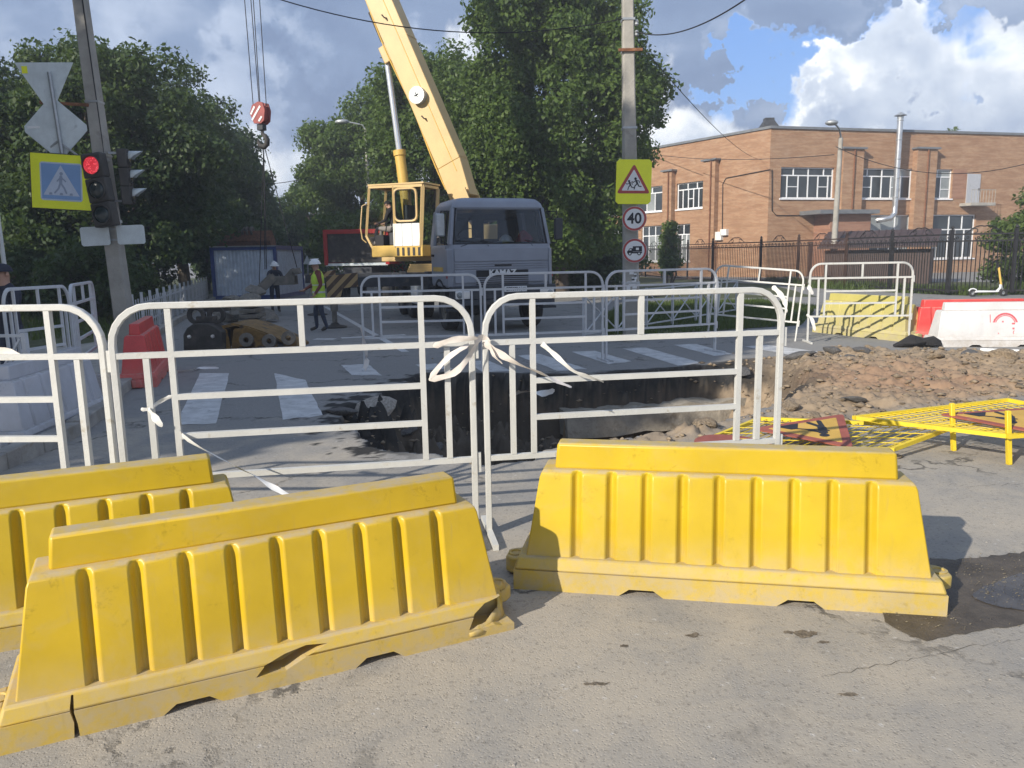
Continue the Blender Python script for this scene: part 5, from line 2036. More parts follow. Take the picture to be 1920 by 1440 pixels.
def disc2(b, c, r, z0, z1, m, Mx, n=20):
    b.prism([(c[0] + r * math.cos(2 * PI * i / n), c[1] + r * math.sin(2 * PI * i / n)) for i in range(n)], z0, z1, m, Mx, 'z')


def digger_pictogram(b, s, z0, z1, m, Mx):
    def S(x, y):
        return (x * s, y * s)
    disc2(b, S(.03, .27), .055 * s, z0, z1, m, Mx)
    stroke2(b, S(0, .20), S(-.10, .02), .10 * s, z0, z1 + .0004, m, Mx)
    stroke2(b, S(-.10, .02), S(-.06, -.20), .055 * s, z0, z1 + .0008, m, Mx)
    stroke2(b, S(-.11, .02), S(-.20, -.20), .055 * s, z0, z1 + .0012, m, Mx)
    stroke2(b, S(.0, .18), S(.08, .04), .04 * s, z0, z1 + .0016, m, Mx)
    stroke2(b, S(-.10, .16), S(.20, -.08), .025 * s, z0, z1 + .002, m, Mx)
    b.prism([S(.06, -.22), S(.34, -.22), S(.24, -.06), S(.17, -.05)], z0, z1 + .0024, m, Mx, 'z')


def roadworks_sign(label, M4, s):
    o = thing('roadworks_sign', label, 'sign', M4.to_translation(), 0, 'fallen roadworks signs')
    o.matrix_world = M4
    b = MB()
    b.prism(inset_tri(s, s * .05), -.006, .006, 0, None, 'z')
    pl = b.build('sign_plate', X['lying_red'], o)
    b = MB()
    b.prism(inset_tri(s * .74, s * .02), .006, .008, 0, None, 'z')
    b.build('sign_face', X['lying_yellow'], o)
    b = MB()
    digger_pictogram(b, s * .82, .008, .010, 0, Matrix.Translation((0, -s * .03, 0)))
    b.build('pictogram', X['sign_black'], o)
    return o


def lie(c, yaw, tilt=(0, 0)):
    return Matrix.Translation(c) @ Matrix.Rotation(tilt[0], 4, 'X') @ Matrix.Rotation(tilt[1], 4, 'Y') @ Matrix.Rotation(yaw, 4, 'Z')


roadworks_sign('triangular roadworks sign lying on the fallen railing, next to the fence post foot', lie(gp(1528, 806, .15), R(192), (R(5), R(-4))), .92)
roadworks_sign('triangular roadworks sign lying on the tipped railing at the right edge', lie(gp(1880, 784, .31), R(180), (R(3), R(-3))), .80)
rs = thing('round_sign', 'round red sign with white bar lying behind the bright yellow barrier', 'sign', gp(1382, 838, .06))
rs.rotation_euler = (R(4), R(3), R(15))
b = MB()
b.prism([(.36 * math.cos(a), .36 * math.sin(a)) for a in np.linspace(0, 2 * PI, 32, endpoint=False)], -.006, .006, 0, None, 'z')
b.build('sign_plate', X['lying_red'], rs)
MB().box((0, 0, .0075), (.46, .12, .003)).build('white_bar', X['sign_white'], rs)

o = MB()
rg = random.Random(6)
o.loft([[(x, .17 * math.cos(a) * r_ * (1 + .15 * math.sin(3 * a + x * 9)), .01 + (.10 + .10 * math.sin(a)) * r_ * (1 + .2 * math.sin(2 * a + x * 14))) for a in np.linspace(0, 2 * PI, 10, endpoint=False)] for x, r_ in ((-.42, .2), (-.30, .6), (-.12, .95), (.08, .85), (.22, .9), (.36, .5))])
bag = o.build('sandbag', X['blackcloth'], None, bevel=.02)
bag.location = gp(1722, 651)
bag.rotation_euler = (0, 0, R(-6))
tag(bag, 'dark stuffed sack lying in front of the red barrier end', 'sack')
o = MB()
a_, c_ = gp(1838, 656, .035), gp(1915, 659, .035)
o.tube(Vector((0, 0, 0)), c_ - a_, .03, n=10)
pp = o.build('plastic_pipe', X['white_sheet'], None, smooth=50)
pp.location = a_
tag(pp, 'white pipe lying on the ground in front of the graffiti barrier', 'pipe')
o = MB()
o.bar((0, 0, 0), (.05, .04, .46), .05, .03)
st = o.build('wooden_stake', X['wood'])
p_ = gp(1056, 812, -.8)
st.location = (p_.x, p_.y, -1.05)
tag(st, 'short wooden stake leaning at the bottom of the pit', 'stake')


# ------------------------------------------------------------------ poles, signs and traffic lights
# leaning concrete pole on the left
PLb = gp(243, 668)
PLY = PLb.y
ptop = dp(147, -30, PLY)
dirl = (ptop - PLb).normalized()


def lpt(z, dx=0.0, dy=0.0):
    """point on the leaning pole's axis at height z"""
    p = PLb + dirl * (z / dirl.z)
    return Vector((p.x + dx, p.y + dy, z))


pole_l = thing('concrete_pole', 'leaning weathered concrete pole carrying the red traffic light', 'pole', PLb)
b = MB()
Lz = lpt(9.0) - PLb
ru = Vector((0, 0, 0))
rings = []
for z, w in ((-.1, .145), (3, .125), (6, .105), (9.0, .085)):
    c = dirl * (z / dirl.z)
    rings.append([(c.x - w, c.y - w * .9, z), (c.x + w, c.y - w * .9, z), (c.x + w, c.y + w * .9, z), (c.x - w, c.y + w * .9, z)])
b.loft(rings)
b.build('shaft', X['concrete'], pole_l, bevel=.02)
zz = [dp(180, 192, PLY).z, dp(190, 292, PLY).z, dp(207, 430, PLY).z, dp(209, 450, PLY).z]
for z in zz:
    b = MB()
    c = dirl * (z / dirl.z)
    w = .15 - z * .007
    b.box((c.x, c.y, z), (2 * w, 1.9 * w, .035))
    b.build('clamp_band', X['zinc_dull'], pole_l)
b = MB()
b.path([dirl * (z / dirl.z) + Vector((.115 - .006 * z, -.10, 0)) for z in (3.2, 4.5, 6, 7.5, 9.0)], .012, 5)
b.build('pole_cable', X['cable'], pole_l)
# steel sign post strapped to the pole by a rusty arm
spb, spt = dp(118, 300, PLY - .30), dp(92, 135, PLY - .30)
sp_t = thing('sign_post', 'galvanised tube with rusty arm strapped to the leaning pole, holding two sign backs', 'sign post', (spb.x, spb.y, spb.z))
b = MB()
b.tube((0, 0, 0), spt - spb, .032, n=12)
b.build('tube', X['zinc_dull'], sp_t, smooth=50)
a_, c_ = dp(74, 192, PLY - .24), dp(166, 197, PLY - .12)
b = MB()
b.bar(a_ - spb, c_ - spb, .035, .05)
b.build('bracket_arm', X['rust'], sp_t)
for s in ((80, 290), (145, 291)):
    b = MB()
    b.bar(dp(108, 265, PLY - .28) - spb, dp(*s, PLY - .26) - spb, .025, .03)
    b.build('brace', X['zinc_dull'], sp_t)


def place_plate(t, px, py, y, roll=0.0, yaw=0.0):
    p = dp(px, py, y)
    t.location = p
    t.rotation_euler = (0, roll, yaw)
    return t


def px_m(y):
    return FPX / y       # picture pixels per metre, roughly


k = 1 / px_m(PLY)
gv = thing('give_way_sign', 'back of a triangular sign on point, topmost on the left sign post', 'sign')
place_plate(gv, 87, 150, PLY - .255, R(-2), R(12))
b = MB()
b.prism([(-47 * k, 29 * k), (47 * k, 29 * k), (5 * k, -50 * k), (-5 * k, -50 * k)], -.008, .008)
b.build('sign_plate', X['sign_back'], gv, bevel=.006)
b = MB()
b.box((-32 * k, -.01, 17 * k), (9 * k, .004, 12 * k), 0, None)
b.build('sticker', X['sign_yellow'], gv)
pr = thing('priority_sign', 'back of a square sign on point below the triangular one on the left post', 'sign')
place_plate(pr, 105, 241, PLY - .255, R(-2), R(10))
b = MB()
s_ = 51 * k
c_ = 5 * k
b.prism([(-s_, c_), (-c_, s_), (c_, s_), (s_, c_), (s_, -c_), (c_, -s_), (-c_, -s_), (-s_, -c_)], -.008, .008)
b.build('sign_plate', X['sign_back'], pr, bevel=.006)
MB().box((-36 * k, -.01, 3 * k), (20 * k, .004, 4 * k)).build('sticker', X['sign_white'], pr)
for t_ in (gv, pr):
    for z in (12, -14):
        b = MB()
        b.lathe([(.018, 0), (.018, .012), (.001, .014)], 8, 0, Matrix.Translation((5 * k, -.008, z * k)) @ Matrix.Rotation(PI / 2, 4, 'X'))
        b.build('bolt', X['zinc'], t_)

cx = thing('crossing_sign', 'pedestrian crossing sign on a fluorescent yellow board left of the traffic light', 'sign')
place_plate(cx, 115, 341, PLY - .42, R(4), R(6))
hw, hh = 50 * k, 47 * k
MB().box((0, .012, 0), (2 * hw + .03, .02, 2 * hh + .03)).build('sign_frame', X['dark_steel'], cx, bevel=.006)
MB().box((0, -.001, 0), (2 * hw, .004, 2 * hh)).build('yellow_board', X['sign_yellow'], cx)
bl = MB()
w2, h2, q = hw * .70, hh * .70, .03
bl.prism([(-w2, -h2 + q), (-w2 + q, -h2), (w2 - q, -h2), (w2, -h2 + q), (w2, h2 - q), (w2 - q, h2), (-w2 + q, h2), (-w2, h2 - q)], -.0055, -.003)
bl.build('white_edge', X['sign_blue_white'], cx)
MB().box((0, -.0062, 0), (2 * w2 - .05, .002, 2 * h2 - .05)).build('blue_panel', X['sign_blue'], cx)
tr = MB()
tr.prism([(-w2 * .86, -h2 * .72), (w2 * .86, -h2 * .72), (0, h2 * .86)], -.0092, -.0074)
tr.build('white_triangle', X['sign_blue_white'], cx)
wk = MB()
MX = UPRIGHT @ Matrix.Translation((0, 0, .0095))
S = h2


def stp(a, c, w, i):
    stroke2(wk, (a[0] * S, a[1] * S), (c[0] * S, c[1] * S), w * S, 0, .001 + i * .0003, 0, MX)


disc2(wk, (0.02 * S, .42 * S), .09 * S, 0, .001, 0, MX)
stp((0, .28), (-.02, -.06), .16, 1)
stp((-.02, -.06), (.16, -.34), .10, 2)
stp((.16, -.34), (.26, -.60), .09, 3)
stp((-.03, -.06), (-.14, -.36), .10, 4)
stp((-.14, -.36), (-.34, -.60), .09, 5)
stp((.02, .22), (.24, .02), .07, 6)
stp((-.02, .22), (-.20, .02), .07, 7)
for i, x in enumerate((-.62, -.08, .42)):
    wk.prism([((x - .02) * S, -.70 * S), ((x + .16) * S, -.70 * S), ((x + .14) * S, -.58 * S), ((x + .02) * S, -.58 * S)], 0, .0011, 0, MX, 'z')
wk.build('walker_pictogram', X['sign_grey'], cx)
for x, z in ((-.5, 1.02), (.35, 1.02), (-.5, -1.02), (.45, -1.02), (-1.03, .4), (-1.03, -.4)):
    MB().box((x * hw, -.004, z * hh), (.02, .012, .02)).build('clip', X['black'], cx)


def traffic_light(name, label, lit, visors):
    t = thing(name, label, 'traffic light')
    W, Hh, D_ = .30, .98, .16
    for i in range(3):
        zc = (1 - i) * .325
        b = MB()
        b.box((0, 0, zc), (W, D_, .322))
        hs = b.build('lamp_section', X['lamp_housing'], t, bevel=.02)
        b = MB()
        Mx_ = Matrix.Translation((0, -D_ / 2 - .002, zc)) @ Matrix.Rotation(PI / 2, 4, 'X')
        b.lathe([(.115, -.01), (.112, .012), (.08, .026), (.04, .034), (.002, .036)], 22, 0, Mx_)
        b.build('lens', X['lamp_red'] if (lit and i == 0) else X['lens_dark'], hs, smooth=60)
        b = MB()
        b.lathe([(.117, .0), (.130, .0), (.130, .02), (.117, .02)], 22, 0, Mx_)
        b.build('lens_ring', X['lamp_housing'], hs, smooth=40)
        if visors:
            v = MB()
            n = 14
            inner = [(.128 * math.cos(a), 0, .128 * math.sin(a)) for a in np.linspace(-.1, PI + .1, n)]
            vs = [(x, -D_ / 2, zc + z) for x, _, z in inner] + [(x * 1.02, -D_ / 2 - visors * (.25 + .75 * max(0, z / .128)), zc + z * 1.02) for x, _, z in inner]
            v.add(vs, [(j, j + 1, n + j + 1, n + j) for j in range(n - 1)])
            vo = v.build('visor', X['lamp_housing'], hs, smooth=60)
            sm = vo.modifiers.new('thick', 'SOLIDIFY')
            sm.thickness = .006
    for z in (.42, -.42):
        MB().box((.05, D_ / 2 + .08, z), (.05, .18, .04)).build('mounting_bracket', X['zinc_dull'], t)
    return t


tl = traffic_light('traffic_light', 'traffic light with lit red lamp facing the camera on the leaning pole', True, .06)
place_plate(tl, 188, 357, PLY - .33, R(-7), R(-8))
tl.scale = (1.3, 1.15, 1.28)
t2 = traffic_light('traffic_light', 'second traffic light turned sideways with pale visors, right of the lit one', False, .24)
place_plate(t2, 236, 332, PLY - .02, R(-4), R(102))
t2.scale = (1.0, 1.0, .98)
for c_ in t2.children:
    for d_ in c_.children:
        if d_.name.startswith('visor'):
            d_.data.materials[0] = X['sign_back']
for (x0, x1, yc, lb, rl) in ((153, 204, 443, 'blank grey plate on the left side of the leaning pole under the traffic light', -2), (221, 270, 440, 'blank grey plate on the right side of the leaning pole under the traffic light', -1)):
    t = thing('plate_sign', lb, 'sign')
    place_plate(t, (x0 + x1) / 2, yc, PLY - .22, R(rl), R(4))
    b = MB()
    w_, h_ = (x1 - x0) / 2 * k, 17 * k
    q = .03
    b.prism([(-w_, -h_ + q), (-w_ + q, -h_), (w_ - q, -h_), (w_, -h_ + q), (w_, h_ - q), (w_ - q, h_), (-w_ + q, h_), (-w_, h_ - q)], -.006, .006)
    b.build('sign_plate', X['sign_back'], t, bevel=.004)
    MB().bar((-w_ * .9, .03, 0), (w_ * .9, .03, 0), .03, .03).build('back_rail', X['zinc_dull'], t)

# concrete pole with three signs on the right
PRb = gp(1184, 640)
PRY = PRb.y
pole_r = thing('concrete_pole', 'upright concrete pole carrying three road signs in front of the leafy trees', 'pole', PRb)
prt = dp(1176, -60, PRY) - PRb
b = MB()
dr_ = prt / prt.z
rings = []
for z, w in ((-.1, .155), (3.5, .125), (prt.z, .095)):
    c = dr_ * z
    rings.append([(c.x + w * x, c.y + w * y, z) for x, y in ((-1, -.8), (-.8, -1), (.8, -1), (1, -.8), (1, .8), (.8, 1), (-.8, 1), (-1, .8))])
b.loft(rings)
b.build('shaft', X['concrete'], pole_r, smooth=30)
for py in (38, 97, 241, 530):
    z = dp(1180, py, PRY).z
    b = MB()
    c = dr_ * z
    w = .165 - z * .008
    b.box((c.x, c.y, z), (2 * w, 2 * w, .04))
    b.build('clamp_band', X['zinc_dull'], pole_r)
z = dp(1180, 97, PRY).z
b = MB()
b.bar(dr_ * z + Vector((-.2, -.14, 0)), dr_ * z + Vector((.24, -.14, 0)), .04, .05)
b.build('cross_arm', X['rust'], pole_r)
for py in (50, 70):
    z = dp(1180, py, PRY).z
    b = MB()
    b.lathe([(.02, 0), (.045, .02), (.03, .05), (.045, .08), (.02, .11)], 8, 0, Matrix.Translation(dr_ * z + Vector((.15, -.05, 0))))
    b.build('insulator', X['zinc_dull'], pole_r)
b = MB()
rg = random.Random(9)
for i in range(10):
    z = dp(1180, 512 + i * 3.5, PRY).z
    b.box((dr_.x * z + rg.uniform(-.09, .09), -.152, z), (rg.uniform(.05, .14), .004, rg.uniform(.04, .09)))
b.build('torn_poster', X['sign_white'], pole_r)

k = 1 / px_m(PRY)
ch = thing('children_sign', 'fluorescent yellow square sign with red triangle and two running children', 'sign')
place_plate(ch, 1188, 341, PRY - .24, R(1.5), R(-3))
w_, h_, q = 31.5 * k, 39 * k, .05
b = MB()
b.prism([(-w_, -h_ + q), (-w_ + q, -h_), (w_ - q, -h_), (w_, -h_ + q), (w_, h_ - q), (w_ - q, h_), (-w_ + q, h_), (-w_, h_ - q)], -.008, .008)
b.build('yellow_board', X['sign_yellow'], ch, bevel=.004)
MT = UPRIGHT @ Matrix.Translation((.0, -3 * k, .0085))
b = MB()
b.prism(inset_tri(60 * k, 4.5 * k), 0, .003, 0, MT, 'z')
b.build('red_triangle', X['sign_red'], ch)
b = MB()
b.prism(inset_tri(43 * k, 2 * k), .003, .0045, 0, MT, 'z')
b.build('white_triangle', X['sign_white'], ch)
b = MB()


def runner(cx_, cy_, s, m0):
    def st(a, c, w, i):
        stroke2(b, (cx_ + a[0] * s, cy_ + a[1] * s), (cx_ + c[0] * s, cy_ + c[1] * s), w * s, .0045, .006 + i * .0002 + m0, 0, MT)
    disc2(b, (cx_ - .02 * s, cy_ + .50 * s), .115 * s, .0045, .006 + m0, 0, MT)
    st((.02, .36), (.16, .06), .17, 1)
    st((.14, .06), (-.04, -.12), .10, 2)
    st((-.04, -.12), (-.12, -.42), .09, 3)
    st((.18, .06), (.30, -.16), .10, 4)
    st((.30, -.16), (.52, -.18), .09, 5)
    st((.0, .34), (-.22, .16), .07, 6)
    st((-.22, .16), (-.34, .26), .07, 7)
    st((.06, .34), (.30, .30), .07, 8)
    st((.30, .30), (.36, .14), .07, 9)


runner(3.5 * k, -1.5 * k, 20 * k, 0)
runner(-8.0 * k, -4.0 * k, 16.5 * k, .0025)
b.build('running_children', X['sign_black'], ch)


def round_sign(label, px, py, rpx, name):
    t = thing(name, label, 'sign')
    place_plate(t, px, py, PRY - .24, 0, R(-3))
    r_ = rpx * k
    Mx = UPRIGHT
    b = MB()
    b.prism([(r_ * math.cos(a), r_ * math.sin(a)) for a in np.linspace(0, 2 * PI, 36, endpoint=False)], -.008, .006, 0, Mx, 'z')
    b.build('sign_plate', X['sign_back'], t)
    b = MB()
    disc2(b, (0, 0), r_ * .975, .006, .0085, 0, Mx, 36)
    b.build('red_ring', X['sign_red'], t)
    b = MB()
    disc2(b, (0, 0), r_ * .80, .0085, .010, 0, Mx, 36)
    b.build('white_face', X['sign_white'], t)
    return t, r_


s40, r_ = round_sign('round speed limit sign reading 40 under the yellow children sign', 1189.5, 410, 22, 'speed_sign')
text_mesh('40', r_ * 1.20, .001, X['sign_black'], 'digits', s40, Matrix.Translation((0, -.0112, -.003)) @ UPRIGHT, r_ * .028, .98)
s3, r_ = round_sign('round sign with a black lorry pictogram, lowest on the right pole', 1190, 470, 22, 'no_lorries_sign')
b = MB()


def tp(pts, i):
    b.prism([(x * r_, y * r_) for x, y in pts], .010, .0112 + i * .0003, 0, UPRIGHT, 'z')


tp([(-.16, -.08), (.60, -.08), (.60, .36), (-.16, .36)], 0)
tp([(-.62, -.22), (.60, -.22), (.60, -.10), (-.16, -.10), (-.16, .20), (-.42, .20), (-.54, .02), (-.62, -.04)], 1)
for x in (-.40, .36):
    disc2(b, (x * r_, -.24 * r_), .15 * r_, .010, .0125, 0, UPRIGHT, 16)
b.build('lorry_pictogram', X['sign_black'], s3)
b = MB()
b.prism([(x * r_, y * r_) for x, y in ((.10, .05), (.34, .05), (.34, .24), (.10, .24))], .0112, .0132, 0, UPRIGHT, 'z')
b.prism([(x * r_, y * r_) for x, y in ((-.46, .03), (-.27, .03), (-.27, .13), (-.41, .13))], .0112, .0133, 0, UPRIGHT, 'z')
for x in (-.40, .36):
    disc2(b, (x * r_, -.24 * r_), .075 * r_, .0125, .0136, 0, UPRIGHT, 12)
b.build('white_details', X['sign_white'], s3)

# street lamp before the school
lpb = dp(1562, 480, 40.5)
lamp = thing('street_lamp', 'grey street lamp on a concrete post in front of the school', 'street lamp', (lpb.x, lpb.y, 0))
zt = dp(1567, 258, 40.5).z
b = MB()
b.tube((0, 0, 0), (.10, 0, zt), .17, .11, 10)
b.build('post', X['concrete'], lamp, smooth=50)
b = MB()
b.path([(.10, 0, zt - .4), (.08, 0, zt + .1), (-.05, -.1, zt + .42), (-.3, -.3, zt + .56), (-.5, -.5, zt + .6)], .045, 8)
b.build('arm', X['zinc_dull'], lamp, smooth=60)
b = MB()
b.ball((-.68, -.68, zt + .62), .26, 12, 0, (1.25, 1.0, .55))
b.build('lamp_head', X['zinc_dull'], lamp, smooth=60)
for px, py, y, lb in ((640, 231, 44, 'street lamp head peeping out of the leaves left of the silver rod'), (553, 356, 70, 'small far street lamp over the road')):
    p = dp(px, py, y)
    t = thing('street_lamp', lb, 'street lamp', (p.x + 1.3, p.y, 0))
    b = MB()
    b.tube((0, 0, 0), (0, 0, p.z - .3), .11, .07, 8)
    b.build('post', X['concrete'], t, smooth=50)
    b = MB()
    b.path([(0, 0, p.z - .4), (-.15, 0, p.z - .1), (-.9, 0, p.z + .05)], .04, 6)
    b.build('arm', X['zinc_dull'], t, smooth=50)
    b = MB()
    b.ball((-1.25, 0, p.z + .08), .34, 10, 0, (1.2, .6, .4))
    b.build('lamp_head', X['zinc_dull'], t, smooth=60)
# thin pale post at the left edge
p_ = dp(3, 440, 18.5)
t = thing('thin_pole', 'slim pale pole cut by the left edge above the man in the cap', 'pole', (p_.x, p_.y, 0))
MB().tube((0, 0, 0), (-.04, 0, 2.9), .05, n=8).build('tube', X['white_sheet'], t, smooth=50)


# ------------------------------------------------------------------ overhead wires
def wire(label, p, q, sag, r_=.010, n=22):
    p, q = Vector(p), Vector(q)
    b = MB()
    pts = [p.lerp(q, i / n) - Vector((0, 0, sag * 4 * (i / n) * (1 - i / n))) for i in range(n + 1)]
    b.path(pts, r_, 5)
    o = b.build('overhead_wire', X['cable'], None, smooth=60)
    seat(o, p)
    return tag(o, label, 'wire', 'overhead wires')


att = PRb + dr_ * dp(1180, 60, PRY).z + Vector((.14, -.02, 0))
wire('wire from the sign pole rising to the top edge of the sky', att, dp(1450, -40, 9.0), .25)
wire('wire from the sign pole down to the brick school', att + Vector((.02, 0, -.15)), FL.at(*FL.uz(1430, 300), .1), .45)
wire('wire crossing in front of the crane boom near the top edge', dp(490, -12, 14), dp(1172, 34, PRY - .1), .42)
wire('thin wire along the school wall to the street lamp', dp(1564, 290, 40.4), FL.at(*FL.uz(1230, 290), .3), .3, .018)
wire('wire from the street lamp to the right edge', dp(1567, 275, 40.4), dp(2050, 262, 36), 1.4, .018)
wire('low wire between the trees left of the crane', dp(478, 345, 46), dp(610, 322, 46), .2, .02)
wire('short wire beside the leaning pole top', dp(163, -20, PLY), dp(190, -4, PLY - 1), .05, .01)


# ------------------------------------------------------------------ crane truck
TH = math.atan2(.314, .949)
TL = Vector((-.18, 17.75, 0))
trk = thing('crane_truck', 'blue grey lorry with a raised cream telescopic crane boom', 'crane truck', TL, TH)
RT = Matrix.Rotation(TH, 3, 'Z')


def tw(x, y, z=0):
    """truck coordinates to world"""
    return TL + RT @ Vector((x, y, z))


cabm = X['cab_blue']
HW = 1.22


def rring(hw, y0, y1, z, rc=.14, n=4):
    """rounded rectangle ring in plan"""
    out = []
    for cx_, cy_, a0 in ((hw - rc, y0 + rc, -PI / 2), (hw - rc, y1 - rc, 0), (-hw + rc, y1 - rc, PI / 2), (-hw + rc, y0 + rc, PI)):
        for i in range(n + 1):
            a = a0 + PI / 2 * i / n
            out.append((cx_ + rc * math.cos(a), cy_ + rc * math.sin(a), z))
    return out


b = MB()
b.loft([rring(HW - .02, .02, 1.95, 1.02), rring(HW, 0, 1.95, 1.10), rring(HW, 0, 1.95, 1.90), rring(HW - .01, .015, 1.95, 1.97)])
b.build('cab_body', cabm, trk, smooth=32)
b = MB()
b.loft([rring(1.075, .175, 1.95, 2.74, .12), rring(1.09, .15, 1.96, 2.79, .12), rring(1.06, .18, 1.94, 2.89, .14), rring(.98, .30, 1.86, 2.985, .16), rring(.80, .50, 1.7, 3.02, .16), rring(.3, .8, 1.4, 3.03, .1)])
b.build('cab_roof', cabm, trk, smooth=40)
for s in (-1, 1):
    b = MB()
    b.bar((s * 1.145, .10, 1.95), (s * 1.03, .24, 2.78), .13, .10, (0, 1, 0))
    b.bar((s * 1.19, .14, 1.95), (s * 1.065, .26, 2.78), .07, .14, (0, 1, 0))
    b.build('windscreen_pillar', cabm, trk, bevel=.02)
    b = MB()
    b.bar((s * 1.17, 1.78, 1.95), (s * 1.05, 1.80, 2.78), .09, .34, (0, 1, 0))
    b.build('rear_pillar', cabm, trk, bevel=.015)
    b = MB()
    b.bar((s * 1.175, .62, 1.95), (s * 1.06, .66, 2.78), .035, .035)
    b.build('quarter_light_bar', X['black'], trk)
    b = MB()
    b.add([(s * 1.18, .22, 1.97), (s * 1.175, 1.62, 1.97), (s * 1.062, 1.64, 2.77), (s * 1.062, .30, 2.77)], [(0, 1, 2, 3)])
    b.build('side_window', X['cab_glass'], trk, recalc=False)
    # door panel with handle
    b = MB()
    b.prism([(.30, 1.06), (1.66, 1.06), (1.66, 1.93), (.30, 1.93)], s * 1.222, s * 1.240, 0, None, 'x')
    dr = b.build('door', cabm, trk, bevel=.008)
    b = MB()
    b.box((s * 1.26, 1.50, 1.74), (.05, .16, .05))
    b.build('handle', X['black'], dr)
    b = MB()
    b.box((s * 1.243, 1.05, 1.42), (.006, 1.0, .10))
    b.build('ochre_stripe', X['crane_yellow'], dr)
    # mirrors on arms
    b = MB()
    b.box((s * 1.40, .05, 2.40 if s < 0 else 2.30), (.20, .10, .50))
    mr = b.build('mirror', X['cab_dark'] if s > 0 else X['zinc_dull'], trk, bevel=.03)
    b = MB()
    b.path([(s * 1.15, .18, 2.70), (s * 1.36, .07, 2.70), (s * 1.40, .06, 2.50)], .016, 6)
    b.path([(s * 1.20, .16, 1.98), (s * 1.36, .07, 2.0), (s * 1.40, .06, 2.2)], .016, 6)
    b.build('mirror_arm', X['black'], mr)
    # corner panel of the front
    b = MB()
    b.loft([[(s * 1.13, -.03, 1.02), (s * 1.26, .10, 1.02), (s * 1.26, .32, 1.02), (s * 1.13, .2, 1.02)], [(s * 1.13, -.03, 1.88), (s * 1.25, .10, 1.88), (s * 1.25, .30, 1.88), (s * 1.13, .2, 1.88)]])
    b.build('corner_panel', cabm, trk, bevel=.03)
    b = MB()
    b.box((s * 1.262, .13, 1.28), (.02, .07, .11))
    b.build('side_marker', X['sign_red'], trk)
    # headlamp in bumper, fog lamp
    b = MB()
    b.box((s * 1.0, -.225, .86), (.34, .03, .18))
    hl = b.build('headlight', X['zinc'], trk, bevel=.015)
    b = MB()
    b.lathe([(.07, 0), (.06, .012), (.01, .018)], 14, 0, Matrix.Translation((s * 1.07, -.243, .86)) @ Matrix.Rotation(PI / 2, 4, 'X'))
    b.build('lamp', X['pane_light'], hl, smooth=60)
# rear wall of the cab with a window
b = MB()
b.box((0, 1.93, 2.04), (2.2, .05, .18))
b.box((0, 1.93, 2.68), (2.1, .05, .20))
b.box((-.83, 1.93, 2.36), (.46, .05, .46))
b.box((.83, 1.93, 2.36), (.46, .05, .46))
b.box((0, 1.93, 2.36), (.30, .05, .46))
b.build('cab_rear_wall', X['cab_dark'], trk)
b = MB()
b.box((0, .48, 1.99), (2.2, .60, .06))
b.box((-.55, .70, 2.05), (.5, .16, .16))
b.build('dashboard', X['cab_dark'], trk, bevel=.02)
for x in (-.62, .62):
    b = MB()
    b.box((x, 1.45, 2.30), (.5, .12, .60))
    b.box((x, 1.2, 1.99), (.5, .5, .10))
    b.build('cab_seat', X['cab_dark'], trk, bevel=.04)
b = MB()
b.lathe([(.22, 0), (.235, .012), (.22, .024), (.205, .012), (.22, 0)], 20, 0, Matrix.Translation((-.58, .74, 2.20)) @ Matrix.Rotation(R(-35), 4, 'X'))
b.build('steering_wheel', X['black'], trk, smooth=60)
b = MB()
b.add([(-1.10, .055, 1.985), (1.10, .055, 1.985), (1.0, .195, 2.75), (-1.0, .195, 2.75)], [(0, 1, 2, 3)])
b.build('windscreen', X['cab_glass'], trk, recalc=False)
b = MB()
b.bar((-1.12, .04, 1.975), (1.12, .04, 1.975), .035, .03)
b.bar((-1.02, .185, 2.765), (1.02, .185, 2.765), .035, .03)
for s in (-1, 1):
    b.bar((s * 1.105, .045, 1.98), (s * 1.005, .185, 2.76), .03, .03)
b.build('windscreen_seal', X['black'], trk)
for x, dx in ((-.95, .42), (-.30, -.10), (.75, -.10)):
    b = MB()
    b.bar((x, .015, 1.93), (x + dx, .055, 2.04 if dx > 0 else 2.02), .03, .015)
    b.bar((x + dx * .1 - .16, .03, 2.06), (x + dx + .22, .055, 2.01), .022, .012)
    b.build('wiper', X['black'], trk)
# front panel and grille
b = MB()
b.box((0, -.012, 1.74), (2.22, .03, .30))
b.build('front_flap', cabm, trk, bevel=.012)
for i in range(3):
    MB().box((0, -.006, 1.545 - i * .052), (2.22, .035, .036)).build('grille_slat', cabm, trk, bevel=.008)
MB().box((.02, -.024, 1.50), (.40, .012, .035)).build('vent_slot', X['black'], trk)
b = MB()
b.box((0, -.012, 1.26), (2.22, .03, .29))
fp = b.build('grille_panel', cabm, trk, bevel=.012)
MB().box((.0, -.026, 1.32), (1.24, .02, .15)).build('grille_opening', X['black'], fp)
for i in range(4):
    MB().box((0, -.034, 1.215 - i * .045), (1.24, .02, .018)).build('grille_bar', X['cab_dark'], fp)
text_mesh('KAMAZ', .165, .006, X['sign_white'], 'lettering', fp, Matrix.Translation((0, -.045, 1.335)) @ UPRIGHT, .007, 1.15)
b = MB()
b.box((0, -.06, .90), (2.46, .32, .30))
b.loft([[(-1.2, -.21, .62), (1.2, -.21, .62), (1.2, .1, .62), (-1.2, .1, .62)], [(-1.2, -.21, .75), (1.2, -.21, .75), (1.2, .1, .75), (-1.2, .1, .75)]])
b.build('bumper', X['chassis'], trk, bevel=.02)
npl = MB().box((.24, -.232, .965), (.54, .012, .125)).build('number_plate', X['sign_white'], trk, bevel=.006)
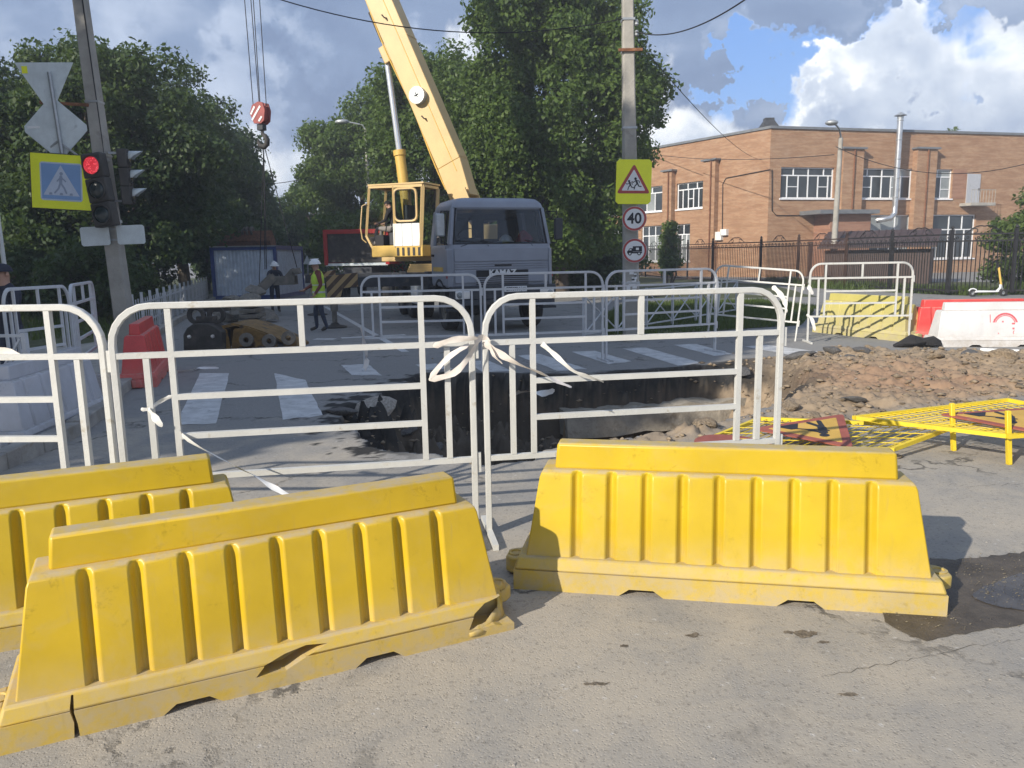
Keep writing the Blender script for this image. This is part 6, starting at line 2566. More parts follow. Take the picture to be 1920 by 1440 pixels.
for s_, x, sz in (('C770TM', .17, .105), ('05', .44, .085)):
    text_mesh(s_, sz, .001, X['sign_black'], 'plate_lettering', npl, Matrix.Translation((x, -.2405, .965)) @ UPRIGHT, .003, .92)
MB().box((.375, -.2395, .965), (.006, .002, .115)).build('plate_divider', X['sign_black'], npl)
# steps, wings and wheels
for s in (-1, 1):
    b = MB()
    n = 12
    arc = [(.95 + .66 * math.cos(a), .54 + .66 * math.sin(a)) for a in np.linspace(R(10), R(172), n)]
    inn = [(.95 + .60 * math.cos(a), .54 + .60 * math.sin(a)) for a in np.linspace(R(172), R(10), n)]
    b.prism(arc + inn, s * .92 if s > 0 else -1.25, s * 1.25 if s > 0 else -.92, 0, None, 'x')
    b.build('wing', X['black'], trk, smooth=40)
    MB().box((s * 1.12, .08, .52), (.34, .28, .05)).build('step', X['chassis'], trk)


def wheel(r_, w):
    b = MB()
    prof = [(r_ * .56, -w * .46), (r_ * .80, -w * .5), (r_ * .95, -w * .47), (r_, -w * .36), (r_, w * .36), (r_ * .95, w * .47), (r_ * .80, w * .5), (r_ * .56, w * .46)]
    b.lathe(prof, 28, 0, Matrix.Rotation(PI / 2, 4, 'Y'))
    ty = b.mesh('tyre', X['tyre'], 40)
    b = MB()
    b.lathe([(r_ * .57, -w * .45), (r_ * .53, -w * .30), (r_ * .44, -w * .26), (r_ * .26, -w * .10), (r_ * .24, -w * .38), (r_ * .14, -w * .46), (.001, -w * .47)], 22, 0, Matrix.Rotation(PI / 2, 4, 'Y'))
    for i in range(8):
        a = 2 * PI * i / 8
        b.box((-w * .16, r_ * .34 * math.cos(a), r_ * .34 * math.sin(a)), (.03, .03, .03))
    rm = b.mesh('rim', X['mud_steel'], 40)
    return ty, rm


TY, RM = wheel(.52, .30)


def put_wheel(par, x, y, r_=.52, left=True):
    t = bpy.data.objects.new('wheel', TY)
    COL.objects.link(t)
    t.parent = par
    t.location = (x, y, r_)
    t.scale = (1 if left else -1, r_ / .52, r_ / .52)
    m_ = bpy.data.objects.new('rim', RM)
    COL.objects.link(m_)
    m_.parent = t
    return t


for x, lf_ in ((-1.02, True), (1.02, False)):
    put_wheel(trk, x, .95, .52, lf_)
    for y in (5.1, 6.5):
        put_wheel(trk, x, y, .52, lf_)
        put_wheel(trk, x * .68, y, .52, lf_)
for s in (-1, 1):
    MB().box((s * .42, 4.2, .95), (.12, 8.3, .26)).build('chassis_rail', X['chassis'], trk)
    b = MB()
    b.loft([[(s * .62 + x, 2.5, .62 + z) for x, z in ((-.0, 0), (s * .5, 0), (s * .5, .5), (0, .5))], [(s * .62 + x, 3.7, .62 + z) for x, z in ((-.0, 0), (s * .5, 0), (s * .5, .5), (0, .5))]])
    b.build('fuel_tank' if s < 0 else 'air_tank', X['chassis'], trk, bevel=.05)
b = MB()
b.box((0, 4.4, 1.24), (2.3, 4.6, .14))
b.box((0, 2.55, 1.15), (2.42, .42, .40))
b.box((0, 7.7, 1.05), (2.42, .42, .36))
b.build('crane_deck', X['chassis'], trk, bevel=.02)
b = MB()
b.box((0, 2.25, 1.65), (2.1, .34, .75))
b.box((-.9, 2.25, 1.9), (.4, .4, .35))
b.build('radiator_box', X['cab_dark'], trk, bevel=.03)
for y, x_ in ((2.9, -3.5), (7.75, -3.55)):
    b = MB()
    b.box(((x_ - 1.1) / 2 - .1, y, 1.12), (abs(x_) - 1.1 + .4, .26, .26))
    bm_ = b.build('outrigger_beam', X['chassis'], trk, bevel=.01)
    b = MB()
    b.loft([[(x_ + dx, y + dy, z) for dx, z in ((-.17, .70), (.14, .70), (.22, .98), (.60, 1.02), (.60, 1.36), (-.17, 1.28))] for dy in (-.15, -.135)])
    b.build('striped_plate', X['stripe'], bm_)
    b = MB()
    b.tube((x_, y, 1.3), (x_, y, .42), .095, n=12)
    b.tube((x_, y, .42), (x_, y, .07), .062, n=12)
    jk = b.build('jack_leg', X['mud_steel'], trk, smooth=50)
    b = MB()
    b.lathe([(.30, 0), (.30, .03), (.12, .07), (.08, .12), (.001, .13)], 18, 0, Matrix.Translation((x_, y, .005)))
    b.build('foot_pad', X['dark_steel'], jk, smooth=40)

MB().box((-1.18, 3.95, .72), (.16, .9, .5)).build('tool_box', X['white_sheet'], trk, bevel=.02)
for i in range(4):
    pl = MB().box((0, 0, 0), (1.0, .16, .05)).build('timber_plank', X['cream'])
    pl.location = tw(-1.0 + .03 * i, 3.5 + .02 * i, 1.345 + .055 * i)
    pl.rotation_euler = (0, 0, TH + .03 * (i - 1.5))
    tag(pl, ('lowest pale plank of the small timber stack under the crane cab', 'second plank from the bottom of the timber stack under the crane cab', 'third plank from the bottom of the timber stack under the crane cab', 'topmost plank of the timber stack under the crane cab')[i], 'plank', 'timber planks on the truck deck')
# superstructure: frame of its own, boom heading hd
PIV = Vector((-1.22, 22.6, 0))
HD = Vector((-math.cos(R(20)), math.sin(R(20)), 0))
SD = Vector((HD.y, -HD.x, 0))        # operator's right... towards the far side
if SD.y < 0:
    SD = -SD
TWI = Matrix.LocRotScale(TL, Matrix.Rotation(TH, 3, 'Z'), None).inverted()


def sw(a, s, z):
    """along the boom heading from the boom foot, sideways (away from the viewer), height: truck coordinates"""
    p = PIV + HD * a + SD * s + Vector((0, 0, z))
    return TWI @ p


def sbox(b, a0, a1, s0, s1, z0, z1, m=0):
    vs = [sw(a, s, z) for z in (z0, z1) for s in (s0, s1) for a in (a0, a1)]
    b.add(vs, [(0, 2, 3, 1), (4, 5, 7, 6), (0, 1, 5, 4), (2, 6, 7, 3), (0, 4, 6, 2), (1, 3, 7, 5)], m)


b = MB()
cc = sw(.9, .2, 0)
b.lathe([(.85, 1.31), (.85, 1.50), (.78, 1.50), (.78, 1.60)], 26, 0, Matrix.Translation((cc.x, cc.y, 0)), True)
b.build('slewing_ring', X['chassis'], trk, smooth=40)
b = MB()
sbox(b, -1.7, 2.5, -.55, .75, 1.60, 1.84)
sbox(b, -1.8, -.55, -1.0, 1.1, 1.62, 2.55)
b.build('slewing_platform', X['cream'], trk, bevel=.02)
for s in (-.42, .42):
    b = MB()
    P_ = [(-.75, 1.84), (.55, 1.84), (.30, 3.1), (.14, 3.62), (-.16, 3.62), (-.45, 2.9)]
    vs = [sw(a, s + o_, z) for o_ in (-.03, .03) for a, z in P_]
    k_ = len(P_)
    b.add(vs, [tuple(range(k_)), tuple(range(k_, 2 * k_))] + [(i, (i + 1) % k_, k_ + (i + 1) % k_, k_ + i) for i in range(k_)])
    b.build('boom_cheek', X['cream'], trk)
b = MB()
b.tube(sw(-.4, -.7, 2.9), sw(-.4, .7, 2.9), .26, n=16)
b.build('winch_drum', X['chassis'], trk, smooth=40)
# boom
EL = R(66.2)


def bm(l, n, s=0.0):
    """l along boom, n across it (towards its underside), s sideways"""
    ax = HD * math.cos(EL) + Vector((0, 0, math.sin(EL)))
    nn = HD * math.sin(EL) - Vector((0, 0, math.cos(EL)))
    p = PIV + Vector((0, 0, 3.48)) + ax * l + nn * n + SD * s
    return TWI @ p


def bbox_(b, l0, l1, n0, n1, s0, s1, n0b=None, n1b=None):
    n0b = n0 if n0b is None else n0b
    n1b = n1 if n1b is None else n1b
    vs = [bm(l, n, s) for l, (na, nb) in ((l0, (n0, n1)), (l1, (n0b, n1b))) for n in (na, nb) for s in (s0, s1)]
    b.add(vs, [(0, 1, 3, 2), (4, 6, 7, 5), (0, 4, 5, 1), (2, 3, 7, 6), (0, 2, 6, 4), (1, 5, 7, 3)])


b = MB()
bbox_(b, -.15, .9, -.22, .42, -.30, .30, -.36, .38)
bbox_(b, .9, 9.6, -.36, .38, -.30, .30)
boom = b.build('boom', X['cream'], trk, bevel=.02)
b = MB()
bbox_(b, 9.6, 12.6, -.30, .31, -.25, .25)
b.build('boom_section', X['cream'], boom, bevel=.015)
b = MB()
bbox_(b, 12.6, 17.2, -.25, .25, -.2, .2)
b.build('boom_section', X['cream'], boom, bevel=.015)
b = MB()
bbox_(b, 9.3, 9.62, -.42, .44, -.36, .36)
for l in (.95, 4.6, 6.6):
    bbox_(b, l, l + .03, -.375, -.36, -.30, .30)
b.build('boom_collar', X['cream'], boom, bevel=.01)
b = MB()
b.path([bm(l, -.12, -.305) for l in np.linspace(.6, 9.4, 14)], .012, 4)
b.path([bm(l, .395 + .03 * math.sin(l * 1.7), -.26) for l in np.linspace(.3, 9.4, 26)], .022, 5)
b.build('boom_hose', X['crane_yellow'], boom, smooth=50)
b = MB()
c0, c1 = bm(2.95, .02, -.30), bm(2.95, .02, -.48)
b.tube(c0, c1, .235, n=24)
rl = b.build('cable_reel', X['zinc_dull'], boom, smooth=40)
b = MB()
b.bar(bm(2.88, .02, -.487), bm(3.02, .02, -.487), .03, .015)
b.bar(bm(2.95, -.05, -.489), bm(2.95, .09, -.489), .03, .015)
b.build('reel_spoke', X['black'], rl)
b = MB()
for l, n_ in ((2.3, .10), (5.3, .0), (6.9, .05)):
    b.path([bm(l, n_, -.305), bm(l, n_ + .02, -.40), bm(l + .1, n_ + .05, -.42)], .02, 6)
bbox_(b, 5.9, 6.25, -.52, -.36, -.05, .05)
bbox_(b, 4.9, 5.8, .40, .50, -.16, .0)
b.build('boom_lug', X['dark_steel'], boom)
# lift cylinder
cb, ctp = sw(1.75, -.02, 1.95), bm(4.55, .56, 0)
mid = cb.lerp(ctp, .50)
b = MB()
b.tube(cb, mid, .155, n=16)
b.tube(mid - (ctp - cb).normalized() * .05, mid + (ctp - cb).normalized() * .10, .185, n=16)
cyl = b.build('lift_cylinder', X['crane_yellow'], trk, smooth=40)
b = MB()
b.tube(mid, ctp, .088, n=14)
b.build('piston_rod', X['chrome'], cyl, smooth=40)
b = MB()
bbox_(b, 4.3, 4.8, .36, .66, -.16, .16)
b.build('cylinder_bracket', X['cream'], boom, bevel=.03)

# crane cab
CA0, CA1, CS0, CS1, CZ0, CZ1 = .62, 2.16, -1.72, -.72, 1.78, 3.62


def cbar(b, p, q, w, h=None):
    b.bar(sw(*p), sw(*q), w, h or w)


b = MB()
sbox(b, CA0 - .05, CA1 - .02, CS0, CS1, CZ0 - .05, CZ0 + .26)
ccab = b.build('crane_cab', X['crane_yellow'], trk, bevel=.02)
for s in (CS0 + .03, CS1 - .03):
    b = MB()
    cbar(b, (CA1 - .05, s, CZ0 + .2), (CA1 + .14, s, CZ0 + .55), .06)
    cbar(b, (CA1 + .14, s, CZ0 + .55), (CA1 - .02, s, CZ1), .06)
    cbar(b, (CA0 + .78, s, CZ0 + .2), (CA0 + .78, s, CZ1), .07)
    cbar(b, (CA0 + .02, s, CZ0 + .2), (CA0 - .1, s, CZ1 - .05), .09)
    cbar(b, (CA1 - .02, s, CZ1), (CA0 - .1, s, CZ1 - .02), .07)
    b.build('cab_frame', X['cream'], ccab)
b = MB()
for a, z in ((CA1 - .02, CZ1), (CA0 - .1, CZ1 - .03), (CA1 + .14, CZ0 + .55), (CA0 + .78, CZ1 - .02)):
    cbar(b, (a, CS0 + .03, z), (a, CS1 - .03, z), .06)
b.build('cab_cross_bar', X['cream'], ccab)
b = MB()
sbox(b, CA0 - .15, CA1 + .0, CS0 - .02, CS1 + .02, CZ1 + .03, CZ1 + .07)
b.build('cab_roof_sheet', X['cream'], ccab)
b = MB()
sbox(b, CA0 + .02, CA0 + .82, CS0 - .012, CS0 + .012, CZ0 + .24, CZ0 + .84)
dr = b.build('white_panel', X['white_sheet'], ccab)
for a in (CA0 + .25, CA0 + .55):
    b = MB()
    sbox(b, a - .008, a + .008, CS0 - .016, CS0 - .011, CZ0 + .24, CZ0 + .84)
    b.build('panel_joint', X['zinc_dull'], dr)
# rear window frame with rounded corners
for w_, o_, m_ in ((.07, -.02, 'cream'), (.03, -.03, 'black')):
    b = MB()
    r_ = .13
    a0, a1, z0, z1 = CA0 + .08 + (.07 - w_) * .8, CA0 + .74 - (.07 - w_) * .8, CZ0 + .90 + (.07 - w_) * .8, CZ1 - .08 - (.07 - w_) * .8
    pts = []
    for cx_, cz_, st in ((a1 - r_, z1 - r_, 0), (a0 + r_, z1 - r_, PI / 2), (a0 + r_, z0 + r_, PI), (a1 - r_, z0 + r_, 1.5 * PI)):
        pts += [sw(cx_ + r_ * math.cos(t), CS0 + o_, cz_ + r_ * math.sin(t)) for t in np.linspace(st, st + PI / 2, 4)]
    b.path(pts + pts[:2], w_ / 2, 4, False)
    b.build('window_rim', X[m_], ccab)
b = MB()
vs = [sw(a, CS0, z) for a, z in ((CA0 + .0, CZ0 + .88), (CA0 + .77, CZ0 + .88), (CA0 + .77, CZ1 - .03), (CA0 - .05, CZ1 - .05))]
b.add(vs, [(0, 1, 2, 3)])
vs = [sw(a, CS1 - .03, z) for a, z in ((CA0 + .0, CZ0 + .3), (CA1 + .05, CZ0 + .3), (CA1 - .02, CZ1 - .03), (CA0 - .05, CZ1 - .05))]
b.add(vs, [(0, 1, 2, 3)])
vs = [sw(a, s, z) for a, s, z in ((CA1 + .14, CS0 + .05, CZ0 + .57), (CA1 + .14, CS1 - .05, CZ0 + .57), (CA1 - .01, CS1 - .05, CZ1 - .03), (CA1 - .01, CS0 + .05, CZ1 - .03))]
b.add(vs, [(0, 1, 2, 3)])
b.build('cab_glazing', X['glass'], ccab, recalc=False)
b = MB()
b.path([sw(CA1 + .06, CS0 - .05, CZ1 - .45), sw(CA1 + .16, CS0 - .09, CZ1 - .50), sw(CA1 + .24, CS0 - .09, CZ0 + .75), sw(CA1 + .20, CS0 - .09, CZ0 + .45), sw(CA1 + .10, CS0 - .05, CZ0 + .35)], .018, 6)
b.build('grab_rail', X['cream'], ccab, smooth=50)
b = MB()
sbox(b, CA0 + .55, CA0 + 1.10, CS0 + .25, CS1 - .2, CZ0 + .26, CZ0 + .62)
sbox(b, CA0 + .50, CA0 + .62, CS0 + .25, CS1 - .2, CZ0 + .60, CZ0 + 1.35)
b.build('operator_seat', X['cab_dark'], ccab, bevel=.03)
b = MB()
for s in (.2, .45, .7):
    b.tube(sw(CA1 - .30, CS0 + s, CZ0 + .26), sw(CA1 - .42, CS0 + s, CZ0 + .85), .015, n=6)
sbox(b, CA1 - .35, CA1 - .10, CS0 + .1, CS1 - .1, CZ0 + .26, CZ0 + .55)
b.build('control_levers', X['black'], ccab)
b = MB()
for i in range(5):
    sbox(b, CA0 + .02 + i * .16, CA0 + .09 + i * .16, CS0 - .01, CS0 + .02, CZ0 - .02, CZ0 + .20)
b.build('vent_slots', X['dark_steel'], ccab)

# things lying in the windscreen
o = MB()
o.ball((0, 0, 0), .135, 16, 0, (1, 1.15, .95), True)
o.lathe([(.135, 0), (.165, -.004), (.165, .008), (.135, .012)], 16)
hm = o.build('hard_hat', X['helmet'], None, smooth=60)
hm.location = tw(.22, .36, 2.03)
hm.scale = (1.15, 1.15, 1.25)
tag(hm, 'white hard hat lying on the dashboard behind the windscreen', 'helmet')
o = MB()
rg = random.Random(3)
o.loft([[(.16 * r_ * math.cos(a) * (1 + .3 * math.sin(3 * a + i)), .10 * r_ * math.sin(a), z) for a in np.linspace(0, 2 * PI, 10, endpoint=False)] for i, (r_, z) in enumerate(((1.2, 0), (1.1, .08), (.8, .16), (.4, .24), (.1, .27)))])
rgd = o.build('red_rag', X['truck_red'], None, smooth=50)
rgd.location = tw(.68, .42, 2.02)
tag(rgd, 'crumpled red cloth lying on the dashboard behind the windscreen', 'cloth')

# hook block with ropes and slings
tipw = PIV + Vector((0, 0, 3.48)) + (HD * math.cos(EL) + Vector((0, 0, math.sin(EL)))) * 17.0
HY = tipw.y
hkp = dp(489, 215, HY)
hook = thing('hook_block', 'dark red crane hook block with white hazard bars hanging on four ropes', 'hook block', hkp, R(-20))
kk = HY / FPX
b = MB()
pr_ = [(-17, 2), (-11, 16), (2, 21), (12, 19), (16, 6), (13, -12), (6, -17), (-9, -16)]
b.prism([(x * kk, z * kk) for x, z in pr_], -.16, -.10)
b.prism([(x * kk, z * kk) for x, z in pr_], .10, .16)
b.prism([(x * kk * .75, z * kk * .75) for x, z in pr_], -.10, .10)
blk = b.build('sheave_block', X['hook_red'], hook, bevel=.01)
b = MB()
for (x0, z0), (x1, z1) in (((-12, -10), (7, 13)), ((-14, 0), (-5, 13)), ((2, -13), (9, -5))):
    b.bar((x0 * kk, -.168, z0 * kk), (x1 * kk, -.168, z1 * kk), .012, 3.4 * kk)
b.build('white_bar', X['sign_white'], blk)
b = MB()
b.box((0, 0, -22 * kk), (13 * kk, .2, 11 * kk))
b.build('hook_housing', X['chassis'], hook, bevel=.02)
b = MB()
pts = [(1, -27), (1, -33), (6, -37), (10, -44), (9, -51), (3, -56), (-5, -54), (-9, -47), (-9, -42)]
b.path([(x * kk, 0, z * kk) for x, z in pts], [.05, .05, .075, .085, .085, .08, .075, .06, .02], 10)
b.build('hook', X['dark_steel'], hook, smooth=60)
b = MB()
for x, y in ((-12, -.07), (-5, .07), (3, -.07), (10, .07)):
    tgt = tipw - hkp
    b.tube((x * kk, y, 15 * kk), Matrix.Rotation(R(20), 3, 'Z') @ (tgt + Vector((x * kk * 1.6, 0, 0))), .014, n=5)
b.build('hoist_rope', X['cable'], hook)
b = MB()
RI = Matrix.Rotation(R(20), 3, 'Z')
for px, py, dy in ((500, 505, .1), (557, 502, -.4), (497, 505, .4), (486, 540, .2)):
    q = dp(px, py, HY + dy) - hkp
    b.tube((2 * kk, 0, -51 * kk), RI @ q, .014, n=5)
b.build('sling', X['cable'], hook)


# ------------------------------------------------------------------ load, digger parts, cabin, red truck
# two heavy beams hanging in the slings
def ubeam(b, p, q, w, h, t=.03):
    p, q = Vector(p), Vector(q)
    d = (q - p).normalized()
    s = d.cross(Vector((0, 0, 1))).normalized()
    u = s.cross(d)
    for off, ww, hh in ((Vector(), w, t), (s * (w / 2 - t / 2) + u * h / 2, t, h), (-s * (w / 2 - t / 2) + u * h / 2, t, h)):
        b.bar(p + off, q + off, ww, hh)


LY = 24.2
ld = thing('steel_track_frame', 'grey steel trough held in the slings between the two workers', 'machine part', dp(520, 545, LY))
o0 = Vector(ld.location)
b = MB()
ubeam(b, dp(480, 560, LY - .3) - o0, dp(518, 522, LY) - o0, .42, .22)
b.build('tilted_arm', X['mud_steel'], ld, bevel=.01)
b = MB()
ubeam(b, dp(516, 534, LY) - o0, dp(556, 532, LY) - o0, .40, .26)
b.build('cross_arm', X['mud_steel'], ld, bevel=.01)
b = MB()
b.prism([((x - 520) * LY / FPX, (545 - y) * LY / FPX) for x, y in ((528, 528), (548, 506), (553, 504), (552, 526))], -.12, .12)
b.prism([((x - 520) * LY / FPX, (545 - y) * LY / FPX) for x, y in ((552, 506), (562, 504), (566, 514), (556, 516))], -.16, .16)
b.build('bracket', X['mud_steel'], ld, bevel=.01)

# dusty crawler parts on the road
def machine(name, label, px, py, y, cat):
    p = gp(px, py)
    return thing(name, label, cat, (p.x, p.y, 0))


mk = machine('breaker_head', 'dark square steel hitch with two lifting eyes standing left of the ochre bucket', 385, 662, 14, 'machine part')
s = Vector(mk.location).y / FPX


def rel(px, py):
    return ((px - 385) * s, (662 - py) * s)


b = MB()
b.prism([rel(*q) for q in ((346, 660), (418, 660), (420, 622), (408, 612), (398, 606), (368, 606), (356, 614), (348, 626))], -.05, .45)
b.build('hitch_block', X['dark_steel'], mk, bevel=.02)
for x in (366, 404):
    b = MB()
    c = rel(x, 592)
    b.lathe([(.10, -.04), (.17, -.04), (.17, .04), (.10, .04), (.10, -.04)], 18, 0, Matrix.Translation((c[0], .2, c[1])) @ Matrix.Rotation(PI / 2, 4, 'X'))
    b.build('lifting_eye', X['dark_steel'], mk, smooth=40)
    b = MB()
    c = rel(x - 6 if x < 380 else x, 630)
    b.lathe([(.035, 0), (.035, .03), (.001, .035)], 8, 0, Matrix.Translation((c[0], -.05, c[1])) @ Matrix.Rotation(PI / 2, 4, 'X'))
    b.build('bolt', X['zinc'], mk)
b = MB()
b.bar((*rel(366, 600)[:1], .2, rel(366, 600)[1]), (rel(404, 600)[0], .2, rel(404, 600)[1]), .10, .12)
b.prism([rel(*q) for q in ((362, 588), (362, 572), (372, 566), (400, 566), (408, 574), (408, 588))], .5, .9)
b.build('yoke', X['dark_steel'], mk, bevel=.015)

bk = machine('digger_bucket', 'worn ochre digger bucket with round pin holes lying behind the middle fence', 480, 656, 14, 'bucket')
s = Vector(bk.location).y / FPX


def rel2(px, py):
    return ((px - 480) * s, (656 - py) * s)


b = MB()
prof = [rel2(*q) for q in ((414, 648), (413, 620), (424, 608), (446, 604), (474, 610), (505, 622), (540, 640), (556, 652))]
prof_in = [(x * .97 + .02, z - .05) for x, z in prof]
b.prism(prof + prof_in[::-1], -.15, .95)
sh_ = b.build('bucket_shell', X['bucket_yellow'], bk, smooth=40)
for y0, m_ in ((-.20, 'bucket_yellow'), (.92, 'bucket_yellow')):
    b = MB()
    b.prism([rel2(*q) for q in ((414, 655), (413, 622), (424, 610), (434, 616), (440, 655))], y0, y0 + .05)
    b.prism([rel2(*q) for q in ((440, 655), (448, 614), (474, 612), (505, 624), (520, 655))], y0, y0 + .04)
    b.build('side_plate', X[m_], bk)
for x, y in ((472, 634), (514, 637), (550, 632)):
    b = MB()
    c = rel2(x, y)
    b.lathe([(.055, -.02), (.13, -.02), (.13, .05), (.055, .05), (.055, -.02)], 16, 0, Matrix.Translation((c[0], -.24, c[1])) @ Matrix.Rotation(PI / 2, 4, 'X'))
    bb = b.build('pin_boss', X['mud_steel'], bk, smooth=40)
    b = MB()
    b.prism([(c[0] - .14, 0), (c[0] + .14, 0), (c[0] + .09, c[1]), (c[0] - .09, c[1])], -.20, -.12)
    b.build('lug', X['bucket_yellow'], bk)
for i in range(4):
    b = MB()
    c = rel2(425 + i * 36, 654)
    b.loft([[(c[0] - .05, -.30, 0.01), (c[0] + .05, -.30, .01), (c[0] + .05, -.30, .05), (c[0] - .05, -.30, .05)], [(c[0] - .06, -.12, 0), (c[0] + .06, -.12, 0), (c[0] + .06, -.12, .12), (c[0] - .06, -.12, .12)]])
    b.build('bucket_tooth', X['dark_steel'], bk)

rb = machine('ribbed_track', 'stack of ribbed steel track plates behind the ochre bucket', 475, 626, 16, 'machine part')
s = Vector(rb.location).y / FPX
for i in range(6):
    b = MB()
    b.box(((i % 2) * .02, 0, .06 + i * .125), (.46 - .02 * i, .7, .085))
    b.build('track_plate', X['mud_steel'], rb, bevel=.015)
sp_ = machine('spoil_heap', 'heap of grey broken slabs in front of the site cabin', 462, 604, 20, 'rubble heap')
s = Vector(sp_.location).y / FPX
SLABS = [rock_mesh(40 + i, X['mud_steel'], .35) for i in range(4)]
rg = random.Random(12)
for i, (px, py, w, h) in enumerate(((440, 596, 34, 22), (462, 580, 46, 34), (488, 586, 40, 30), (505, 592, 36, 22), (425, 590, 26, 30), (452, 562, 30, 26), (478, 560, 34, 22), (470, 546, 24, 22), (436, 560, 22, 26), (412, 598, 40, 16))):
    o = bpy.data.objects.new('slab', SLABS[i % 4])
    COL.objects.link(o)
    o.parent = sp_
    o.location = ((px - 462) * s, rg.uniform(-.3, .5), max(.1, (604 - py) * s))
    o.scale = (w * s * .62, .4, h * s * .7)
    o.rotation_euler = (rg.uniform(-.4, .4), rg.uniform(-.6, .6), rg.uniform(0, 3))

# blue framed site cabin of corrugated sheet
CY = 34.5
A0, A1 = dp(396, 500, CY), dp(519, 500, CY)
cabn = thing('site_cabin', 'site cabin of pale corrugated sheet in a blue frame', 'cabin', (A0.x, A0.y, 0))
Wc = A1.x - A0.x
Hc = dp(457, 461, CY).z
for x in (.06, Wc - .06):
    for y in (.06, 4.4):
        MB().box((x, y, Hc / 2), (.14, .14, Hc)).build('corner_post', X['cont_blue'], cabn)
for z in (.09, Hc - .09):
    for y in (.055, 4.41):
        MB().box((Wc / 2, y, z), (Wc - .26, .13, .18)).build('frame_rail', X['cont_blue'], cabn)
    for x in (.055, Wc - .055):
        MB().box((x, 2.2, z), (.13, 4.2, .18)).build('frame_rail', X['cont_blue'], cabn)


def corr(n, L, Mx):
    b = MB()
    vs, fs = [], []
    for i in range(n):
        u = L * i / n
        for du, dv in ((0, 0), (.35, 0), (.5, .035), (.85, .035)):
            vs += [(u + du * L / n, -dv, .18), (u + du * L / n, -dv, Hc - .18)]
    vs += [(L, 0, .18), (L, 0, Hc - .18)]
    k_ = len(vs) // 2
    b.add(vs, [(2 * i, 2 * i + 2, 2 * i + 3, 2 * i + 1) for i in range(k_ - 1)], 0, Mx)
    return b.build('corrugated_wall', X['cont_sheet'], cabn, recalc=False)


corr(17, Wc - .26, Matrix.Translation((.13, .07, 0)))
corr(22, 4.2, Matrix.Translation((Wc - .07, .13, 0)) @ Matrix.Rotation(PI / 2, 4, 'Z'))
corr(22, 4.2, Matrix.Translation((.08, .13, 0)) @ Matrix.Rotation(PI / 2, 4, 'Z'))
MB().box((Wc / 2, 2.2, Hc - .02), (Wc, 4.5, .05)).build('roof', X['zinc_dull'], cabn)

# wheel loader with rusty raised bucket behind the cabin
QY = 41.0
q0 = dp(468, 500, QY)
lo = thing('wheel_loader', 'loader behind the site cabin with its rusty bucket raised above the roof', 'loader', (q0.x, q0.y, 0))
s = QY / FPX


def rl3(px, py):
    return ((px - 468) * s, dp(px, py, QY).z)


b = MB()
Wb = 50 * s
zb, zt = rl3(440, 462)[1], rl3(440, 434)[1]
prf = [(-.1, zb - .35), (-.75, zb - .2), (-.9, zb + .25), (-.55, zt), (-.48, zt), (-.8, zb + .25), (-.68, zb - .12), (-.1, zb - .28)]
b.prism(prf, -Wb, Wb, 0, None, 'x')
b.build('bucket', X['rust'], lo)
for x in (-Wb, Wb):
    b = MB()
    b.prism([(-.05, zb - .32), (-.78, zb - .2), (-.93, zb + .25), (-.52, zt), (.1, zb + .2)], x - .03, x + .03, 0, None, 'x')
    b.build('bucket_side', X['rust'], lo)
b = MB()
for i in range(4):
    x = rl3(460 + i * 8, 440)[0]
    b.lathe([(.16, -.05), (.24, -.05), (.24, .05), (.16, .05), (.16, -.05)], 12, 0, Matrix.Translation((x, -.55, zt - .02)) @ Matrix.Rotation(PI / 2, 4, 'Y'))
b.build('bucket_hook', X['mud_steel'], lo, smooth=40)
for x in (-.55, .55):
    MB().bar((x, .1, zb - .1), (x, 2.2, 1.5), .16, .3).build('lift_arm', X['bucket_yellow'], lo)
b = MB()
b.box((0, 3.6, 1.35), (2.0, 3.2, .9))
b.build('engine_body', X['bucket_yellow'], lo, bevel=.05)
MB().box((0, 2.9, 2.3), (1.4, 1.4, 1.1)).build('driver_cab', X['cab_dark'], lo, bevel=.05)
for x, lf_ in ((-1.0, True), (1.0, False)):
    for y in (2.0, 4.7):
        put_wheel(lo, x, y, .7, lf_)

# red tipper truck seen from behind
RY = 30.5
r0 = dp(610, 500, RY)
rt = thing('red_tipper_truck', 'red framed tipper body standing behind the crane cab', 'truck', (r0.x, r0.y, 0))
zt = dp(640, 433, RY).z
zb = dp(640, 497, RY).z
W_ = 2.5
for x in (.06, W_ - .06):
    MB().bar((x, 0, zb), (x, 0, zt - .1), .14, .16).build('corner_post', X['truck_red'], rt)
MB().bar((0, 0, zt - .03), (W_, 0, zt - .03), .18, .16).build('top_rail', X['truck_red'], rt)
MB().box((W_ / 2, .05, (zb + zt) / 2), (W_ - .28, .08, zt - zb - .2)).build('tailgate', X['dark_steel'], rt)
MB().box((W_ / 2, -.01, zb + .02), (W_ - .1, .12, .10)).build('sill', X['sign_back'], rt)
for x in (.05, W_ - .05):
    MB().box((x, 2.4, (zb + zt) / 2), (.08, 4.6, zt - zb)).build('side_board', X['truck_red'], rt)
for x in (.35, .8, 1.4):
    MB().box((x, .0, zt - .35), (.22, .03, .06)).build('tailgate_latch', X['dark_steel'], rt)
MB().box((W_ / 2, 2.6, zb - .25), (1.1, 5.2, .3)).build('chassis_rail', X['chassis'], rt)
MB().box((W_ / 2, 6.0, 1.7), (2.4, 1.6, 2.0)).build('driver_cab', X['truck_red'], rt, bevel=.06)
for x, lf_ in ((.25, True), (W_ - .25, False)):
    for y in (.9, 2.2, 6.0):
        put_wheel(rt, x, y, .5, lf_)
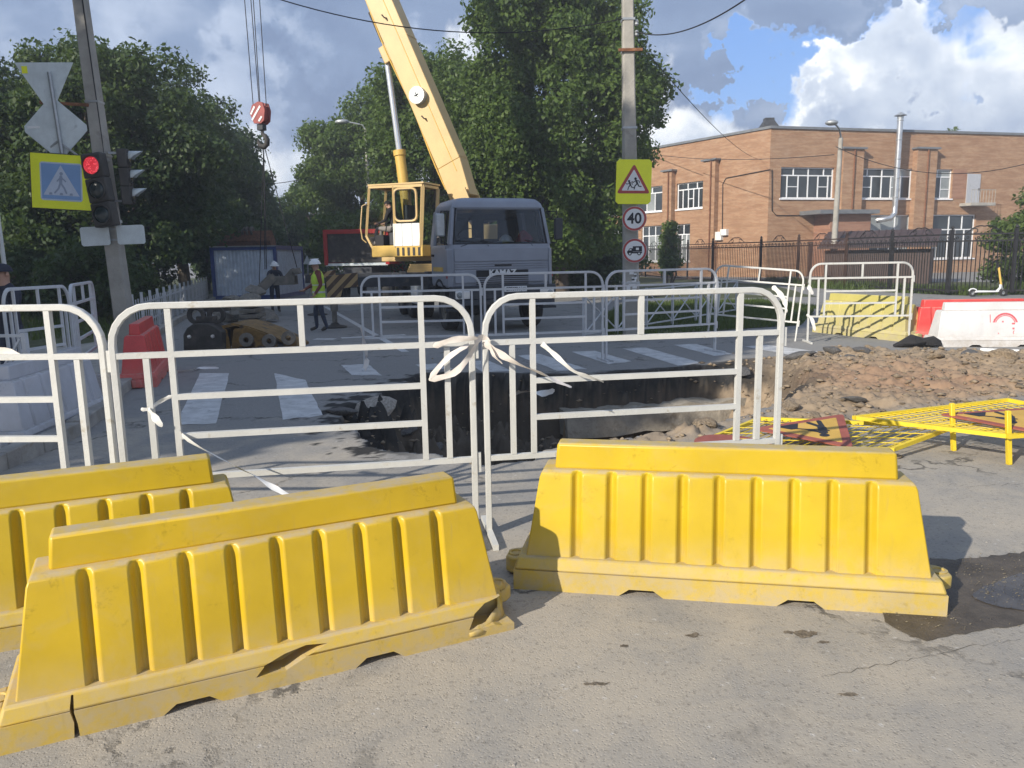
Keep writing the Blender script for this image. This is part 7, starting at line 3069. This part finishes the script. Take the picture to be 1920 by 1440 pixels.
# grey wedge shaped sign far down the street
p_ = dp(576, 486, 33)
o = MB()
o.prism([(-.18, 0), (.18, 0), (.0, .36)], -.01, .01)
sg = thing('far_warning_sign', 'small pale triangular sign back behind the worker in the green vest', 'sign', (p_.x, p_.y, 0))
o.v = [(x, y, z + p_.z - .2) for x, y, z in o.v]
o.build('sign_plate', X['sign_back'], sg)
MB().tube((0, .03, 0), (0, .03, p_.z), .03, n=6).build('post', X['zinc_dull'], sg)

# scooter
sc0 = gp(1852, 556)
zsc = .0
sct = thing('kick_scooter', 'white and yellow electric kick scooter parked on the path by the iron fence', 'scooter', (sc0.x, sc0.y, 0), R(-4))
k = 1.0
for x, nm in ((-.52, 'rear'), (.52, 'front')):
    b = MB()
    b.lathe([(.065, -.03), (.11, -.032), (.13, -.018), (.13, .018), (.11, .032), (.065, .03)], 20, 0, Matrix.Translation((x, 0, .13)) @ Matrix.Rotation(PI / 2, 4, 'X'))
    w_ = b.build('wheel', X['tyre'], sct, smooth=50)
    b = MB()
    b.lathe([(.066, -.02), (.001, -.03)], 14, 0, Matrix.Translation((x, 0, .13)) @ Matrix.Rotation(PI / 2, 4, 'X'))
    b.build('hub', X['zinc_dull'], w_, smooth=50)
b = MB()
b.prism([(-.50, .15), (.30, .15), (.36, .20), (-.42, .22)], -.09, .09)
b.build('deck', X['scooter_white'], sct, bevel=.02)
b = MB()
b.path([(.28, 0, .17), (.40, 0, .30), (.40, 0, .42)], .045, 8)
b.build('neck', X['scooter_white'], sct, smooth=50)
b = MB()
b.tube((.52, 0, .15), (.42, 0, .42), .028, n=8)
b.build('fork', X['zinc_dull'], sct, smooth=50)
b = MB()
b.tube((.42, 0, .40), (.29, 0, 1.02), .036, n=10)
b.build('stem', X['crane_yellow'], sct, smooth=50)
b = MB()
b.tube((.29, 0, 1.0), (.25, 0, 1.2), .034, n=10)
b.bar((.25, -.26, 1.2), (.25, .26, 1.2), .035)
b.build('handlebar', X['black'], sct)
b = MB()
b.path([(-.66, 0, .20), (-.60, 0, .27), (-.50, 0, .285), (-.40, 0, .24)], .025, 6)
b.build('rear_mudguard', X['scooter_white'], sct, smooth=50)


# ------------------------------------------------------------------ people
def lerp3(a, b_, t):
    return tuple(a[i] + (b_[i] - a[i]) * t for i in range(3))


STAND = {
    'pelvis': (0, 0, .92), 'waist': (0, 0, 1.06), 'chest': (0, -.01, 1.27), 'collar': (0, .0, 1.40), 'neck': (0, -.005, 1.47), 'skull': (0, -.02, 1.55), 'crown': (0, -.01, 1.66),
    'shL': (-.175, .0, 1.375), 'elL': (-.22, .02, 1.10), 'wrL': (-.22, -.08, .86), 'shR': (.175, .0, 1.375), 'elR': (.22, .02, 1.10), 'wrR': (.22, -.08, .86),
    'hiL': (-.085, 0, .88), 'knL': (-.10, -.02, .48), 'anL': (-.10, .02, .09), 'toL': (-.11, -.14, .035), 'hiR': (.085, 0, .88), 'knR': (.10, -.02, .48), 'anR': (.10, .02, .09), 'toR': (.11, -.14, .035)}
RAD = {'pelvis': .135, 'waist': .125, 'chest': .145, 'collar': .095, 'neck': .056, 'skull': .082, 'crown': .072, 'sh': .072, 'el': .048, 'wr': .032, 'hi': .095, 'kn': .062, 'an': .046, 'to': .040}
BONES = [('pelvis', 'waist', 'torso'), ('waist', 'chest', 'torso'), ('chest', 'collar', 'torso'), ('collar', 'neck', 'skin'), ('neck', 'skull', 'skin'), ('skull', 'crown', 'skin'),
         ('collar', 'shL', 'sleeve'), ('shL', 'elL', 'sleeve'), ('elL', 'wrL', 'sleeve'), ('collar', 'shR', 'sleeve'), ('shR', 'elR', 'sleeve'), ('elR', 'wrR', 'sleeve'),
         ('pelvis', 'hiL', 'legs'), ('hiL', 'knL', 'legs'), ('knL', 'anL', 'legs'), ('anL', 'toL', 'shoe'), ('pelvis', 'hiR', 'legs'), ('hiR', 'knR', 'legs'), ('knR', 'anR', 'legs'), ('anR', 'toR', 'shoe')]


def person(label, loc, rz, pose, mats, scale=1.0, group=None, grip=(0.6, 0.6), face=(0, -1, 0)):
    """one continuous skinned body; mats: torso, sleeve, legs, shoe, skin material names"""
    t = thing('person', label, 'person', loc, rz, group)
    J = dict(STAND)
    J.update(pose)
    names = list(J)
    V = [J[n] for n in names]
    Rr = [RAD.get(n, RAD.get(n[:2])) for n in names]
    E, kind = [], []
    for a, c, kd in BONES:
        E.append((names.index(a), names.index(c)))
        kind.append(kd)

    def addv(p, r_):
        V.append(tuple(p))
        Rr.append(r_)
        return len(V) - 1
    for sd_, gr in (('L', grip[0]), ('R', grip[1])):
        el, wr = Vector(J['el' + sd_]), Vector(J['wr' + sd_])
        d = (wr - el).normalized()
        side = Vector((0, 1, 0)).cross(d)
        side = side.normalized() if side.length > .2 else Vector((1, 0, 0))
        pal = d.cross(side)
        if sd_ == 'L':
            side = side
        kn = addv(wr + d * .075, .030)
        E.append((names.index('wr' + sd_), kn))
        kind.append('skin')
        for fi, (off, ln) in enumerate(((-.032, .062), (-.011, .074), (.011, .070), (.031, .054))):
            k0 = addv(wr + d * .095 + side * off, .0115)
            bend = Matrix.Rotation(gr * .9, 3, side)
            d1 = bend @ d
            k1 = addv(V_(V[k0]) + d1 * ln * .55, .010)
            d2 = Matrix.Rotation(gr * 1.9, 3, side) @ d
            k2 = addv(V_(V[k1]) + d2 * ln * .45, .0085)
            E.extend([(kn, k0), (k0, k1), (k1, k2)])
            kind.extend(['skin'] * 3)
        sg_ = 1 if sd_ == 'L' else -1
        th0 = addv(wr + d * .035 + side * .042 * sg_ + pal * .01, .0135)
        th1 = addv(V_(V[th0]) + (d * .7 + side * .6 * sg_ + pal * .3).normalized() * .045, .0105)
        E.extend([(names.index('wr' + sd_), th0), (th0, th1)])
        kind.extend(['skin'] * 2)
    me = bpy.data.meshes.new('body')
    me.from_pydata(V, E, [])
    o = bpy.data.objects.new('body', me)
    COL.objects.link(o)
    o.modifiers.new('skin', 'SKIN')
    sk = me.skin_vertices[0].data
    for i, r_ in enumerate(Rr):
        sk[i].radius = (r_, r_)
    for n_, (rx, ry) in (('chest', (.165, .115)), ('waist', (.135, .105)), ('pelvis', (.15, .115)), ('skull', (.078, .092)), ('crown', (.066, .08))):
        sk[names.index(n_)].radius = (rx, ry)
    sk[0].use_root = True
    ss = o.modifiers.new('sub', 'SUBSURF')
    ss.levels = ss.render_levels = 1
    bpy.context.view_layer.update()
    bake(o)
    me = o.data
    order = ['torso', 'sleeve', 'legs', 'shoe', 'skin']
    me.materials.clear()
    for n_ in order:
        me.materials.append(X[mats[n_]])
    A = np.array([V[e[0]] for e in E], float)
    Bv = np.array([V[e[1]] for e in E], float)
    er = np.array([min(Rr[e[0]], Rr[e[1]]) for e in E])
    d = Bv - A
    dd = (d * d).sum(1) + 1e-9
    idx = []
    for p in me.polygons:
        c = np.array(p.center)
        tt = np.clip(((c - A) * d).sum(1) / dd, 0, 1)
        dist = np.linalg.norm(c - A - d * tt[:, None], axis=1) - er
        idx.append(order.index(kind[int(dist.argmin())]))
    me.polygons.foreach_set('material_index', idx)
    me.polygons.foreach_set('use_smooth', [True] * len(me.polygons))
    o.parent = t
    # face: eyes, nose, ears
    sk_, cr_ = Vector(J['skull']), Vector(J['crown'])
    fw = Vector(face).normalized()
    up = (cr_ - sk_).normalized()
    rt_ = fw.cross(up).normalized()
    ec = sk_.lerp(cr_, .42)
    for s_ in (-1, 1):
        b = MB()
        b.ball(ec + fw * .078 + rt_ * .03 * s_, .011, 8)
        b.build('eye', X['black'], t, smooth=60)
        b = MB()
        b.ball(ec - up * .01 + rt_ * .088 * s_, .026, 8, 0, (.5, .8, 1.2))
        b.build('ear', X[mats['skin']], t, smooth=60)
    b = MB()
    b.loft([[tuple(ec + fw * .07 + rt_ * x + up * .005) for x in (-.008, 0, .008)], [tuple(ec + fw * y + rt_ * x - up * .035) for x, y in ((-.016, .082), (0, .108), (.016, .082))], [tuple(ec + fw * .078 + rt_ * x - up * .045) for x in (-.01, 0, .01)]], True, 0, None, True)
    b.build('nose', X[mats['skin']], t, smooth=60)
    b = MB()
    b.bar(ec + fw * .082 + rt_ * -.024 - up * .066, ec + fw * .082 + rt_ * .024 - up * .066, .012, .010)
    b.build('mouth', X['lying_red'], t)
    if scale != 1:
        t.scale = (scale,) * 3
    return t, J, ec, fw, up


def V_(p):
    return Vector(p)


def hard_hat(t, c, up, fw, m='helmet'):
    q = Vector(up).to_track_quat('Z', 'Y').to_matrix().to_4x4()
    b = MB()
    b.ball((0, 0, 0), .122, 16, 0, (1, 1.12, .98), True)
    b.lathe([(.120, -.004), (.150, -.010), (.150, .002), (.120, .012)], 16)
    b.box((0, 0, .115), (.03, .20, .02))
    o = b.build('helmet', X[m], t, smooth=50)
    o.data.transform(Matrix.Translation(c) @ q)
    return o


def vest(t, J, m='hivis'):
    pv, wa, chs, co = (Vector(J[k_]) for k_ in ('pelvis', 'waist', 'chest', 'collar'))
    rings = []
    for c, rx, ry, dz in ((pv, .185, .155, -.10), (pv, .180, .150, .02), (wa, .172, .145, .02), (chs, .198, .152, -.06), (chs, .200, .150, .06), (co, .125, .115, -.01), (co, .075, .085, .045)):
        rings.append([(c.x + rx * math.cos(a), c.y + ry * math.sin(a), c.z + dz) for a in np.linspace(0, 2 * PI, 20, endpoint=False)])
    b = MB()
    b.loft(rings, False)
    v = b.build('vest', X[m], t, smooth=60)
    for i, (c, rx, ry, dz) in enumerate(((pv, .186, .156, .03), (wa, .184, .152, .07))):
        b = MB()
        b.loft([[(c.x + rx * math.cos(a), c.y + ry * math.sin(a), c.z + dz + h_) for a in np.linspace(0, 2 * PI, 20, endpoint=False)] for h_ in (-.022, .022)], False)
        b.build('reflective_band', X['reflect'], v, smooth=60)
    return v


M_WORK = {'torso': 'hivis', 'sleeve': 'maroon', 'legs': 'denim', 'shoe': 'boot', 'skin': 'skin'}
wpos = gp(602, 621)
P1_ = {'skull': (0, -.05, 1.545), 'crown': (0, -.055, 1.655), 'neck': (0, -.02, 1.465), 'elL': (-.25, -.10, 1.13), 'wrL': (-.20, -.30, 1.02), 'elR': (.25, .04, 1.12), 'wrR': (.22, -.10, .93),
       'knL': (-.11, -.10, .48), 'anL': (-.12, -.08, .09), 'toL': (-.14, -.25, .035), 'knR': (.11, .03, .48), 'anR': (.13, .14, .09), 'toR': (.15, -.01, .035)}
t, J, ec, fw, up = person('worker in white helmet and yellow green vest with maroon sleeves, standing by the outrigger', wpos, R(-72), P1_, M_WORK, .985)
hard_hat(t, Vector(J['crown']) + Vector((0, 0, -.035)), (0, -.05, 1), fw)
vest(t, J)
w2 = dp(512, 500, 25.6)
P2_ = {'waist': (0, -.04, 1.05), 'chest': (0, -.14, 1.22), 'collar': (0, -.19, 1.33), 'neck': (0, -.22, 1.40), 'skull': (0, -.27, 1.46), 'crown': (0, -.30, 1.57), 'shL': (-.175, -.18, 1.31), 'shR': (.175, -.18, 1.31),
       'elL': (-.24, -.30, 1.08), 'wrL': (-.18, -.50, 1.0), 'elR': (.24, -.30, 1.08), 'wrR': (.18, -.50, 1.0)}
M2 = {'torso': 'navy', 'sleeve': 'navy', 'legs': 'navy', 'shoe': 'boot', 'skin': 'skin'}
t, J, ec, fw, up = person('worker in white helmet bending over the slung steel trough', (w2.x, w2.y, 0), R(25), P2_, M2, 1.0)
hard_hat(t, Vector(J['crown']) + Vector((0, 0, -.03)), (0, -.2, 1), fw)

# crane operator, seated facing along the boom, leaning back
ang = math.atan2(HD.y, HD.x) + PI / 2
pp = PIV + HD * (CA0 + 1.08) + SD * ((CS0 + CS1) / 2 + .02)
P3_ = {'pelvis': (0, .0, .55), 'waist': (0, .03, .70), 'chest': (0, .0, .92), 'collar': (0, -.05, 1.06), 'neck': (0, -.09, 1.12), 'skull': (0, -.15, 1.18), 'crown': (0, -.18, 1.29), 'shL': (-.19, -.04, 1.03), 'shR': (.19, -.04, 1.03),
       'elL': (-.25, -.12, .78), 'wrL': (-.18, -.36, .72), 'elR': (.25, -.12, .78), 'wrR': (.18, -.36, .72), 'hiL': (-.10, -.05, .54), 'hiR': (.10, -.05, .54), 'knL': (-.14, -.46, .58), 'knR': (.14, -.46, .58),
       'anL': (-.14, -.52, .16), 'anR': (.14, -.52, .16), 'toL': (-.14, -.68, .10), 'toR': (.14, -.68, .10)}
M3 = {'torso': 'blackcloth', 'sleeve': 'blackcloth', 'legs': 'greycloth', 'shoe': 'boot', 'skin': 'skin'}
t, J, ec, fw, up = person('crane operator in black top and grey trousers sitting in the open crane cab', (pp.x, pp.y, CZ0 + .17), ang, P3_, M3, 1.0)
b = MB()
b.ball(Vector(J['crown']) + Vector((0, .02, -.05)), .098, 12, 0, (1, 1.1, 1), True)
b.build('hair', X['blackcloth'], t, smooth=60)

# bystander in dark cap at the left edge, holding a phone up
bp = dp(4, 500, 9.4)
P4_ = {'elR': (.30, -.16, 1.14), 'wrR': (.30, -.34, 1.33), 'elL': (-.24, -.05, 1.1), 'wrL': (-.14, -.26, 1.1)}
M4 = {'torso': 'navy', 'sleeve': 'navy', 'legs': 'denim', 'shoe': 'boot', 'skin': 'skin'}
t, J, ec, fw, up = person('man in dark cap and navy jacket cut by the left edge of the photo', (bp.x, bp.y, 0), R(-18), P4_, M4, 1.0, None, (.6, 1.0))
t.scale = (1.03, 1.03, 1.0)
c = Vector(J['crown'])
b = MB()
b.ball(c + Vector((0, .0, -.04)), .104, 14, 0, (1, 1.12, .95), True)
b.prism([(-.085, -.09), (.085, -.09), (.075, -.19), (.03, -.215), (-.03, -.215), (-.075, -.19)], c.z - .045, c.z - .03, 0, Matrix.Translation((c.x, c.y, 0)), 'z')
b.build('cap', X['navy'], t, smooth=50)
ph = MB().box((0, 0, 0), (.075, .010, .15)).build('phone', X['black'], None, bevel=.006)
wr_ = Matrix.Rotation(R(-18), 3, 'Z') @ (Vector(J['wrR']) * 1.0 + Vector((0, -.10, .11)))
ph.location = Vector((bp.x, bp.y, 0)) + Vector((wr_.x * 1.03, wr_.y * 1.03, wr_.z))
ph.rotation_euler = (R(-12), 0, R(-18))
tag(ph, 'dark phone held up by the man in the dark cap', 'phone')
# far walker under the park trees
fp_ = dp(287, 500, 36)
M5 = {'torso': 'blackcloth', 'sleeve': 'blackcloth', 'legs': 'blackcloth', 'shoe': 'boot', 'skin': 'skin'}
person('far walker in black on the park path behind the picket fence', (fp_.x, fp_.y, 0), R(20), {'knL': (-.10, -.12, .48), 'anL': (-.10, -.12, .09), 'toL': (-.1, -.28, .035), 'anR': (.1, .18, .09), 'toR': (.1, .04, .035)}, M5, 1.0)


# ------------------------------------------------------------------ thin summer haze over the whole street
def make_haze():
    b = MB()
    b.box((0, 185, 11.5), (840, 510, 27))
    m = bpy.data.materials.new('haze_air')
    m.use_nodes = True
    t = m.node_tree
    t.nodes.clear()
    o_ = t.nodes.new('ShaderNodeOutputMaterial')
    v_ = t.nodes.new('ShaderNodeVolumePrincipled')
    v_.inputs['Color'].default_value = (.86, .90, .96, 1)
    v_.inputs['Density'].default_value = 0.0024
    v_.inputs['Anisotropy'].default_value = 0.2
    t.links.new(v_.outputs[0], o_.inputs['Volume'])
    h = b.build('haze', m)
    h['kind'] = 'stuff'


make_haze()
